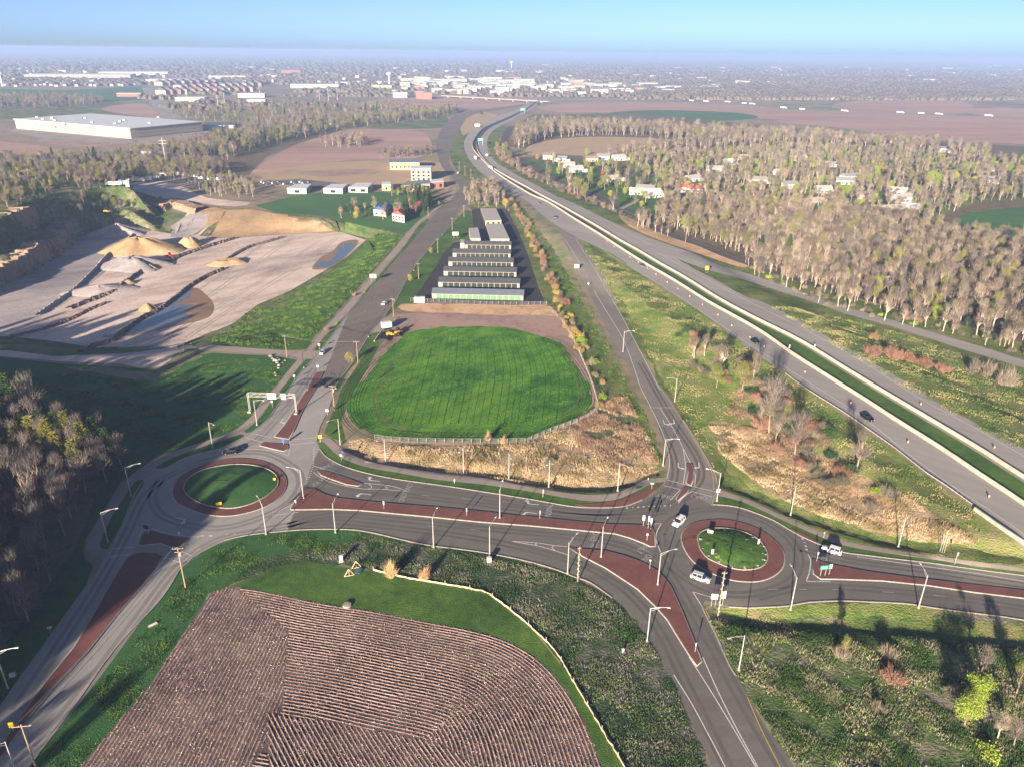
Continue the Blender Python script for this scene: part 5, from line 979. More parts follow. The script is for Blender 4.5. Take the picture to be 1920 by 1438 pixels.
# ================================================================ BUILDINGS
M['roof_blue'] = plain('blue_grey_metal_roof', (.17,.20,.24), .45, .2, .08, .3); M['roof_dark'] = plain('charcoal_metal_roof', (.10,.105,.115), .5, .2, .08, .3); M['roof_tan'] = plain('pale_tan_metal_roof', (.40,.37,.32), .5, .1, .08, .3)
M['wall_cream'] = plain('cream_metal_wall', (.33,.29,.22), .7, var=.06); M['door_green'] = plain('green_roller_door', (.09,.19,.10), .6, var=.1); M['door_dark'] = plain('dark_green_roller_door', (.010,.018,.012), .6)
M['wall_white'] = plain('white_wall', (.42,.41,.39), .8, var=.06); M['wall_grey'] = plain('grey_wall', (.40,.39,.37), .8, var=.1); M['wall_yellow'] = plain('yellow_sheathing', (.62,.50,.20), .8); M['wall_red'] = plain('red_brick_wall', (.27,.13,.10), .8, var=.15)
M['roof_white'] = plain('white_membrane_roof', (.50,.53,.55), .7, var=.06, scale=.05); M['roof_brown'] = plain('brown_shingle_roof', (.20,.15,.13), .9, var=.2); M['roof_red'] = plain('red_tile_roof', (.42,.10,.06), .9, var=.15); M['roof_grey'] = plain('grey_shingle_roof', (.22,.21,.21), .9, var=.2)
M['roof_royal'] = plain('royal_blue_metal_roof', (.02,.08,.20), .45, .2)
def storage(FL, FR, depth, label, ndoor, door, roof, wh=2.7, rh=4.3, off0=2.2, off1=1.2, right_gap=None):
    a, b = g1(*FL), g1(*FR); v = b-a; L = float(np.linalg.norm(v[:2])); az = math.atan2(v[1], v[0]); r = empty('storage_building', a, az, label, 'storage building', 'long storage buildings in the black lot')
    MB().box((L/2, depth/2, wh/2), (L, depth, wh)).build('wall', M['wall_cream'], r)
    mb = MB(); e = .35; mb.add([(-e,-e,wh),(L+e,-e,wh),(L+e,depth/2,rh),(-e,depth/2,rh),(L+e,depth+e,wh),(-e,depth+e,wh)], [(0,1,2,3),(3,2,4,5),(1,4,2),(0,3,5),(5,4,1,0)])
    ro = mb.build('roof', M[roof], r); sm_ = MB(); n = int(L/1.0)
    for k in range(n+1):
        x = k*L/n; s_ = (rh-wh)/(depth/2+e); sm_.add([(x-.05,-e,wh+.02),(x+.05,-e,wh+.02),(x+.05,depth/2,rh+.02),(x-.05,depth/2,rh+.02),(x,-e,wh+.12),(x,depth/2,rh+.12)], [(0,4,5,3),(4,1,2,5)])
    o = sm_.build('standing_seams', M[roof], ro); o['kind'] = 'stuff'
    wd = (L-off0-off1)/ndoor; dm = MB().box((0, 0, 1.2), (wd*.9, .1, 2.4)).mesh('door', M[door])
    for k in range(ndoor): obj('door', dm, r, (off0+wd*(k+.5), -.04, 0))
    return r
storage((810,560),(981,564),11,'nearest storage building, blue-grey roof and bright green doors',14,'door_green','roof_blue')
storage((822,538),(974,541),11,'second storage building, behind the one with bright green doors',13,'door_dark','roof_dark')
storage((832,517),(968,519.5),11,'third storage building from the front fence, charcoal roof',12,'door_dark','roof_dark')
storage((841,499),(962,501),11,'fourth storage building from the front fence, charcoal roof',12,'door_dark','roof_dark')
storage((849,482.5),(957,484),11,'fifth storage building from the front fence, charcoal roof',11,'door_dark','roof_dark')
storage((870,466.5),(958,468),9,'shortest low storage building, last of the charcoal roofs',9,'door_dark','roof_dark')
def block(base, z, wall, roof, label, cat='building', name='building', group=None, roofpx=None, win=None, mat_win='glass', rh=0, parapet=.4):
    """footprint either from ground pixels or from the roof outline seen at height z"""
    q = atz(roofpx, z) if roofpx is not None else G(base)[:, :2]; c = q.mean(0); q = q-c
    area = np.sum(q[:, 0]*np.roll(q[:, 1], -1)-np.roll(q[:, 0], -1)*q[:, 1])
    if area < 0: q = q[::-1]
    r = empty(name, (*c, 0), 0, label, cat, group); MB().prism([tuple(p) for p in q], -1, z).build('wall', M[wall], r)
    cc = q*1.015; mb = MB()
    if rh and len(q) == 4:
        L0 = np.linalg.norm(q[1]-q[0]); L1 = np.linalg.norm(q[2]-q[1])
        if L1 > L0: cc = np.roll(cc, -1, 0)
        cc = cc*1.06; m0 = (cc[1]+cc[2])/2*.97; m1 = (cc[3]+cc[0])/2*.97; V = [(*cc[0],z),(*cc[1],z),(*cc[2],z),(*cc[3],z),(*m1,z+rh),(*m0,z+rh)]
        mb.add(V, [(0,1,5,4),(2,3,4,5),(1,2,5),(3,0,4),(3,2,1,0)])
    else: mb.prism([tuple(p) for p in cc], z, z+parapet)
    mb.build('roof', M[roof], r)
    if win:
        rows, sp, wz, wh_ = win
        for i in range(len(q)):
            a, b = q[i], q[(i+1) % len(q)]; L = float(np.linalg.norm(b-a)); n = max(1, int(L/sp)); t = (b-a)/L; nn = np.array([t[1], -t[0]]); az = math.atan2(t[1], t[0])
            if (nn@(-(a+b)/2-c)) < 0: continue
            wm = MB().box((0, 0, 0), (sp*.5, .12, wh_)).mesh('window', M[mat_win])
            for k in range(n):
                for j in range(rows):
                    o = obj('window', wm, r, (*(a+(b-a)*(k+.5)/n+nn*.05), wz+j*(z-wz)/max(rows, 1))); o.rotation_euler = (0, 0, az)
    return r
block(None,3.6,'wall_cream','roof_tan','nearer of the two long pale-roofed storage sheds','storage building',roofpx=[(920,449),(955,449),(942,421),(911,421)],win=(1,3.4,1.3,2.4),mat_win='door_dark',name='storage_shed',parapet=.25)
block(None,3.6,'wall_cream','roof_tan','farther of the two long pale-roofed storage sheds','storage building',roofpx=[(910,415),(940,414),(930,392),(901,392)],win=(1,3.4,1.3,2.4),mat_win='door_dark',name='storage_shed',parapet=.25)
block(None,4.5,'wall_cream','roof_tan','small pale-roofed shed beside the green bank of the storage lot','storage building',roofpx=[(883,448),(901,448),(896,428),(879,429)],name='storage_shed',parapet=.25)
block([(863,467),(871,467),(871,460),(863,460)],3.4,'wall_cream','roof_tan','tiny cream office at the end of the shortest storage row','building',name='storage_office')
block(None,14,'wall_cream','roof_white','huge white-roofed distribution warehouse on the left','warehouse',roofpx=[(243,242),(378,229.5),(170,214.5),(27,224.5)],name='warehouse',parapet=.8)
r = bpy.data.objects['warehouse']; c0 = np.array(r.location[:2])
for i in range(26):
    t = i/26; p = g1(236-t*170, 254.5-t*12); o = MB().box((0,0,2.2),(3.2,.4,4.0)).build('dock_door', M['roof_dark'] if i % 5 else M['wall_grey'], r); o.location = (p[0]-c0[0], p[1]-c0[1], 0)
for k in range(14):
    p = atz([(120+RNG.uniform(-60,180), 226+RNG.uniform(-4,8))], 14)[0]-c0; MB().box((p[0], p[1], 15.6), (4,3,1.8)).build('roof_vent', M['wall_grey'], r)
for z_ in (4.5, 9): MB().prism([tuple(p-c0) for p in atz([(243.2,242.2),(378.2,229.7)],14)]+[tuple(p-c0+np.array([0,.5])) for p in atz([(378.2,229.7),(243.2,242.2)],14)], z_, z_+.7).build('wall_band', M['wall_grey'], r)
block([(380,243),(440,241),(445,236),(385,236)],5,'wall_grey','roof_dark','low dark annex at the right end of the great warehouse','building')
# construction site and farm
block(None,8,'wall_yellow','roof_blue','long yellow-sheathed building under construction with blue-grey roof','building',roofpx=[(731,305),(786,305),(785,299),(730,299)],win=(1,4,3,2.2),name='unfinished_building',rh=1.2)
block(None,12,'wall_cream','roof_white','three-storey pale building with rows of windows beside the arterial bend','building',roofpx=[(770,317),(808,317),(810,312),(770,312)],win=(3,4.2,1.8,1.8),name='apartment_house')
block(None,6,'wall_cream','roof_blue','long low unfinished building with a blue-white roof','building',roofpx=[(752,349),(806,345),(806,338),(765,341)],win=(1,5,2.5,3),name='unfinished_building')
block(None,5.5,'wall_yellow','roof_white','small tan building at the left end of the low unfinished one','building',roofpx=[(716,347),(732,347),(732,342),(716,342)],win=(1,4,2,2.5),name='unfinished_building')
block(None,6,'wall_red','roof_white','red-brown unfinished building with white roof near the arterial road','building',roofpx=[(808,343),(832,341),(830,336),(809,338)],win=(1,5,2.5,3),name='unfinished_building')
for k, (x, y) in enumerate(((628,352),(560,352),(675,350))):
    block(None,4.5,'wall_white','roof_white',('long white shed with ribbed roof in the middle of the industrial yard','left white shed of the industrial yard','right white shed next to the pear tree')[k],'shed',roofpx=[(x-22,y+2),(x+14,y+3),(x+24,y-6),(x-6,y-6)],name='shed',parapet=.3,win=(1,9,2,2.4))
block(None,5,'wall_white','roof_royal','white farmhouse with a royal blue roof above the quarry lawn','house',roofpx=[(700,393),(722,395),(734,386),(712,383)],win=(1,4,2,1.3),name='farmhouse',rh=3)
block(None,5.5,'wall_white','roof_red','farm building with a reddish roof behind the bare blossom tree','house',roofpx=[(735,401),(758,405),(760,397),(742,393)],win=(2,3,1.6,1.1),name='farmhouse',rh=2.5)
# houses in the wood and along the frontage road
HS = [(1030,296,'roof_brown','wall_white'),(1052,300,'roof_grey','wall_white'),(1062,311,'roof_tan','wall_white'),(1078,320,'roof_tan','wall_white'),(1109,300,'roof_brown','wall_cream'),(1160,298,'roof_tan','wall_white'),(1131,297,'roof_grey','wall_grey'),(1148,337,'roof_tan','wall_white'),
      (1195,362,'roof_tan','wall_white'),(1223,367,'roof_white','wall_white'),(1210,358,'roof_grey','wall_white'),(1283,357,'roof_red','wall_white'),(1304,358,'roof_red','wall_white'),(1298,337,'roof_tan','wall_white'),(1388,297,'roof_tan','wall_cream'),(1366,306,'roof_white','wall_white'),(1418,351,'roof_tan','wall_cream'),
      (1425,340,'roof_grey','wall_cream'),(1460,325,'roof_tan','wall_white'),(1408,380,'roof_red','wall_white'),(1480,350,'roof_grey','wall_white'),(1583,343,'roof_grey','wall_white'),(1592,334,'roof_grey','wall_white'),(1543,359,'roof_tan','wall_white'),(1527,380,'roof_tan','wall_cream'),(1682,362,'roof_tan','wall_white'),(1690,376,'roof_tan','wall_white'),
      (1672,395,'roof_tan','wall_white'),(1665,402,'roof_grey','wall_white'),(1710,394,'roof_white','wall_white'),(1862,322,'roof_brown','wall_white'),(1855,340,'roof_grey','wall_white'),(1770,283,'roof_blue','wall_white'),(1500,300,'roof_tan','wall_cream'),(1340,320,'roof_tan','wall_white'),(1560,310,'roof_grey','wall_white'),(1625,370,'roof_brown','wall_cream'),(280,294,'roof_white','wall_white'),(270,303,'roof_grey','wall_white'),(75,312,'roof_tan','wall_grey')]
CLEAR = []
for k, (x, y, ro, wa) in enumerate(HS):
    p = g1(x, y+3); CLEAR.append(p[:2]); az = RNG.uniform(-.5, .5); L, D, Z = RNG.uniform(13, 19), RNG.uniform(8, 11), RNG.uniform(3.2, 5.2)
    r = empty('house', (p[0], p[1], 0), az, f"{ {'wall_white':'white','wall_cream':'cream','wall_grey':'grey'}[wa]} house with a { {'roof_brown':'brown','roof_grey':'grey','roof_tan':'pale tan','roof_white':'white','roof_red':'red','roof_blue':'blue'}[ro]} gable roof among the bare trees", 'house', 'houses in the wooded neighbourhood')
    MB().box((0,0,Z/2),(L,D,Z)).build('wall', M[wa], r); e = .6; h = 2.6
    ro_ = MB().add([(-L/2-e,-D/2-e,Z),(L/2+e,-D/2-e,Z),(L/2+e,0,Z+h),(-L/2-e,0,Z+h),(L/2+e,D/2+e,Z),(-L/2-e,D/2+e,Z)],[(0,1,2,3),(3,2,4,5),(1,4,2),(0,3,5),(5,4,1,0)]).build('roof', M[ro], r)
    MB().box((L*.25,D*.15,Z+h),(.9,.9,1.6)).build('chimney', M['wall_red'], ro_)
    wm = MB().box((0,0,0),(1.3,.1,1.2)).mesh('window', M['glass'])
    for j in range(4): obj('window', wm, r, (-L/2+L*(j+.5)/4, -D/2-.03, 1.7))
    MB().box((L*.05,-D/2-.04,1.05),(1,.1,2.1)).build('door', M['door_dark'], r)
    if k % 2: MB().box((L/2+2.5,-1,1.5),(5,6,3)).build('garage', M[wa], r); MB().box((L/2+2.5,-1,3.2),(5.6,6.6,.4)).build('garage_roof', M[ro], r)
# apartment complex, far left
k = 0
for row, (y0, x0, x1, n) in enumerate(((178,305,470,13),(168,335,485,12),(161,300,400,8))):
    for j in range(n):
        x = x0+(x1-x0)*j/(n-1); y = y0-(x-x0)*.035; p = atz([(x, y)])[0]; r = empty('apartment_block', (*p, 0), RNG.uniform(-.15, .15), 'red-brown apartment block with dark pitched roof in the far left estate', 'apartment block', 'apartment blocks of the far left estate')
        D = 26; L = RNG.uniform(22, 30); Z = 12
        MB().box((0,0,Z/2),(L,D,Z)).build('wall', M['wall_red' if j % 3 else 'wall_cream'], r); MB().add([(-L/2-1,-D/2-1,Z),(L/2+1,-D/2-1,Z),(L/2+1,D/2+1,Z),(-L/2-1,D/2+1,Z),(0,-D/2+3,Z+7),(0,D/2-3,Z+7)],[(0,1,4),(1,2,5,4),(2,3,5),(3,0,4,5)]).build('roof', M['roof_dark'], r)
def farbox(x, y, wpx, hm, dm_, wall, roof, label, group=None, cat='building', name='distant_building'):
    a = atz([(x-wpx/2, y), (x+wpx/2, y)]); L = np.linalg.norm(a[1]-a[0]); c = a.mean(0); r = empty(name, (c[0], c[1]+dm_/2, 0), math.atan2(a[1][1]-a[0][1], a[1][0]-a[0][0]), label, cat, group)
    MB().box((0,0,hm/2),(L,dm_,hm)).build('wall', M[wall], r); MB().box((0,0,hm+.5),(L+1,dm_+1,1)).build('roof', M[roof], r); return r
for x, y, w_, h_, d_, wa, ro, la in ((352,192,55,9,60,'wall_cream','roof_white','cream industrial hall below the apartment estate'),(468,184,50,9,50,'wall_white','roof_white','white industrial hall right of the apartment estate'),(478,196,34,9,40,'wall_white','roof_white','white box building under the right-hand industrial hall'),
    (240,182,45,8,25,'wall_red','roof_tan','low brown farm-like building beside the far road'),(325,157,120,12,120,'wall_cream','roof_white','very long cream factory hall behind the apartment estate'),(130,148,200,14,200,'wall_cream','roof_white','very long pale factory at the far left'),(235,142,130,14,200,'wall_white','roof_white','second long pale factory at the far left'),
    (420,149,70,12,90,'wall_cream','roof_white','cream hall on the far plain left of centre'),(585,166,90,11,70,'wall_white','roof_white','white flat store left of the town centre'),(543,140,34,20,50,'wall_red','roof_brown','large brick-red building on the far plain'),(800,187,16,16,30,'wall_red','roof_grey','right-hand red building by the interchange'),
    (786,186,14,18,30,'wall_red','roof_grey','left-hand red building by the interchange'),(748,184,26,12,40,'wall_white','roof_white','white office left of the red buildings'),(888,171,22,14,40,'wall_white','roof_white','white tower-like block above the interchange'),(1150,172,60,10,90,'wall_white','roof_blue','long pale store with bluish front right of the highway'),(215,243,1,1,1,'wall_grey','roof_grey',None)):
    if la: farbox(x, y, w_, h_, d_, wa, ro, la)
rg = np.random.default_rng(5)
for k in range(150):      # commercial district on both sides of the interchange
    if k < 105: x = rg.normal(850, 85); y = 162+rg.normal(0, 8)
    else: x = rg.normal(1120, 90); y = 165+rg.normal(0, 7)
    y = float(np.clip(y, 148, 180)); wa = rg.choice(['wall_white','wall_cream','wall_grey','wall_white','wall_red'], p=[.4,.25,.2,.1,.05])
    farbox(x, y, rg.uniform(6, 26), rg.uniform(7, 14), rg.uniform(30, 80), wa, rg.choice(['roof_white','roof_tan','roof_grey']), 'low pale commercial building in the far shopping district', 'commercial buildings of the far district')
for k in range(110):      # scattered pale roofs farther out
    x = rg.uniform(-40, 1960); y = rg.uniform(124, 158); farbox(x, y, rg.uniform(2.5, 8)*(1 if rg.random() < .8 else 2.5), rg.uniform(6, 12), rg.uniform(20, 60), rg.choice(['wall_white','wall_cream']), 'roof_white', 'pale roof far out on the wooded plain', 'scattered far buildings')
for k in range(60):      # suburb rows on the left, behind the green strip, and on the right beyond the fields
    if k < 34: x, y = 8+k*7.4+rg.uniform(-2, 2), 164-rg.uniform(0, 6)-k*.05
    else: x, y = 1400+rg.uniform(0, 420), 188-rg.uniform(0, 8)
    farbox(x, y, rg.uniform(4, 7), 5.5, 9, 'wall_white', 'roof_grey', 'small white suburban house in a far row', 'far suburban houses', 'house', 'distant_house')
def tower(x, y, h, label, tank=True):
    p = atz([(x, y)])[0]; r = empty('water_tower', (*p, 0), 0, label, 'water tower'); MB().tube((0,0,0),(0,0,h*.75),h*.06,h*.05,n=10).build('shaft', M['whitep'], r)
    mb = MB(); n = 14; R = h*.22; rings = [(-.5,.35),(-.35,.85),(0,1),(.35,.85),(.5,.4)]; V = [(R*b*math.cos(2*math.pi*k/n), R*b*math.sin(2*math.pi*k/n), h*.82+R*a*1.1) for a, b in rings for k in range(n)]
    mb.add(V, [(i*n+k, i*n+(k+1) % n, (i+1)*n+(k+1) % n, (i+1)*n+k) for i in range(4) for k in range(n)]+[tuple(range(n))[::-1], tuple(range(4*n, 5*n))]); mb.build('tank', M['whitep'], r)
tower(5, 163, 48, 'white water tower at the left photo edge'); tower(730, 160, 48, 'white water tower above the commercial district'); tower(959, 131, 62, 'tall pale water tower on the horizon')
# high-voltage pylons, mid distance
def pylon(x, y, h=30):
    p = atz([(x, y)])[0]; r = empty('steel_pole', (*p, 0), .2, 'tall pale transmission pole above the far brush', 'transmission pole', 'transmission poles across the far plain')
    MB().tube((0,0,0),(0,0,h),.6,.35,n=5).build('pole', M['wall_grey'], r)
    for z_ in (.8, .9): MB().box((0,0,h*z_),(8,.4,.4)).build('crossarm', M['wall_grey'], r)
for x, y in ((352,200),(422,200),(410,206),(487,178),(600,192),(616,190),(633,188),(657,172),(312,312)): pylon(x, y)
# overpass bridges at the far interchange
for k, (x0, y0, x1, y1) in enumerate(((830,179,1030,190),)):
    a = atz([(x0, y0), (x1, y1)], 7); v = a[1]-a[0]; L = float(np.linalg.norm(v)); r = empty('overpass', (*a[0], 0), math.atan2(v[1], v[0]), ('long overpass curving above the far interchange','long overpass at the far right of the cross highway')[k], 'bridge')
    MB().box((L/2,0,5.6),(L,12,1.2)).build('deck', M['barrier_dark'], r); pm = MB().box((0,0,3),(1.5,9,4.2)).mesh('pier', M['barrier_dark'])
    for j in range(8): obj('pier', pm, r, (L*(j+.5)/8, 0, 0))
# ================================================================ VEGETATION
def leafmat(name, c, c2, rough=.8, sc=.8, rnd=.45, lo=.4, hi=1.0):
    m, t, b = _new(name); b.inputs['Roughness'].default_value = rough; b.inputs['Specular IOR Level'].default_value = .1
    g = t.nodes.new('ShaderNodeNewGeometry'); n = t.nodes.new('ShaderNodeTexNoise'); n.inputs['Scale'].default_value = sc; n.inputs['Detail'].default_value = 4
    oi = t.nodes.new('ShaderNodeObjectInfo'); mi = t.nodes.new('ShaderNodeMath'); mi.operation = 'MULTIPLY_ADD'; mi.inputs[1].default_value = rnd; r = t.nodes.new('ShaderNodeValToRGB')
    t.links.new(g.outputs['Position'], n.inputs['Vector']); t.links.new(oi.outputs['Random'], mi.inputs[0]); t.links.new(n.outputs['Fac'], mi.inputs[2]); t.links.new(mi.outputs[0], r.inputs[0])
    r.color_ramp.elements[0].position = lo; r.color_ramp.elements[1].position = hi; r.color_ramp.elements[0].color = (*c, 1); r.color_ramp.elements[1].color = (*c2, 1)
    t.links.new(r.outputs[0], b.inputs['Base Color']); return m
LM = {'twig': leafmat('bare_twigs', (.085,.07,.052), (.20,.165,.12)), 'twig_pale': leafmat('pale_twigs', (.14,.115,.085), (.28,.235,.17)), 'twig_grey': leafmat('grey_twigs', (.085,.075,.07), (.18,.155,.135)), 'bud': leafmat('green_buds', (.11,.125,.035), (.23,.22,.07)),
      'spring': leafmat('spring_leaves', (.14,.21,.02), (.26,.34,.05)), 'yellow': leafmat('yellow_blossom', (.24,.20,.04), (.42,.34,.08)), 'ochre': leafmat('ochre_scrub', (.20,.14,.06), (.36,.26,.11)), 'red': leafmat('reddish_scrub', (.17,.09,.06), (.30,.18,.12)),
      'ever': leafmat('evergreen_needles', (.015,.035,.012), (.05,.085,.025)), 'dgreen': leafmat('dark_green_leaves', (.02,.05,.02), (.06,.10,.035)), 'pink': leafmat('pink_blossom', (.35,.08,.10), (.5,.16,.16)), 'orange_twig': leafmat('orange_willow_twigs', (.42,.24,.12), (.62,.40,.22)), 'evy': leafmat('sun_tinted_evergreen', (.12,.13,.025), (.27,.25,.06))}  # the evy needles carry sunlight in their colour, a lit copy of ever
def slivers(rg, P, D, L, W, bend=None):
    """triangles from P along D"""
    n = len(P); R = rg.normal(size=(n, 3)); S = np.cross(D, R); S /= np.linalg.norm(S, axis=1)[:, None]+1e-9; L = np.broadcast_to(L, (n,))[:, None]; W = np.broadcast_to(W, (n,))[:, None]
    V = np.empty((n, 3, 3)); V[:, 0] = P-S*W/2; V[:, 1] = P+S*W/2; V[:, 2] = P+D*L
    return V.reshape(-1, 3), np.arange(3*n).reshape(-1, 3)
def quads(rg, P, size):
    n = len(P); A = rg.normal(size=(n, 3)); A /= np.linalg.norm(A, axis=1)[:, None]; B = np.cross(A, rg.normal(size=(n, 3))); B /= np.linalg.norm(B, axis=1)[:, None]; s_ = np.broadcast_to(size, (n,))[:, None]
    V = np.empty((n, 3, 3)); V[:, 0] = P-A*s_/2; V[:, 1] = P+A*s_/2; V[:, 2] = P+B*s_*.9; return V.reshape(-1, 3), np.arange(3*n).reshape(-1, 3)
def crown_pts(rg, n, h, w_, lobes=7, lo=.3, shell=.55):
    """points in an uneven crown made of lobes"""
    C = []; 
    for k in range(lobes):
        a = rg.uniform(0, 6.28); r_ = rg.uniform(.15, .62)*w_/2; z_ = rg.uniform(lo+.15, .86)*h; r_ *= 1-.5*max(0, z_/h-.6)/.4; C.append((r_*math.cos(a), r_*math.sin(a), z_, rg.uniform(.26, .42)*w_/1.6))
    C.append((0, 0, h*.78, w_*.26)); C = np.array(C); i = rg.integers(0, len(C), n); d = rg.normal(size=(n, 3)); d /= np.linalg.norm(d, axis=1)[:, None]
    r_ = rg.uniform(shell, 1, n)**.6; P = C[i, :3]+d*(C[i, 3]*r_)[:, None]*[1, 1, .8]; P[:, 2] = np.maximum(P[:, 2], h*.12); return P, d, C
def limbs(rg, h, w_, C, tr=.022, sides=5, fork=.28, extra=10):
    mb = MB(); base = np.array([0, 0, -.2]); f = np.array([rg.normal(0, .02*h), rg.normal(0, .02*h), h*fork]); mb.tube(base, f, h*tr, h*tr*.75, n=sides, cap=False)
    ends = []
    for k in range(len(C)+extra):
        c = C[k % len(C)]; e = c[:3]+rg.normal(0, .25, 3)*c[3]; st = f*(rg.uniform(.7, 1.0) if k < len(C) else 1); 
        if k >= len(C): e = e+rg.normal(0, .55, 3)*c[3]; st = f+(c[:3]-f)*.45
        mid = (st+e)/2+np.array([rg.normal(0, .04)*h, rg.normal(0, .04)*h, .03*h]); r_ = h*tr*(.42 if k < len(C) else .22)
        mb.tube(st, mid, r_, r_*.7, n=3, cap=False).tube(mid, e, r_*.7, r_*.25, n=3, cap=False); ends.append(e)
    return mb
def tree_meshes(kind, seed):
    rg = np.random.default_rng(seed); parts = []
    if kind in ('bare', 'barepale', 'baregrey', 'budding'):
        h, w_ = 13.5*rg.uniform(.8, 1.25), 8.0*rg.uniform(.75, 1.2); n = 950; P, d, C = crown_pts(rg, n, h, w_, 11, .2, .2)
        D = P-np.array([0, 0, h*.35]); D /= np.linalg.norm(D, axis=1)[:, None]; D = D*.9+rg.normal(0, .33, (n, 3))+[0, 0, .45]; D /= np.linalg.norm(D, axis=1)[:, None]
        V, F = slivers(rg, P-D*.6, D, rg.uniform(1.0, 2.6, n), rg.uniform(.045, .095, n)); tm = {'bare': 'twig', 'barepale': 'twig_pale', 'baregrey': 'twig_grey', 'budding': 'bud'}[kind]
        parts = [('trunk', limbs(rg, h, w_, C, .017, 5, .33, 16).mesh('trunk', M['trunk_pale' if kind in ('barepale', 'bare') else 'trunk'])), ('crown', mesh_np('crown', V, F, LM[tm]))]
        if kind == 'budding': V, F = quads(rg, P[:600]+rg.normal(0, .3, (600, 3)), rg.uniform(.2, .45, 600)); parts.append(('leaves', mesh_np('leaves', V, F, LM['bud'])))
    elif kind in ('spring', 'yellow', 'dgreen', 'pink'):
        h, w_ = 8.5*rg.uniform(.9, 1.1), 7.4*rg.uniform(.9, 1.1); n = 4200; P, d, C = crown_pts(rg, n, h, w_, 16, .1, .1); P = P+d*(rg.random((n, 1))**3)*.9; V, F = quads(rg, P, rg.uniform(.12, .34, n))
        parts = [('trunk', limbs(rg, h, w_, C, .022, 5, .22, 4).mesh('trunk', M['trunk'])), ('crown', mesh_np('crown', V, F, LM[kind]))]
    elif kind in ('ochre', 'red', 'brush', 'orange_twig', 'paleshrub'):
        h, w_ = 3.4*rg.uniform(.9, 1.2), 4.0*rg.uniform(.9, 1.1); n = 900; a = rg.uniform(0, 6.28, n); t = rg.uniform(0, 1, n)**.6; b = rg.normal(0, .12*w_, (n, 3)); b[:, 2] = 0
        D = np.column_stack([np.cos(a)*t*w_/2, np.sin(a)*t*w_/2, h*np.sqrt(np.maximum(.08, 1-t*t*.75))]); ln = np.linalg.norm(D, axis=1); D /= ln[:, None]; s_ = rg.uniform(0, .65, n); ph = rg.uniform(0, 6.28, 3); ln = ln*(.72+.22*np.sin(2*a+ph[0])+.2*np.sin(3*a+ph[1])*t+.16*np.sin(7*a+ph[2]))*(1 if kind != 'orange_twig' else 1.1)
        if kind != 'orange_twig': sh_ = rg.normal(0, .32*w_, (5, 2)); jj = rg.integers(0, 5, n); b[:, :2] += sh_[jj]*1.3; ln = ln*rg.uniform(.45, 1, 5)[jj]
        P = b*.5+D*(ln*s_)[:, None]; V, F = slivers(rg, P, D+rg.normal(0, .12, (n, 3)), ln*(1-s_)*rg.uniform(.7, 1.15, n), rg.uniform(.04, .08, n)*(1.2 if kind != 'orange_twig' else .9))
        mt = {'ochre': 'ochre', 'red': 'red', 'brush': 'twig_grey', 'orange_twig': 'orange_twig', 'paleshrub': 'twig_pale'}[kind]; parts = [('stems', mesh_np('stems', V, F, LM[mt]))]
        if kind in ('ochre', 'red', 'brush'): V, F = quads(rg, P+D*(ln*(1-s_)*.6)[:, None]+rg.normal(0, .15, (n, 3)), rg.uniform(.08, .2, n)); parts.append(('leaves', mesh_np('leaves', V, F, LM[mt if kind != 'brush' else 'bud'])))
    elif kind in ('bush', 'bushyellow', 'bushdark'):
        h, w_ = 3.0, 4.2; n = 1300; d = rg.normal(size=(n, 3)); d /= np.linalg.norm(d, axis=1)[:, None]; d[:, 2] = np.abs(d[:, 2]); r_ = rg.uniform(.45, 1, n)*(1+.25*np.sin(3*np.arctan2(d[:, 1], d[:, 0])+seed)+.2*np.sin(5*np.arctan2(d[:, 1], d[:, 0])+2*seed)); P = d*r_[:, None]*[w_/2.6, w_/2.6, h*.8]; jj = rg.integers(0, 4, n); P += np.column_stack([rg.normal(0, .28*w_, (4, 2)), np.zeros(4)])[jj]; P[:, 2] *= rg.uniform(.5, 1.1, 4)[jj]
        V, F = quads(rg, P, rg.uniform(.18, .4, n)); parts = [('leaves', mesh_np('leaves', V, F, LM[{'bush': 'spring', 'bushyellow': 'yellow', 'bushdark': 'dgreen'}[kind]]))]
    elif kind in ('pine', 'pinelit'):
        h, w_ = 15.*rg.uniform(.9, 1.1), 7.0; V = []; F = []; n = 0; mb = MB().tube((0, 0, -.2), (0, 0, h*.95), .25, .05, n=6)
        P = []; D = []
        for k in range(17):
            z_ = h*(.12+.84*k/16); rr = w_/2*(1-(k/17)**1.2)*rg.uniform(.8, 1.1)+.25
            for j in range(9):
                a = j*.7+k*1.9+rg.normal(0, .15); m = 18; t = rg.uniform(.15, 1, m); q = np.column_stack([np.cos(a)*rr*t, np.sin(a)*rr*t, z_-.25*rr*t+.1*rr*t*t])+rg.normal(0, .16, (m, 3)); P.append(q); D.append(np.column_stack([np.full(m, math.cos(a)), np.full(m, math.sin(a)), np.full(m, .1)])+rg.normal(0, .5, (m, 3)))
        P = np.vstack(P); D = np.vstack(D); D /= np.linalg.norm(D, axis=1)[:, None]; V, F = slivers(rg, P, D, rg.uniform(.4, .9, len(P)), rg.uniform(.16, .32, len(P)))
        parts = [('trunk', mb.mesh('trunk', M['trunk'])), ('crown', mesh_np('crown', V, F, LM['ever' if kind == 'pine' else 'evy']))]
    return parts
PROTO = {}
for kd, nvar in (('bare', 4), ('barepale', 3), ('baregrey', 3), ('budding', 3), ('spring', 2), ('yellow', 2), ('dgreen', 2), ('pink', 1), ('ochre', 2), ('red', 2), ('brush', 3), ('orange_twig', 1), ('paleshrub', 2), ('bush', 2), ('bushyellow', 2), ('bushdark', 2), ('pine', 2), ('pinelit', 2)):
    PROTO[kd] = [tree_meshes(kd, 100+j*7+len(kd)*13+ord(kd[0])) for j in range(nvar)]
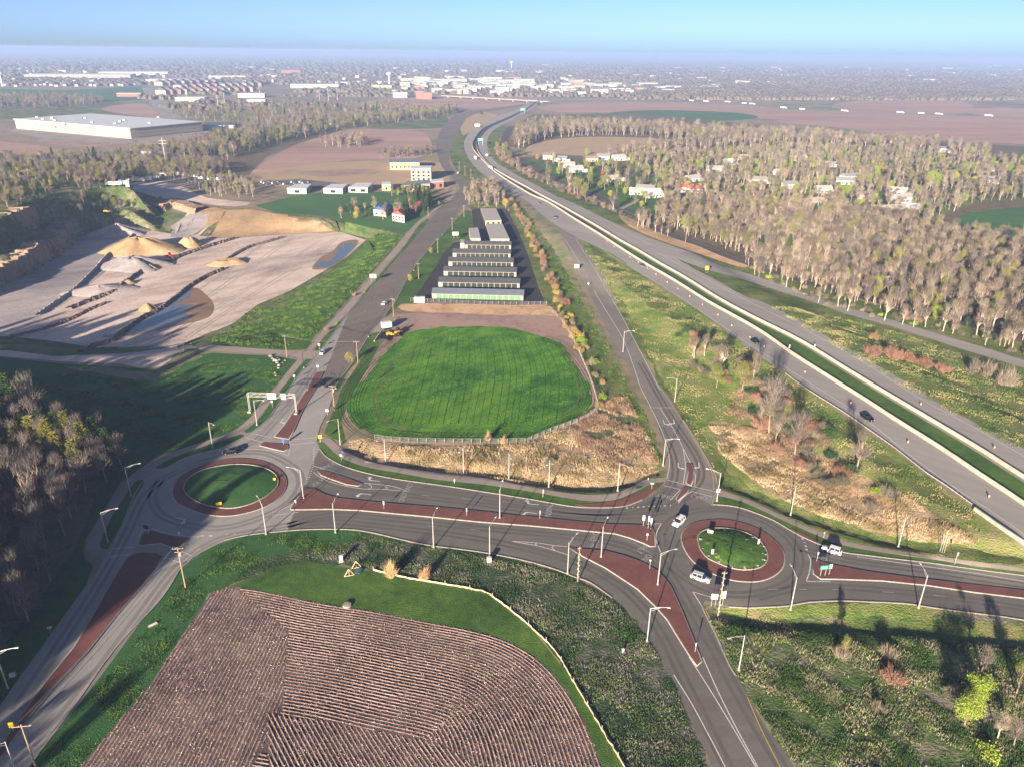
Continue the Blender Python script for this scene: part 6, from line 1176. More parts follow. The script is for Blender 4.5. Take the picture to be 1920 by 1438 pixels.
NAMES = {'bare': ('bare_tree', 'tree'), 'barepale': ('bare_tree', 'tree'), 'baregrey': ('bare_tree', 'tree'), 'budding': ('budding_tree', 'tree'), 'spring': ('leafy_tree', 'tree'), 'yellow': ('yellow_tree', 'tree'), 'dgreen': ('green_tree', 'tree'), 'pink': ('blossom_tree', 'tree'),
         'ochre': ('shrub', 'shrub'), 'red': ('shrub', 'shrub'), 'brush': ('shrub', 'shrub'), 'orange_twig': ('twiggy_shrub', 'shrub'), 'paleshrub': ('shrub', 'shrub'), 'bush': ('leafy_bush', 'shrub'), 'bushyellow': ('yellow_bush', 'shrub'), 'bushdark': ('dark_bush', 'shrub'), 'pine': ('evergreen_tree', 'tree'), 'pinelit': ('evergreen_tree', 'tree')}
DESC = {'bare': 'bare brown tree', 'barepale': 'bare tree with pale branches', 'baregrey': 'bare grey tree', 'budding': 'tree hazed with green buds', 'spring': 'bright yellow-green tree', 'yellow': 'tree in yellow blossom', 'dgreen': 'dark green tree', 'pink': 'small tree in pink blossom', 'ochre': 'ochre-brown shrub', 'red': 'reddish-brown shrub',
        'brush': 'grey-green scrub bush', 'orange_twig': 'leafless orange-twigged shrub', 'paleshrub': 'pale twiggy shrub', 'bush': 'bright green bush', 'bushyellow': 'yellow-leaved bush', 'bushdark': 'dark green bush', 'pine': 'dark evergreen', 'pinelit': 'evergreen with crown tinted yellow-green as if sunlit'}
COUNT = {}
def plant(kind, p, s_, where, label=None, var=None, sz=None):
    pr = PROTO[kind][var if var is not None else int(RNG.integers(0, len(PROTO[kind])))]; nm, cat = NAMES[kind]
    r = empty(nm, p, RNG.uniform(0, 6.28), label or f'{DESC[kind]} {where}', cat, None if label else f'{DESC[kind].replace("tree with", "trees with").replace("evergreen with", "evergreens with") + ("" if " with " in DESC[kind] else "es" if DESC[kind].endswith("bush") else "s" if not DESC[kind].endswith(("blossom", "buds")) else "")} {where}')
    r.scale = (s_, s_, s_*(sz or RNG.uniform(.85, 1.15)))
    for n_, me in pr: obj(n_, me, r)
    COUNT[cat] = COUNT.get(cat, 0)+1; return r
_NG = {}
def joined(kind, var):
    key = (kind, var)
    if key in _NG: return _NG[key]
    V = []; F = []; mi = []; mats = []; b = 0
    for j, (_, me) in enumerate(PROTO[kind][var]):
        n = len(me.vertices); v = np.empty(n*3); me.vertices.foreach_get('co', v); V.append(v.reshape(-1, 3)); me.calc_loop_triangles(); t = np.empty(len(me.loop_triangles)*3, dtype=np.int32); me.loop_triangles.foreach_get('vertices', t); F.append(t.reshape(-1, 3)+b); mi += [j]*(len(t)//3); mats.append(me.materials[0]); b += n
    o = bpy.data.objects.new(kind+'_source', mesh_np(kind+'_source', np.vstack(V), np.vstack(F), mats, mi)); _NG[key] = o; return o
def forest(name, items, label, cat):
    """items: list of (kind, var, x, y, z, scale) -> ONE stuff object, instanced on its points by geometry nodes"""
    root = None; keys = sorted({(i[0], i[1]) for i in items}); idx = {k: j for j, k in enumerate(keys)}
    me = bpy.data.meshes.new(name); me.vertices.add(len(items)); me.vertices.foreach_set('co', np.array([i[2:5] for i in items], dtype=np.float32).ravel())
    for an, ty, vals in (('pick', 'INT', [idx[(i[0], i[1])] for i in items]), ('size', 'FLOAT', [i[5] for i in items]), ('turn', 'FLOAT', RNG.uniform(0, 6.28, len(items)))):
        at = me.attributes.new(an, ty, 'POINT'); at.data.foreach_set('value', np.array(vals, dtype=np.int32 if ty == 'INT' else np.float32))
    o = bpy.data.objects.new(name, me); COL.objects.link(o); tag(o, label, cat, kind='stuff')
    ng = bpy.data.node_groups.new(name, 'GeometryNodeTree'); ng.interface.new_socket('Geometry', in_out='INPUT', socket_type='NodeSocketGeometry'); ng.interface.new_socket('Geometry', in_out='OUTPUT', socket_type='NodeSocketGeometry')
    N = ng.nodes.new; L = ng.links.new; gi = N('NodeGroupInput'); go = N('NodeGroupOutput'); jn = N('GeometryNodeJoinGeometry')
    for j, k in enumerate(keys):
        # one instancer per source tree, keeping only the points that pick it
        oi = N('GeometryNodeObjectInfo'); oi.inputs['Object'].default_value = joined(*k); oi.inputs['As Instance'].default_value = True
        ip = N('GeometryNodeInstanceOnPoints'); L(gi.outputs[0], ip.inputs['Points']); L(oi.outputs['Geometry'], ip.inputs['Instance'])
        na = N('GeometryNodeInputNamedAttribute'); na.data_type = 'INT'; na.inputs['Name'].default_value = 'pick'; cm = N('FunctionNodeCompare'); cm.data_type = 'INT'; cm.operation = 'EQUAL'; L(na.outputs['Attribute'], cm.inputs[2]); cm.inputs[3].default_value = j; L(cm.outputs[0], ip.inputs['Selection'])
        sa = N('GeometryNodeInputNamedAttribute'); sa.data_type = 'FLOAT'; sa.inputs['Name'].default_value = 'size'; L(sa.outputs['Attribute'], ip.inputs['Scale'])
        ta = N('GeometryNodeInputNamedAttribute'); ta.data_type = 'FLOAT'; ta.inputs['Name'].default_value = 'turn'; cx = N('ShaderNodeCombineXYZ'); L(ta.outputs['Attribute'], cx.inputs[2]); L(cx.outputs[0], ip.inputs['Rotation']); L(ip.outputs[0], jn.inputs[0])
    L(jn.outputs[0], go.inputs[0]); md = o.modifiers.new('scatter', 'NODES'); md.node_group = ng; return o
def fill(px, spacing, rg, jit=.45, world=False, z=None):
    q = np.array(px, float) if world else G(px)[:, :2]; lo, hi = q.min(0), q.max(0); gx, gy = np.meshgrid(np.arange(lo[0], hi[0], spacing), np.arange(lo[1], hi[1], spacing)); P = np.column_stack([gx.ravel(), gy.ravel()]); P += rg.uniform(-jit, jit, P.shape)*spacing
    P = P[inpoly(P[:, 0], P[:, 1], q)]; return P
RES = []      # everything that ends up in the forest objects, sorted by distance; the largest in view become things
def wood(px, spacing, kinds, where, size=(.8, 1.2), clear=(), world=False, seed=0, force=False, dens=1.0):
    rg = np.random.default_rng(seed+50); P = fill(px, spacing, rg, world=world); P = P[rg.random(len(P)) < dens]
    for c, r_ in clear: d_ = P-c; P = P[~((np.linalg.norm(d_, axis=1) < r_) | ((np.abs(d_[:, 0]-d_[:, 1]*c[0]/c[1]) < r_*.8) & (d_[:, 1] < 0) & (d_[:, 1] > -2.1*r_) & (r_ > 10)))]
    ks = [k for k, _ in kinds]; pr = np.array([w_ for _, w_ in kinds], float); pr /= pr.sum(); z = H(P[:, 0], P[:, 1]) if len(P) else []
    for (x, y), zz in zip(P, z):
        k = str(rg.choice(ks, p=pr)); RES.append([k, int(rg.integers(0, len(PROTO[k]))), float(x), float(y), float(zz), float(rg.uniform(*size)), where, force])
CL = [(c, 10.2) for c in CLEAR]
FRW = G(np.array(FR[6:]))[:, :2]; CLR = [(p, 9.0) for p in resample(FRW, 8.0)]
WM = [('bare', 5), ('barepale', 3), ('baregrey', 1.6), ('budding', 1.2)]
wood([(1195,425),(1290,455),(1380,492),(1450,515),(1560,556),(1640,580),(1760,604),(1840,620),(1960,656),(2150,704),(2150,470),(1960,455),(1800,445),(1740,425),(1600,400),(1500,395),(1400,385),(1300,385),(1230,400)], 5.0, WM+[('brush', 2), ('pine', .12), ('spring', .15), ('dgreen', .2)], 'in the dense wood right of the frontage road', (.5, 1.1), CLR, seed=1)
wood([(1400,512),(1480,545),(1560,580),(1640,600),(1740,620),(1820,640),(1960,680),(1960,655),(1760,612),(1640,586),(1500,538),(1400,498)], 5.5, [('brush', 3), ('red', 1), ('bush', .5), ('bare', 1.6), ('barepale', .8), ('baregrey', .6), ('paleshrub', 1)], 'between the exit ramp and the wood', (.6, 1.05), CLR, seed=2)
wood([(1165,300),(1300,292),(1480,276),(1700,286),(1900,304),(2150,315),(2150,380),(1850,378),(1780,402),(1740,425),(1600,400),(1500,395),(1400,385),(1300,385),(1250,392),(1232,360),(1215,340)], 10, WM+[('spring', 2.0), ('dgreen', .8), ('yellow', .5)], 'in the wooded neighbourhood', (.6, 1.1), CL, seed=3)
wood([(1000,298),(1060,305),(1150,310),(1215,345),(1240,385),(1200,392),(1140,372),(1080,345),(1010,318)], 17, [('bare', 3), ('budding', 2), ('spring', 1.5), ('dgreen', .6), ('yellow', .5)], 'on the lawns by the frontage road houses', (.7, 1.1), CL+CLR, seed=4)
wood([(962,276),(975,283),(1000,268),(1050,259),(1120,255),(1220,257),(1300,265),(1480,272),(1700,284),(1850,298),(1850,292),(1740,277),(1560,263),(1480,256),(1300,247),(1200,240),(1050,234),(995,238),(968,252)], 12, WM+[('spring', .3)], 'in the dark belt of wood beyond the tan field', (1.0, 1.5), CL, seed=5)
wood([(1120,297),(1200,290),(1300,285),(1480,270),(1300,265)], 14, WM, 'along the near side of the tan field', (.8, 1.2), CL, seed=6)
wood([(938,262),(928,280),(938,300),(972,322),(1040,355),(1110,383),(1180,410),(1240,430),(1225,420),(1180,400),(1110,372),(1040,345),(985,318),(955,297),(942,275)], 6.0, [('brush', 3), ('red', 2), ('paleshrub', 2), ('bare', .8), ('budding', .8)], 'in the brush strip between highway and frontage road', (.9, 1.5), CLR, seed=7)
# left side woods
wood([(-120,800),(0,795),(60,795),(150,815),(200,830),(222,860),(205,895),(170,930),(140,1000),(100,1090),(60,1180),(0,1265),(-120,1400),(-500,1300)], 6.0, [('baregrey', 6), ('brush', 1.2)], 'in the shaded wood at the left photo edge', (.85, 1.2), seed=8)
wood([(-260,800),(0,790),(60,790),(120,800),(60,830),(-100,850),(-260,900)], 8, [('pine', 3), ('baregrey', 2)], 'at the back of the shaded left wood', (1.1, 1.4), seed=9)
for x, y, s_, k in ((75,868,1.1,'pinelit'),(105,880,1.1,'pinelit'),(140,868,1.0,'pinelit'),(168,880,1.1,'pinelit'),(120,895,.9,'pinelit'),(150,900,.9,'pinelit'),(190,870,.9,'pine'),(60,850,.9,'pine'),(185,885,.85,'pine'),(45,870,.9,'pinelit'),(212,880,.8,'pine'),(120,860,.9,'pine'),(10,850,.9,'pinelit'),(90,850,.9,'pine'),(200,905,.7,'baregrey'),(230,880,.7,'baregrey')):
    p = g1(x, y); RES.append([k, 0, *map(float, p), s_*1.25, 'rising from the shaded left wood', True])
# the same wood goes on behind and beside the camera
wood([(-300,40),(-300,240),(-225,250),(-205,215),(-170,170),(-150,120),(-134,100),(-122,62),(-126,30),(-150,-70),(-300,-70)], 8, [('baregrey', 2), ('pine', 5)], 'in the shaded left wood, outside the photo', (1.4, 1.9), world=True, seed=10)
wood([(-116,60),(-104,78),(-92,62),(-84,30),(-90,-10),(-118,-20)], 9, [('baregrey', 3), ('pine', 1)], 'in the shaded left wood, outside the photo', (.8, 1.1), world=True, seed=11)
wood([(20,38),(150,62),(190,60),(190,0),(60,-40),(0,-10)], 17, [('pine', 2), ('baregrey', 1)], 'south of the junction, outside the photo', (.8, 1.2), world=True, seed=12)
UB = [('bare', 2), ('baregrey', 3), ('budding', 2.5), ('dgreen', .8), ('pine', .5)]
wood([(-150,330),(-100,300),(90,304),(230,296),(300,306),(430,318),(440,328),(330,345),(250,336),(215,350),(190,360),(120,352),(60,338),(-20,334)], 10, UB, 'in the wood behind the quarry', (.8, 1.2), seed=13)
wood([(-150,395),(0,398),(60,385),(105,368),(118,352),(60,340),(-150,340)], 9, UB, 'on the cliff top left of the quarry', (.6, .9), seed=14)
wood([(120,372),(150,355),(230,352),(262,372),(230,395),(270,392),(300,405),(200,420),(140,430),(110,400)], 8, [('baregrey', 3), ('brush', 3), ('budding', 1)], 'on the shaded quarry slope', (.5, .9), seed=15)
wood([(345,345),(400,332),(440,340),(480,350),(478,372),(420,372),(390,368),(350,352)], 8, [('barepale', 3), ('budding', 1)], 'in the pale thicket above the quarry road', (.5, .8), seed=16)
wood([(430,300),(500,275),(560,262),(620,248),(700,236),(800,225),(862,211),(850,205),(760,212),(700,222),(640,224),(560,236),(480,246),(400,256),(380,268),(300,285),(240,288),(260,298)], 13, UB, 'in the long tree belt left of the bend', (.9, 1.3), seed=17)
wood([(325,222),(480,240),(560,235),(640,220),(780,204),(740,196),(640,202),(560,196),(480,202),(400,208),(330,210)], 22, UB, 'scattered beyond the warehouse road', (.9, 1.3), seed=18)
wood([(-40,206),(120,202),(200,196),(190,190),(120,184),(-40,186)], 16, UB, 'in the dark belt beyond the warehouse', (1.0, 1.4), seed=19)
wood([(600,268),(640,262),(690,262),(695,275),(640,280),(605,276)], 11, [('baregrey', 3), ('barepale', 2)], 'in the copse on the pink ploughed field', (.8, 1.1), seed=20)
wood([(720,290),(800,285),(812,292),(740,298),(700,298)], 9, [('baregrey', 3), ('budding', 1)], 'in the hedge beyond the building site', (.6, .9), seed=21)
wood([(635,404),(660,402),(690,406),(720,412),(760,412),(755,400),(700,398),(640,394)], 7, [('bare', 2), ('yellow', 1), ('dgreen', 1.4), ('barepale', 1)], 'round the farmhouse above the quarry', (.6, .95), seed=22)
wood([(762,398),(790,404),(812,382),(800,368),(770,372)], 8, [('pine', 2), ('dgreen', 1), ('bare', .7), ('pink', .3)], 'in the dark clump between farmhouse and arterial road', (.6, .9), seed=23)
wood([(740,362),(770,360),(805,358),(802,366),(745,368)], 5, [('budding', 1), ('spring', .4), ('bushdark', 1)], 'in the hedge in front of the low unfinished building', (.5, .7), seed=24)
wood([(868,372),(885,350),(930,345),(955,372),(968,402),(990,448),(1010,495),(1035,560),(1050,592),(1062,588),(1075,600),(1050,545),(1020,480),(995,425),(975,395),(945,360),(935,345),(905,340)], 4.6, [('ochre', 3), ('red', 3), ('paleshrub', 2), ('bushyellow', 1.6), ('brush', 1.5)], 'in the scrub hedge right of the storage lot', (.7, 1.15), seed=25)
wood([(870,378),(888,352),(930,347),(948,378),(935,392),(890,392)], 6, [('barepale', 2), ('bare', 2), ('paleshrub', 1)], 'in the thicket at the top of the storage lot', (.5, .8), seed=26)
wood([(1050,590),(1075,600),(1105,660),(1135,730),(1150,745),(1128,742),(1095,680),(1068,640),(1050,610)], 5, [('bushyellow', 2), ('bush', 1.6), ('ochre', 2), ('paleshrub', 1)], 'in the scrub between the wheat field and the ramp', (.7, 1.1), seed=27)
wood([(1075,640),(1110,740),(1150,745),(1190,790),(1195,830),(1150,800),(1100,795),(1085,790),(1110,765)], 7, [('paleshrub', 3), ('ochre', 1.3), ('red', 1)], 'in the weedy corner above the dry grass', (.4, .7), seed=28)
# right triangle scrub
wood([(1290,625),(1340,645),(1400,680),(1430,720),(1400,755),(1350,735),(1300,690)], 6, [('brush', 3), ('bare', 1), ('red', 1), ('bush', .8), ('paleshrub', 1), ('budding', .7)], 'in the scrub between ramp and highway', (.7, 1.3), seed=29)
wood([(1400,690),(1470,720),(1520,770),(1560,830),(1600,880),(1580,930),(1530,900),(1470,860),(1420,800),(1385,760)], 5.6, [('brush', 3), ('red', 2), ('paleshrub', 2), ('bush', .5), ('baregrey', .4), ('bushdark', .6)], 'in the brown scrub below the highway', (.8, 1.5), seed=30)
wood([(1230,600),(1290,615),(1340,640),(1320,660),(1260,630)], 7, [('bushdark', 2), ('bush', 2), ('brush', 2)], 'in the yellow-green clump near the top of the triangle', (.5, .9), seed=31)
IND = [('baregrey',1605,885,1.0,'whitish dead-limbed tree in the dry triangle'),('barepale',1425,790,.75,'pale dead tree standing in the scrub above the dry triangle'),('barepale',1487,838,.7,'pale spreading bare tree in the middle of the dry triangle'),('bush',1649,923,1.0,'bright lime-green bush in the dry triangle'),('paleshrub',1632,955,1.3,'pale grey round shrub below the lime bush'),('red',1500,880,1.2,'reddish thicket beside the spreading bare tree'),
 ('bushdark',1600,880,1.5,'round olive bush under the dead-limbed tree'),('brush',1668,935,1.6,'grey-brown thicket right of the lime bush'),
 ('orange_twig',733,1082,1.25,'larger leafless orange shrub at the silt fence'),('orange_twig',796,1086,1.0,'smaller leafless orange shrub at the silt fence'),('orange_twig',915,826,.9,'left leafless shrub behind the chain-link fence'),('orange_twig',943,832,.8,'middle leafless shrub on the chain-link fence'),('paleshrub',989,830,.5,'small pale shrub at the fence corner'),
 ('brush',1028,870,.9,'dark little conifer-like shrub standing in the dry grass'),('bush',1130,745,.9,'lime bush at the fence corner by the ramp'),('bushyellow',1126,760,.8,'yellow bush at the fence corner by the ramp'),
 ('yellow',655,682,.62,'yellow-leaved sapling beside the arterial road'),('yellow',769,528,.5,'ochre sapling near the lit verge of the arterial road'),('yellow',808,476,.45,'small ochre sapling by the upper storage rows'),('ochre',665,555,.7,'orange shrub beside the left footpath, upper'),('ochre',612,620,.7,'orange shrub beside the left footpath, lower'),('bush',683,549,.4,'small green sapling in the left verge'),('bush',631,608,.4,'small green sapling in the left verge, nearer'),
 ('yellow',948,392,.9,'round yellow tree at the top right of the storage lot'),('pine',921,362,.5,'small dark spruce above the storage lot thicket'),('pine',1010,200,.9,'dark evergreen mass beside the interchange'),('dgreen',903,217,1.2,'lone dark tree inside the highway bend'),
 ('budding',1580,1232,.42,'grey-green shrub upper left of the rough slope, lower right'),('paleshrub',1575,1228,1.1,'pale yellowish shrub on the lower right slope'),('paleshrub',1655,1228,1.3,'tan shrub on the lower right slope'),('red',1672,1270,1.3,'reddish-tan shrub on the lower right slope'),('paleshrub',1648,1328,.8,'small tan shrub lower on the right slope'),
 ('spring',1825,1320,.9,'large yellow-green tree at the lower right'),('spring',1808,1362,.85,'second yellow-green tree at the lower right'),('bush',1852,1412,1.0,'small lime bush at the bottom right'),('baregrey',1840,1260,.5,'white-limbed fallen-looking tree above the yellow-green trees'),('budding',1905,1300,.6,'budding tree at the right photo edge'),('barepale',1870,1385,.45,'pale bare sapling beside the lime bush'),('baregrey',1900,1400,.5,'grey bare tree in the bottom right corner'),('budding',1930,1340,.6,'budding tree just at the right edge, lower'),('brush',1776,1300,1.0,'grey brush left of the yellow-green trees'),
 ('red',1640,665,1.6,'russet shrub at the left end of the hedge beyond the highway'),('red',1670,672,1.8,'russet shrub second in the hedge beyond the highway'),('red',1700,680,1.8,'russet shrub third in the hedge beyond the highway'),('red',1735,690,1.8,'russet shrub fourth in the hedge beyond the highway'),('red',1762,696,1.5,'russet shrub at the right end of the hedge beyond the highway'),('ochre',1640,636,1.5,'olive-brown shrub above the russet hedge'),
 ('paleshrub',1835,700,2.3,'large pale twiggy bush beyond the highway'),('paleshrub',1857,703,2.3,'second large pale twiggy bush beyond the highway'),('paleshrub',1893,722,2.6,'largest pale twiggy bush at the right edge'),
 ('spring',1330,372,1.1,'bright yellow-green tree behind the bare wood, left'),('spring',1740,352,1.6,'large lime-green tree in the neighbourhood'),('spring',1755,355,1.5,'lime-green tree next to the largest lime tree'),('spring',1100,292,1.0,'bright green round tree between the far houses'),('pink',1130,328,.6,'pink blossom tree on the frontage lawns'),('spring',1500,372,1.0,'yellow-green tree right of the red-roofed houses'),('spring',1560,388,.9,'yellow-green tree in the middle of the neighbourhood'),('spring',1680,265,1.2,'lime tree at the edge of the far pink field'),('spring',1755,262,1.1,'second lime tree at the edge of the far pink field'),('pink',823,384,.35,'small pink tree by the arterial footpath'),
 ('barepale',735,368,.8,'tall pale tree in front of the low unfinished building'),('barepale',718,412,.75,'pale-pink bare tree in front of the farmhouse'),('yellow',668,412,.7,'yellow-green tree left of the farmhouse'),('bare',640,410,.7,'bare brown tree at the left end of the farm hedge')]
for k, x, y, s_, l_ in IND: plant(k, g1(x, y), s_, '', l_)
for k in range(16):
    a = k*2.4; q_ = .25+.6*((k*7) % 10)/10; p = g1(1371+60*q_*math.cos(a), 1027+34*q_*math.sin(a)); plant(('bushdark', 'brush', 'bush')[k % 3], p+[0, 0, .6*(1-q_)+.3], RNG.uniform(.18, .32), 'planted on the right roundabout island')
# strips of small things
def camsize(i): return i[5]*(13 if NAMES[i[0]][1] == 'tree' else 3.5)/math.sqrt(i[2]**2+i[3]**2+HC**2)
def vis(i):
    v = np.array([i[2], i[3], i[4]+3-HC]); zc = v@Fv
    if zc < 5: return False
    x = v@Rv/zc*FP; y = v@Uv/zc*FP; return abs(x) < 975 and abs(y) < 735
near = sorted([i for i in RES if vis(i)], key=camsize, reverse=True); tr = [i for i in near if NAMES[i[0]][1] == 'tree'][:300-0]; sh = [i for i in near if NAMES[i[0]][1] == 'shrub'][:270]
chosen = {id(i) for i in tr[:255]+sh}
for i in RES:
    if id(i) in chosen: plant(i[0], (i[2], i[3], i[4]), i[5], i[6], var=i[1])
rest = [i for i in RES if id(i) not in chosen]
forest('distant_woodland', [i for i in rest if NAMES[i[0]][1] == 'tree'], 'mass of bare and budding trees filling the woods beyond the nearest ones', 'woodland')
forest('scrub_undergrowth', [i for i in rest if NAMES[i[0]][1] == 'shrub'], 'mass of small brown and green scrub filling hedges and wood edges', 'undergrowth')
# far-off woods: simple clumps over the plain
def far_clumps():
    rg = np.random.default_rng(3); V = []; F = []; n0 = 0; px = []
    def add(x0, x1, y0, y1, n, cl=True):
        c = rg.uniform(0, 1, (n, 2)); 
        if cl: k = max(6, n//45); cc = rg.uniform(0, 1, (k, 2)); j = rg.integers(0, k, n); c = cc[j]+rg.normal(0, [.07, .025], (n, 2))
        px.extend(zip(x0+(x1-x0)*c[:, 0], y0+(y1-y0)*np.clip(c[:, 1], 0, 1)))
    add(-60, 1980, 113, 130, 4200); add(-60, 1980, 124, 146, 5200); add(1200, 1980, 146, 188, 6500); add(1200, 1980, 160, 186, 3000, False); add(600, 1300, 142, 182, 1300); add(-60, 620, 148, 160, 900); add(300, 640, 170, 208, 500); add(1380, 1980, 178, 189, 900, False); add(120, 250, 155, 162, 160, False); add(-60, 60, 150, 162, 120, False)
    px = np.array(px); P = atz(px); d = np.linalg.norm(P, axis=1); P = P[d < 30000]; d = d[d < 30000]; n = len(P); s_ = rg.uniform(5, 10, n)*np.clip(d/2200, 1, 3.2); hh = rg.uniform(6, 12, n)*np.clip(d/4000, 1, 1.5)
    base = np.array([(math.cos(a), math.sin(a), 0) for a in np.arange(5)*2*math.pi/5]); V = np.empty((n, 11, 3)); jr = rg.uniform(.7, 1.2, (n, 5)); 
    V[:, :5, :2] = P[:, None]+base[None, :, :2]*(s_[:, None]*jr)[:, :, None]; V[:, :5, 2] = 0; V[:, 5:10, :2] = P[:, None]+base[None, :, :2]*(s_[:, None]*jr[:, ::-1]*.75)[:, :, None]; V[:, 5:10, 2] = (hh*.75)[:, None]*rg.uniform(.8, 1.1, (n, 5)); V[:, 10, :2] = P; V[:, 10, 2] = hh
    f = []
    for k in range(5): j = (k+1) % 5; f += [(k, j, 5+j), (k, 5+j, 5+k), (5+k, 5+j, 10)]
    F = (np.array(f)[None]+np.arange(n)[:, None, None]*11).reshape(-1, 3).astype(np.int32)
    m = leafmat('far_wood_mixed', (.05,.06,.04), (.17,.13,.10), sc=.02); o = obj('far_woods', mesh_np('far_woods', V.reshape(-1, 3), F, m)); tag(o, 'far-off woods and tree belts dotted over the hazy plain', 'woodland', kind='stuff')
far_clumps()
# ================================================================ GRASS, REEDS, STUBBLE
def tufts(name, px, n, mat, h=(.3, .8), w_=(.15, .35), label='', world=False, clumpy=True, cat='grass', blades=2):
    rg = np.random.default_rng(len(name)*17+n); q = G(px)[:, :2]; lo, hi = q.min(0), q.max(0); P = rg.uniform(lo, hi, (n*4, 2)); P = P[inpoly(P[:, 0], P[:, 1], q)]
    if clumpy and len(P): f = np.sin(P[:, 0]*.31+2*np.sin(P[:, 1]*.23))+np.sin(P[:, 1]*.41+P[:, 0]*.17)+np.sin(P[:, 0]*.9)*np.sin(P[:, 1]*.8); P = P[rg.random(len(P)) < .35+.3*f]
    P = P[:n]; m = len(P); z = H(P[:, 0], P[:, 1]); B = np.column_stack([P, z-.03]); B = np.repeat(B, blades, 0)+np.column_stack([rg.normal(0, .12, (m*blades, 2)), np.zeros(m*blades)]); D = np.column_stack([rg.normal(0, .35, (m*blades, 2)), np.ones(m*blades)]); D /= np.linalg.norm(D, axis=1)[:, None]
    V, F = slivers(rg, B, D, rg.uniform(*h, m*blades), rg.uniform(*w_, m*blades)); o = obj(name, mesh_np(name, V, F.astype(np.int32), mat)); tag(o, label, cat, kind='stuff'); return o
_g = lambda n, a, b, s: leafmat(n, a, b, sc=s, rnd=0, lo=.40, hi=.60)
GM = {'reed': _g('pale_reed', (.20,.16,.07), (.50,.38,.23), .16), 'green': _g('grass_blades', (.03,.07,.012), (.11,.18,.03), .25), 'weed': _g('mixed_weeds', (.035,.08,.02), (.36,.31,.22), .14), 'wheat': _g('wheat_blades', (.02,.085,.01), (.11,.26,.03), .09), 'brushy': _g('brushy_weeds', (.025,.06,.02), (.24,.21,.19), .10), 'stub': _g('corn_stubble', (.20,.145,.13), (.62,.47,.41), 1.5), 'yg': _g('yellow_green_weeds', (.07,.13,.025), (.30,.27,.12), .12), 'rose': _g('rosy_dead_weeds', (.16,.10,.07), (.32,.20,.15), .2)}
tufts('reeds', [(690,850),(740,838),(860,838),(985,832),(1060,800),(1120,770),(1150,745),(1178,745),(1205,800),(1235,860),(1236,884),(1205,893),(1140,912),(1080,915),(980,905),(860,888),(760,872),(690,858)], 20000, GM['reed'], (.4,1.1), (.10,.22), 'pale dry reeds between the chain-link fence and the centre ditch')
tufts('reeds', [(1330,800),(1400,800),(1500,830),(1600,880),(1700,930),(1780,985),(1840,1020),(1740,1018),(1640,995),(1540,968),(1450,930),(1400,890),(1350,850)], 22000, GM['reed'], (.4,1.1), (.10,.22), 'pale dry grass filling the triangle below the highway')
tufts('weeds', [(1097,470),(1189,510),(1395,645),(1570,775),(1776,922),(1830,960),(1840,1000),(1700,930),(1500,830),(1330,790),(1340,880),(1300,810),(1200,640)], 30000, GM['yg'], (.3,.8), (.12,.28), 'yellow-green weeds covering the upper part of the ramp triangle')
tufts('weeds', [(1330,1165),(1430,1150),(1560,1190),(1700,1195),(1920,1215),(2050,1240),(2050,1700),(1560,1600),(1500,1445),(1440,1360),(1401,1300),(1350,1200)], 24000, GM['weed'], (.3,.9), (.08,.20), 'rough mixed weeds on the lower right slope')
tufts('green_weeds', [(1330,1165),(1430,1150),(1560,1190),(1700,1195),(1920,1215),(2050,1240),(2050,1700),(1560,1600),(1500,1445),(1440,1360),(1401,1300),(1350,1200)], 46000, GM['green'], (.2,.6), (.12,.26), 'green weeds between the dry ones on the lower right slope')
tufts('brushy_weeds', [(560,1040),(700,1020),(860,1040),(994,1062),(1076,1090),(1149,1130),(1191,1169),(1227,1220),(1260,1280),(1290,1353),(1320,1438),(1400,1650),(1270,1650),(1175,1438),(1105,1320),(1045,1220),(935,1120),(760,1075),(640,1056)], 26000, GM['brushy'], (.3,.8), (.07,.18), 'dark brushy weeds between the silt fence and the exit road')
tufts('green_verge_weeds', [(560,1020),(700,1010),(860,1034),(994,1058),(1076,1086),(1149,1126),(1191,1165),(1227,1220),(1262,1280),(1292,1353),(1322,1438),(1400,1650),(1270,1650),(1175,1438),(1105,1320),(1045,1220),(935,1120),(760,1075),(640,1050)], 34000, GM['green'], (.15,.5), (.12,.26), 'short green weeds between the silt fence and the exit road')
tufts('wheat_blades', [(775,626),(850,616),(940,618),(1010,632),(1045,650),(1078,690),(1105,748),(1100,766),(1055,788),(1000,812),(900,823),(800,820),(720,814),(676,796),(656,775),(660,750),(684,714),(714,680),(744,645)], 50000, GM['wheat'], (.10,.26), (.12,.26), 'young green wheat in the central field', clumpy=False, cat='crop', blades=1)
tufts('verge_grass', [(300,1140),(390,1035),(465,1010),(565,998),(672,998),(800,1028),(640,1045),(520,1060),(440,1092),(395,1105),(340,1180),(270,1290),(180,1395),(100,1500),(20,1500)], 22000, GM['green'], (.15,.4), (.10,.22), 'verge grass below the left roundabout')
tufts('rosy_weeds', [(1395,700),(1470,730),(1560,830),(1600,900),(1700,960),(1600,950),(1500,900),(1400,830),(1360,780)], 9000, GM['rose'], (.4,1.1), (.10,.22), 'rosy-brown dead weeds in the scrub below the highway')
tufts('rosy_weeds', [(1060,800),(1110,770),(1130,745),(1178,745),(1205,810),(1235,870),(1180,880),(1100,850)], 7000, GM['rose'], (.5,1.2), (.10,.2), 'rosy-brown dead stalks in the weedy corner by the ramp')
tufts('meadow_grass', [(0,700),(120,700),(300,716),(400,668),(520,676),(545,690),(500,750),(460,790),(400,820),(300,850),(250,850),(150,790),(0,775)], 30000, GM['green'], (.1,.3), (.15,.35), 'grass tufts of the dark meadow left of the arterial road')
tufts('island_grass', INN1, 5000, GM['green'], (.2,.5), (.12,.26), 'grass on the mound of the left roundabout')
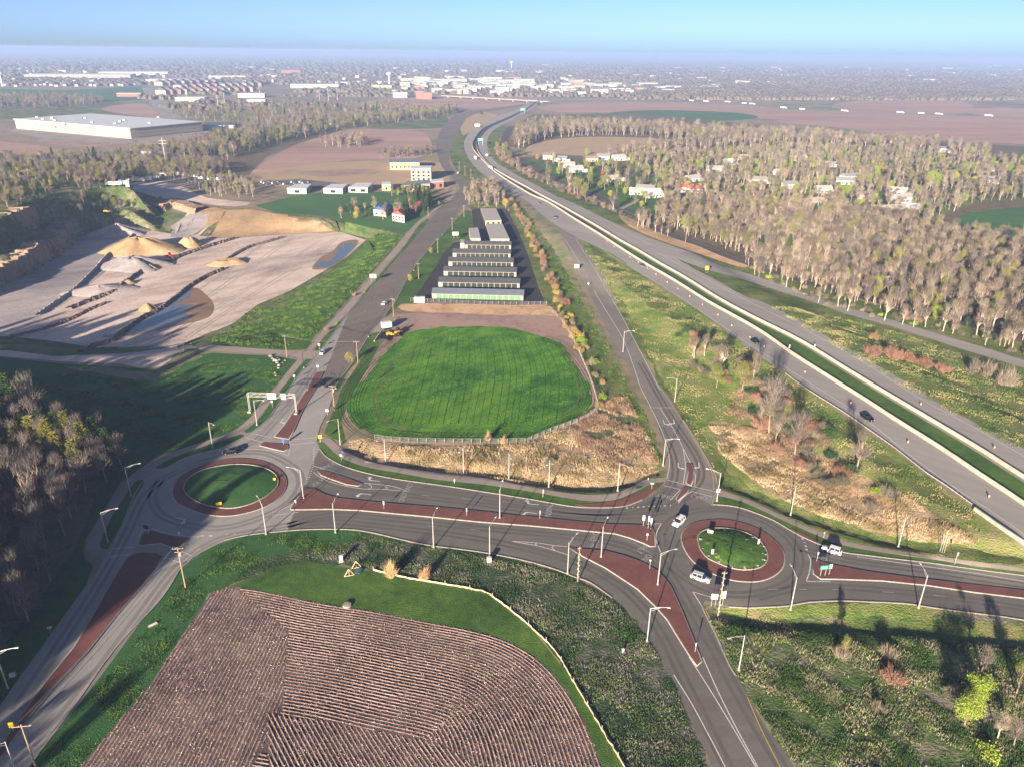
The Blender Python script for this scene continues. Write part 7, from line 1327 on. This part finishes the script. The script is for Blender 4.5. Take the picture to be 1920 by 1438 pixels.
tufts('weeds', [(720,430),(756,445),(735,468),(705,500),(660,553),(590,628),(520,656),(440,648),(390,640),(482,578),(560,545),(640,500),(690,452)], 26000, GM['green'], (.3,.9), (.2,.5), 'grass and weeds on the green embankment above the quarry')
tufts('ramp_verge_weeds', [(1010,470),(1060,480),(1100,560),(1160,680),(1200,760),(1235,830),(1243,880),(1205,790),(1150,720),(1110,640),(1080,580),(1040,520)], 9000, GM['green'], (.2,.8), (.15,.35), 'green weeds along the left side of the ramp')
tufts('brushy_weeds', [(1440,575),(1600,670),(1720,740),(1900,840),(1960,830),(1960,720),(1820,670),(1690,625),(1560,590)], 16000, GM['yg'], (.2,.7), (.15,.35), 'rough grass between the far carriageway and the exit ramp')
tufts('island_flowers', [(1312,1008),(1330,995),(1360,990),(1400,1000),(1430,1020),(1436,1045),(1410,1066),(1370,1062),(1335,1042)], 2600, GM['green'], (.2,.6), (.12,.26), 'leafy planting on the mound of the right roundabout')
def stubble():
    """corn stubble: every drilled row is a low earth ridge with stalks, laid as the field was driven"""
    F_ = G(REG_STUB)[:, :2]; rg = np.random.default_rng(12)
    edge = G(smooth([(395,1110),(430,1100),(470,1103),(530,1115),(600,1130),(700,1145),(800,1165),(880,1180),(950,1200),(1010,1235),(1060,1290),(1095,1350),(1130,1438),(1200,1640)], 5))[:, :2]; edge = resample(edge, .5)
    for _ in range(60): edge[1:-1] = (edge[:-2]+edge[1:-1]*2+edge[2:])/4
    inner = G([(500,1335),(620,1352),(740,1375),(830,1395),(900,1440),(960,1700),(520,1900),(505,1438)])[:, :2]; left = G([(330,1120),(440,1098),(540,1180),(528,1330),(470,1438),(400,1900),(-200,2100),(0,1600),(240,1330)])[:, :2]
    rows = []
    for k in range(75):
        q = offs(edge, -(k+.6)*.80)
        # resample the offset curve and drop the folded part
        keep = inpoly(q[:, 0], q[:, 1], F_) & ~inpoly(q[:, 0], q[:, 1], inner) & ~inpoly(q[:, 0], q[:, 1], left) & (seg_dist(q[:, 0], q[:, 1], edge, False) > (k+.55)*.80-.02); rows.append((q, keep))
    for poly, a, b in ((inner, (540,1345), (590,1438)), (left, (330,1300), (425,1140))):
        pa, pb = g1(*a)[:2], g1(*b)[:2]; d = (pb-pa)/np.linalg.norm(pb-pa); nrm = np.array([-d[1], d[0]]); s_ = (poly-pa)@nrm; t = (poly-pa)@d
        for off_ in np.arange(s_.min(), s_.max(), .80):
            tt = np.arange(t.min(), t.max(), .5); q = pa+nrm*off_+d*tt[:, None]; keep = inpoly(q[:, 0], q[:, 1], poly) & inpoly(q[:, 0], q[:, 1], F_)
            if poly is left: keep &= ~inpoly(q[:, 0], q[:, 1], inner)
            rows.append((q, keep))
    VV = []; FF = []; b0 = 0; ST = []
    for q, keep in rows:
        idx = np.nonzero(keep)[0]
        if len(idx) < 4: continue
        for seg in np.split(idx, np.nonzero(np.diff(idx) > 1)[0]+1):
            if len(seg) < 4: continue
            p = q[seg]; n = len(p); z = H(p[:, 0], p[:, 1]); w_ = rg.uniform(.10, .22, n); hh = rg.uniform(.06, .18, n)*(.75+.25*np.sin(p[:, 0]*.13+np.sin(p[:, 1]*.2)*2))
            l, m_, r_ = offs(p, w_), offs(p, rg.normal(0, .03, n)), offs(p, -w_); VV += [np.column_stack([l, z-.01]), np.column_stack([m_, z+hh]), np.column_stack([r_, z-.01])]; i = np.arange(n-1)
            FF += [np.column_stack([b0+i, b0+i+1, b0+n+i+1, b0+n+i]), np.column_stack([b0+n+i, b0+n+i+1, b0+2*n+i+1, b0+2*n+i])]; b0 += 3*n
            ST.append(np.column_stack([p+rg.normal(0, .07, p.shape), z+hh*.6])); ST.append(np.column_stack([p+rg.normal(0, .22, p.shape), z+.01]))
    o = obj('furrows', mesh_np('furrows', np.vstack(VV), np.vstack(FF).astype(np.int32), M['furrow'])); tag(o, 'drilled earth rows of the ploughed field at the bottom', 'furrows', kind='stuff')
    P = np.vstack(ST); P = P[rg.random(len(P)) < .85]; n = len(P); D = rg.normal(0, 1, (n, 3)); D[:, 2] = np.abs(D[:, 2])*.5; D /= np.linalg.norm(D, axis=1)[:, None]; V, F = slivers(rg, P, D, rg.uniform(.15, .42, n), rg.uniform(.07, .16, n))
    o = obj('corn_stubble', mesh_np('corn_stubble', V, F.astype(np.int32), GM['stub'])); tag(o, 'pale broken corn stalks strewn along the rows of the ploughed field', 'stubble', kind='stuff'); print('stubble', n, COUNT, len(RES))
stubble()
# sweeping drill passes and tyre tracks through the wheat
M['wheat_dark'] = gr('wheat_in_wheelings', [(.006,.03,.008),(.012,.055,.01),(.025,.09,.012)], big=.1, mid=.5, fine=2, bump=.5)
dp = MB(); WE = [(775,640),(742,662),(712,695),(690,730),(684,765),(700,793),(740,808),(820,813),(910,814),(985,806),(1040,785),(1080,765),(1090,740),(1072,695),(1040,655),(1000,638)]
for k_ in range(9):
    q = drape(WE, 1.5, 5)
    for _ in range(6+k_*5): q[1:-1] = (q[:-2]+q[1:-1]*2+q[2:])/4
    V, F = ribbon(offs(q, -.9-k_*1.15+RNG.normal(0, .08)), RNG.uniform(.12, .3), .04); dp.add(V, F.tolist())
for k_ in range(26):
    x0 = 745+k_*13+RNG.uniform(-3, 3); L_ = [(x0+40-k_*2.6, 632), (x0+15, 700), (x0-14+k_*1.1, 795)]
    V, F = ribbon(drape(L_, 1.5, 5), RNG.uniform(.1, .28), .035); dp.add(V, F.tolist())
dp.build('drill_lines', M['wheat_dark'], kind='structure')
tk = MB()
for o_ in (0, 1.9):
    q = offs(drape([(770,655),(735,680),(712,712),(700,745),(705,775),(725,798),(760,812),(820,820)], 1.2, 5), o_); V, F = ribbon(q, .45, .05); tk.add(V, F.tolist())
for o_, L in ((0, [(1060,655),(1085,700),(1095,745),(1080,770),(1030,790)]), (2.2, [(1040,660),(1065,700),(1075,740),(1060,765),(1010,785)]), (0, [(850,618),(780,660),(740,700),(722,745)]), (0, [(700,800),(800,812),(900,815),(985,805)]), (4, [(700,800),(800,812),(900,815),(985,805)])):
    q = offs(drape(L, 1.2, 5), o_); V, F = ribbon(q, .35, .05); tk.add(V, F.tolist())
tk.build('tyre_tracks', M['wood_floor'], kind='structure')
# ---------------------------------------------------------------- haze
def build_haze():
    mb = MB(); R = 42500.0; mb.box((0, R/2-1500, 56.5), (R*2, R+3600, 141)); m = bpy.data.materials.new('morning_haze'); m.use_nodes = True
    t = m.node_tree; t.nodes.remove(t.nodes['Principled BSDF']); v = t.nodes.new('ShaderNodeVolumePrincipled')
    v.inputs['Color'].default_value = (.31, .44, .73, 1); v.inputs['Density'].default_value = HAZE; v.inputs['Anisotropy'].default_value = 0.0
    t.links.new(v.outputs[0], t.nodes['Material Output'].inputs['Volume'])
    mb.build('haze', m, kind='stuff')
HAZE = 0.00016
build_haze()
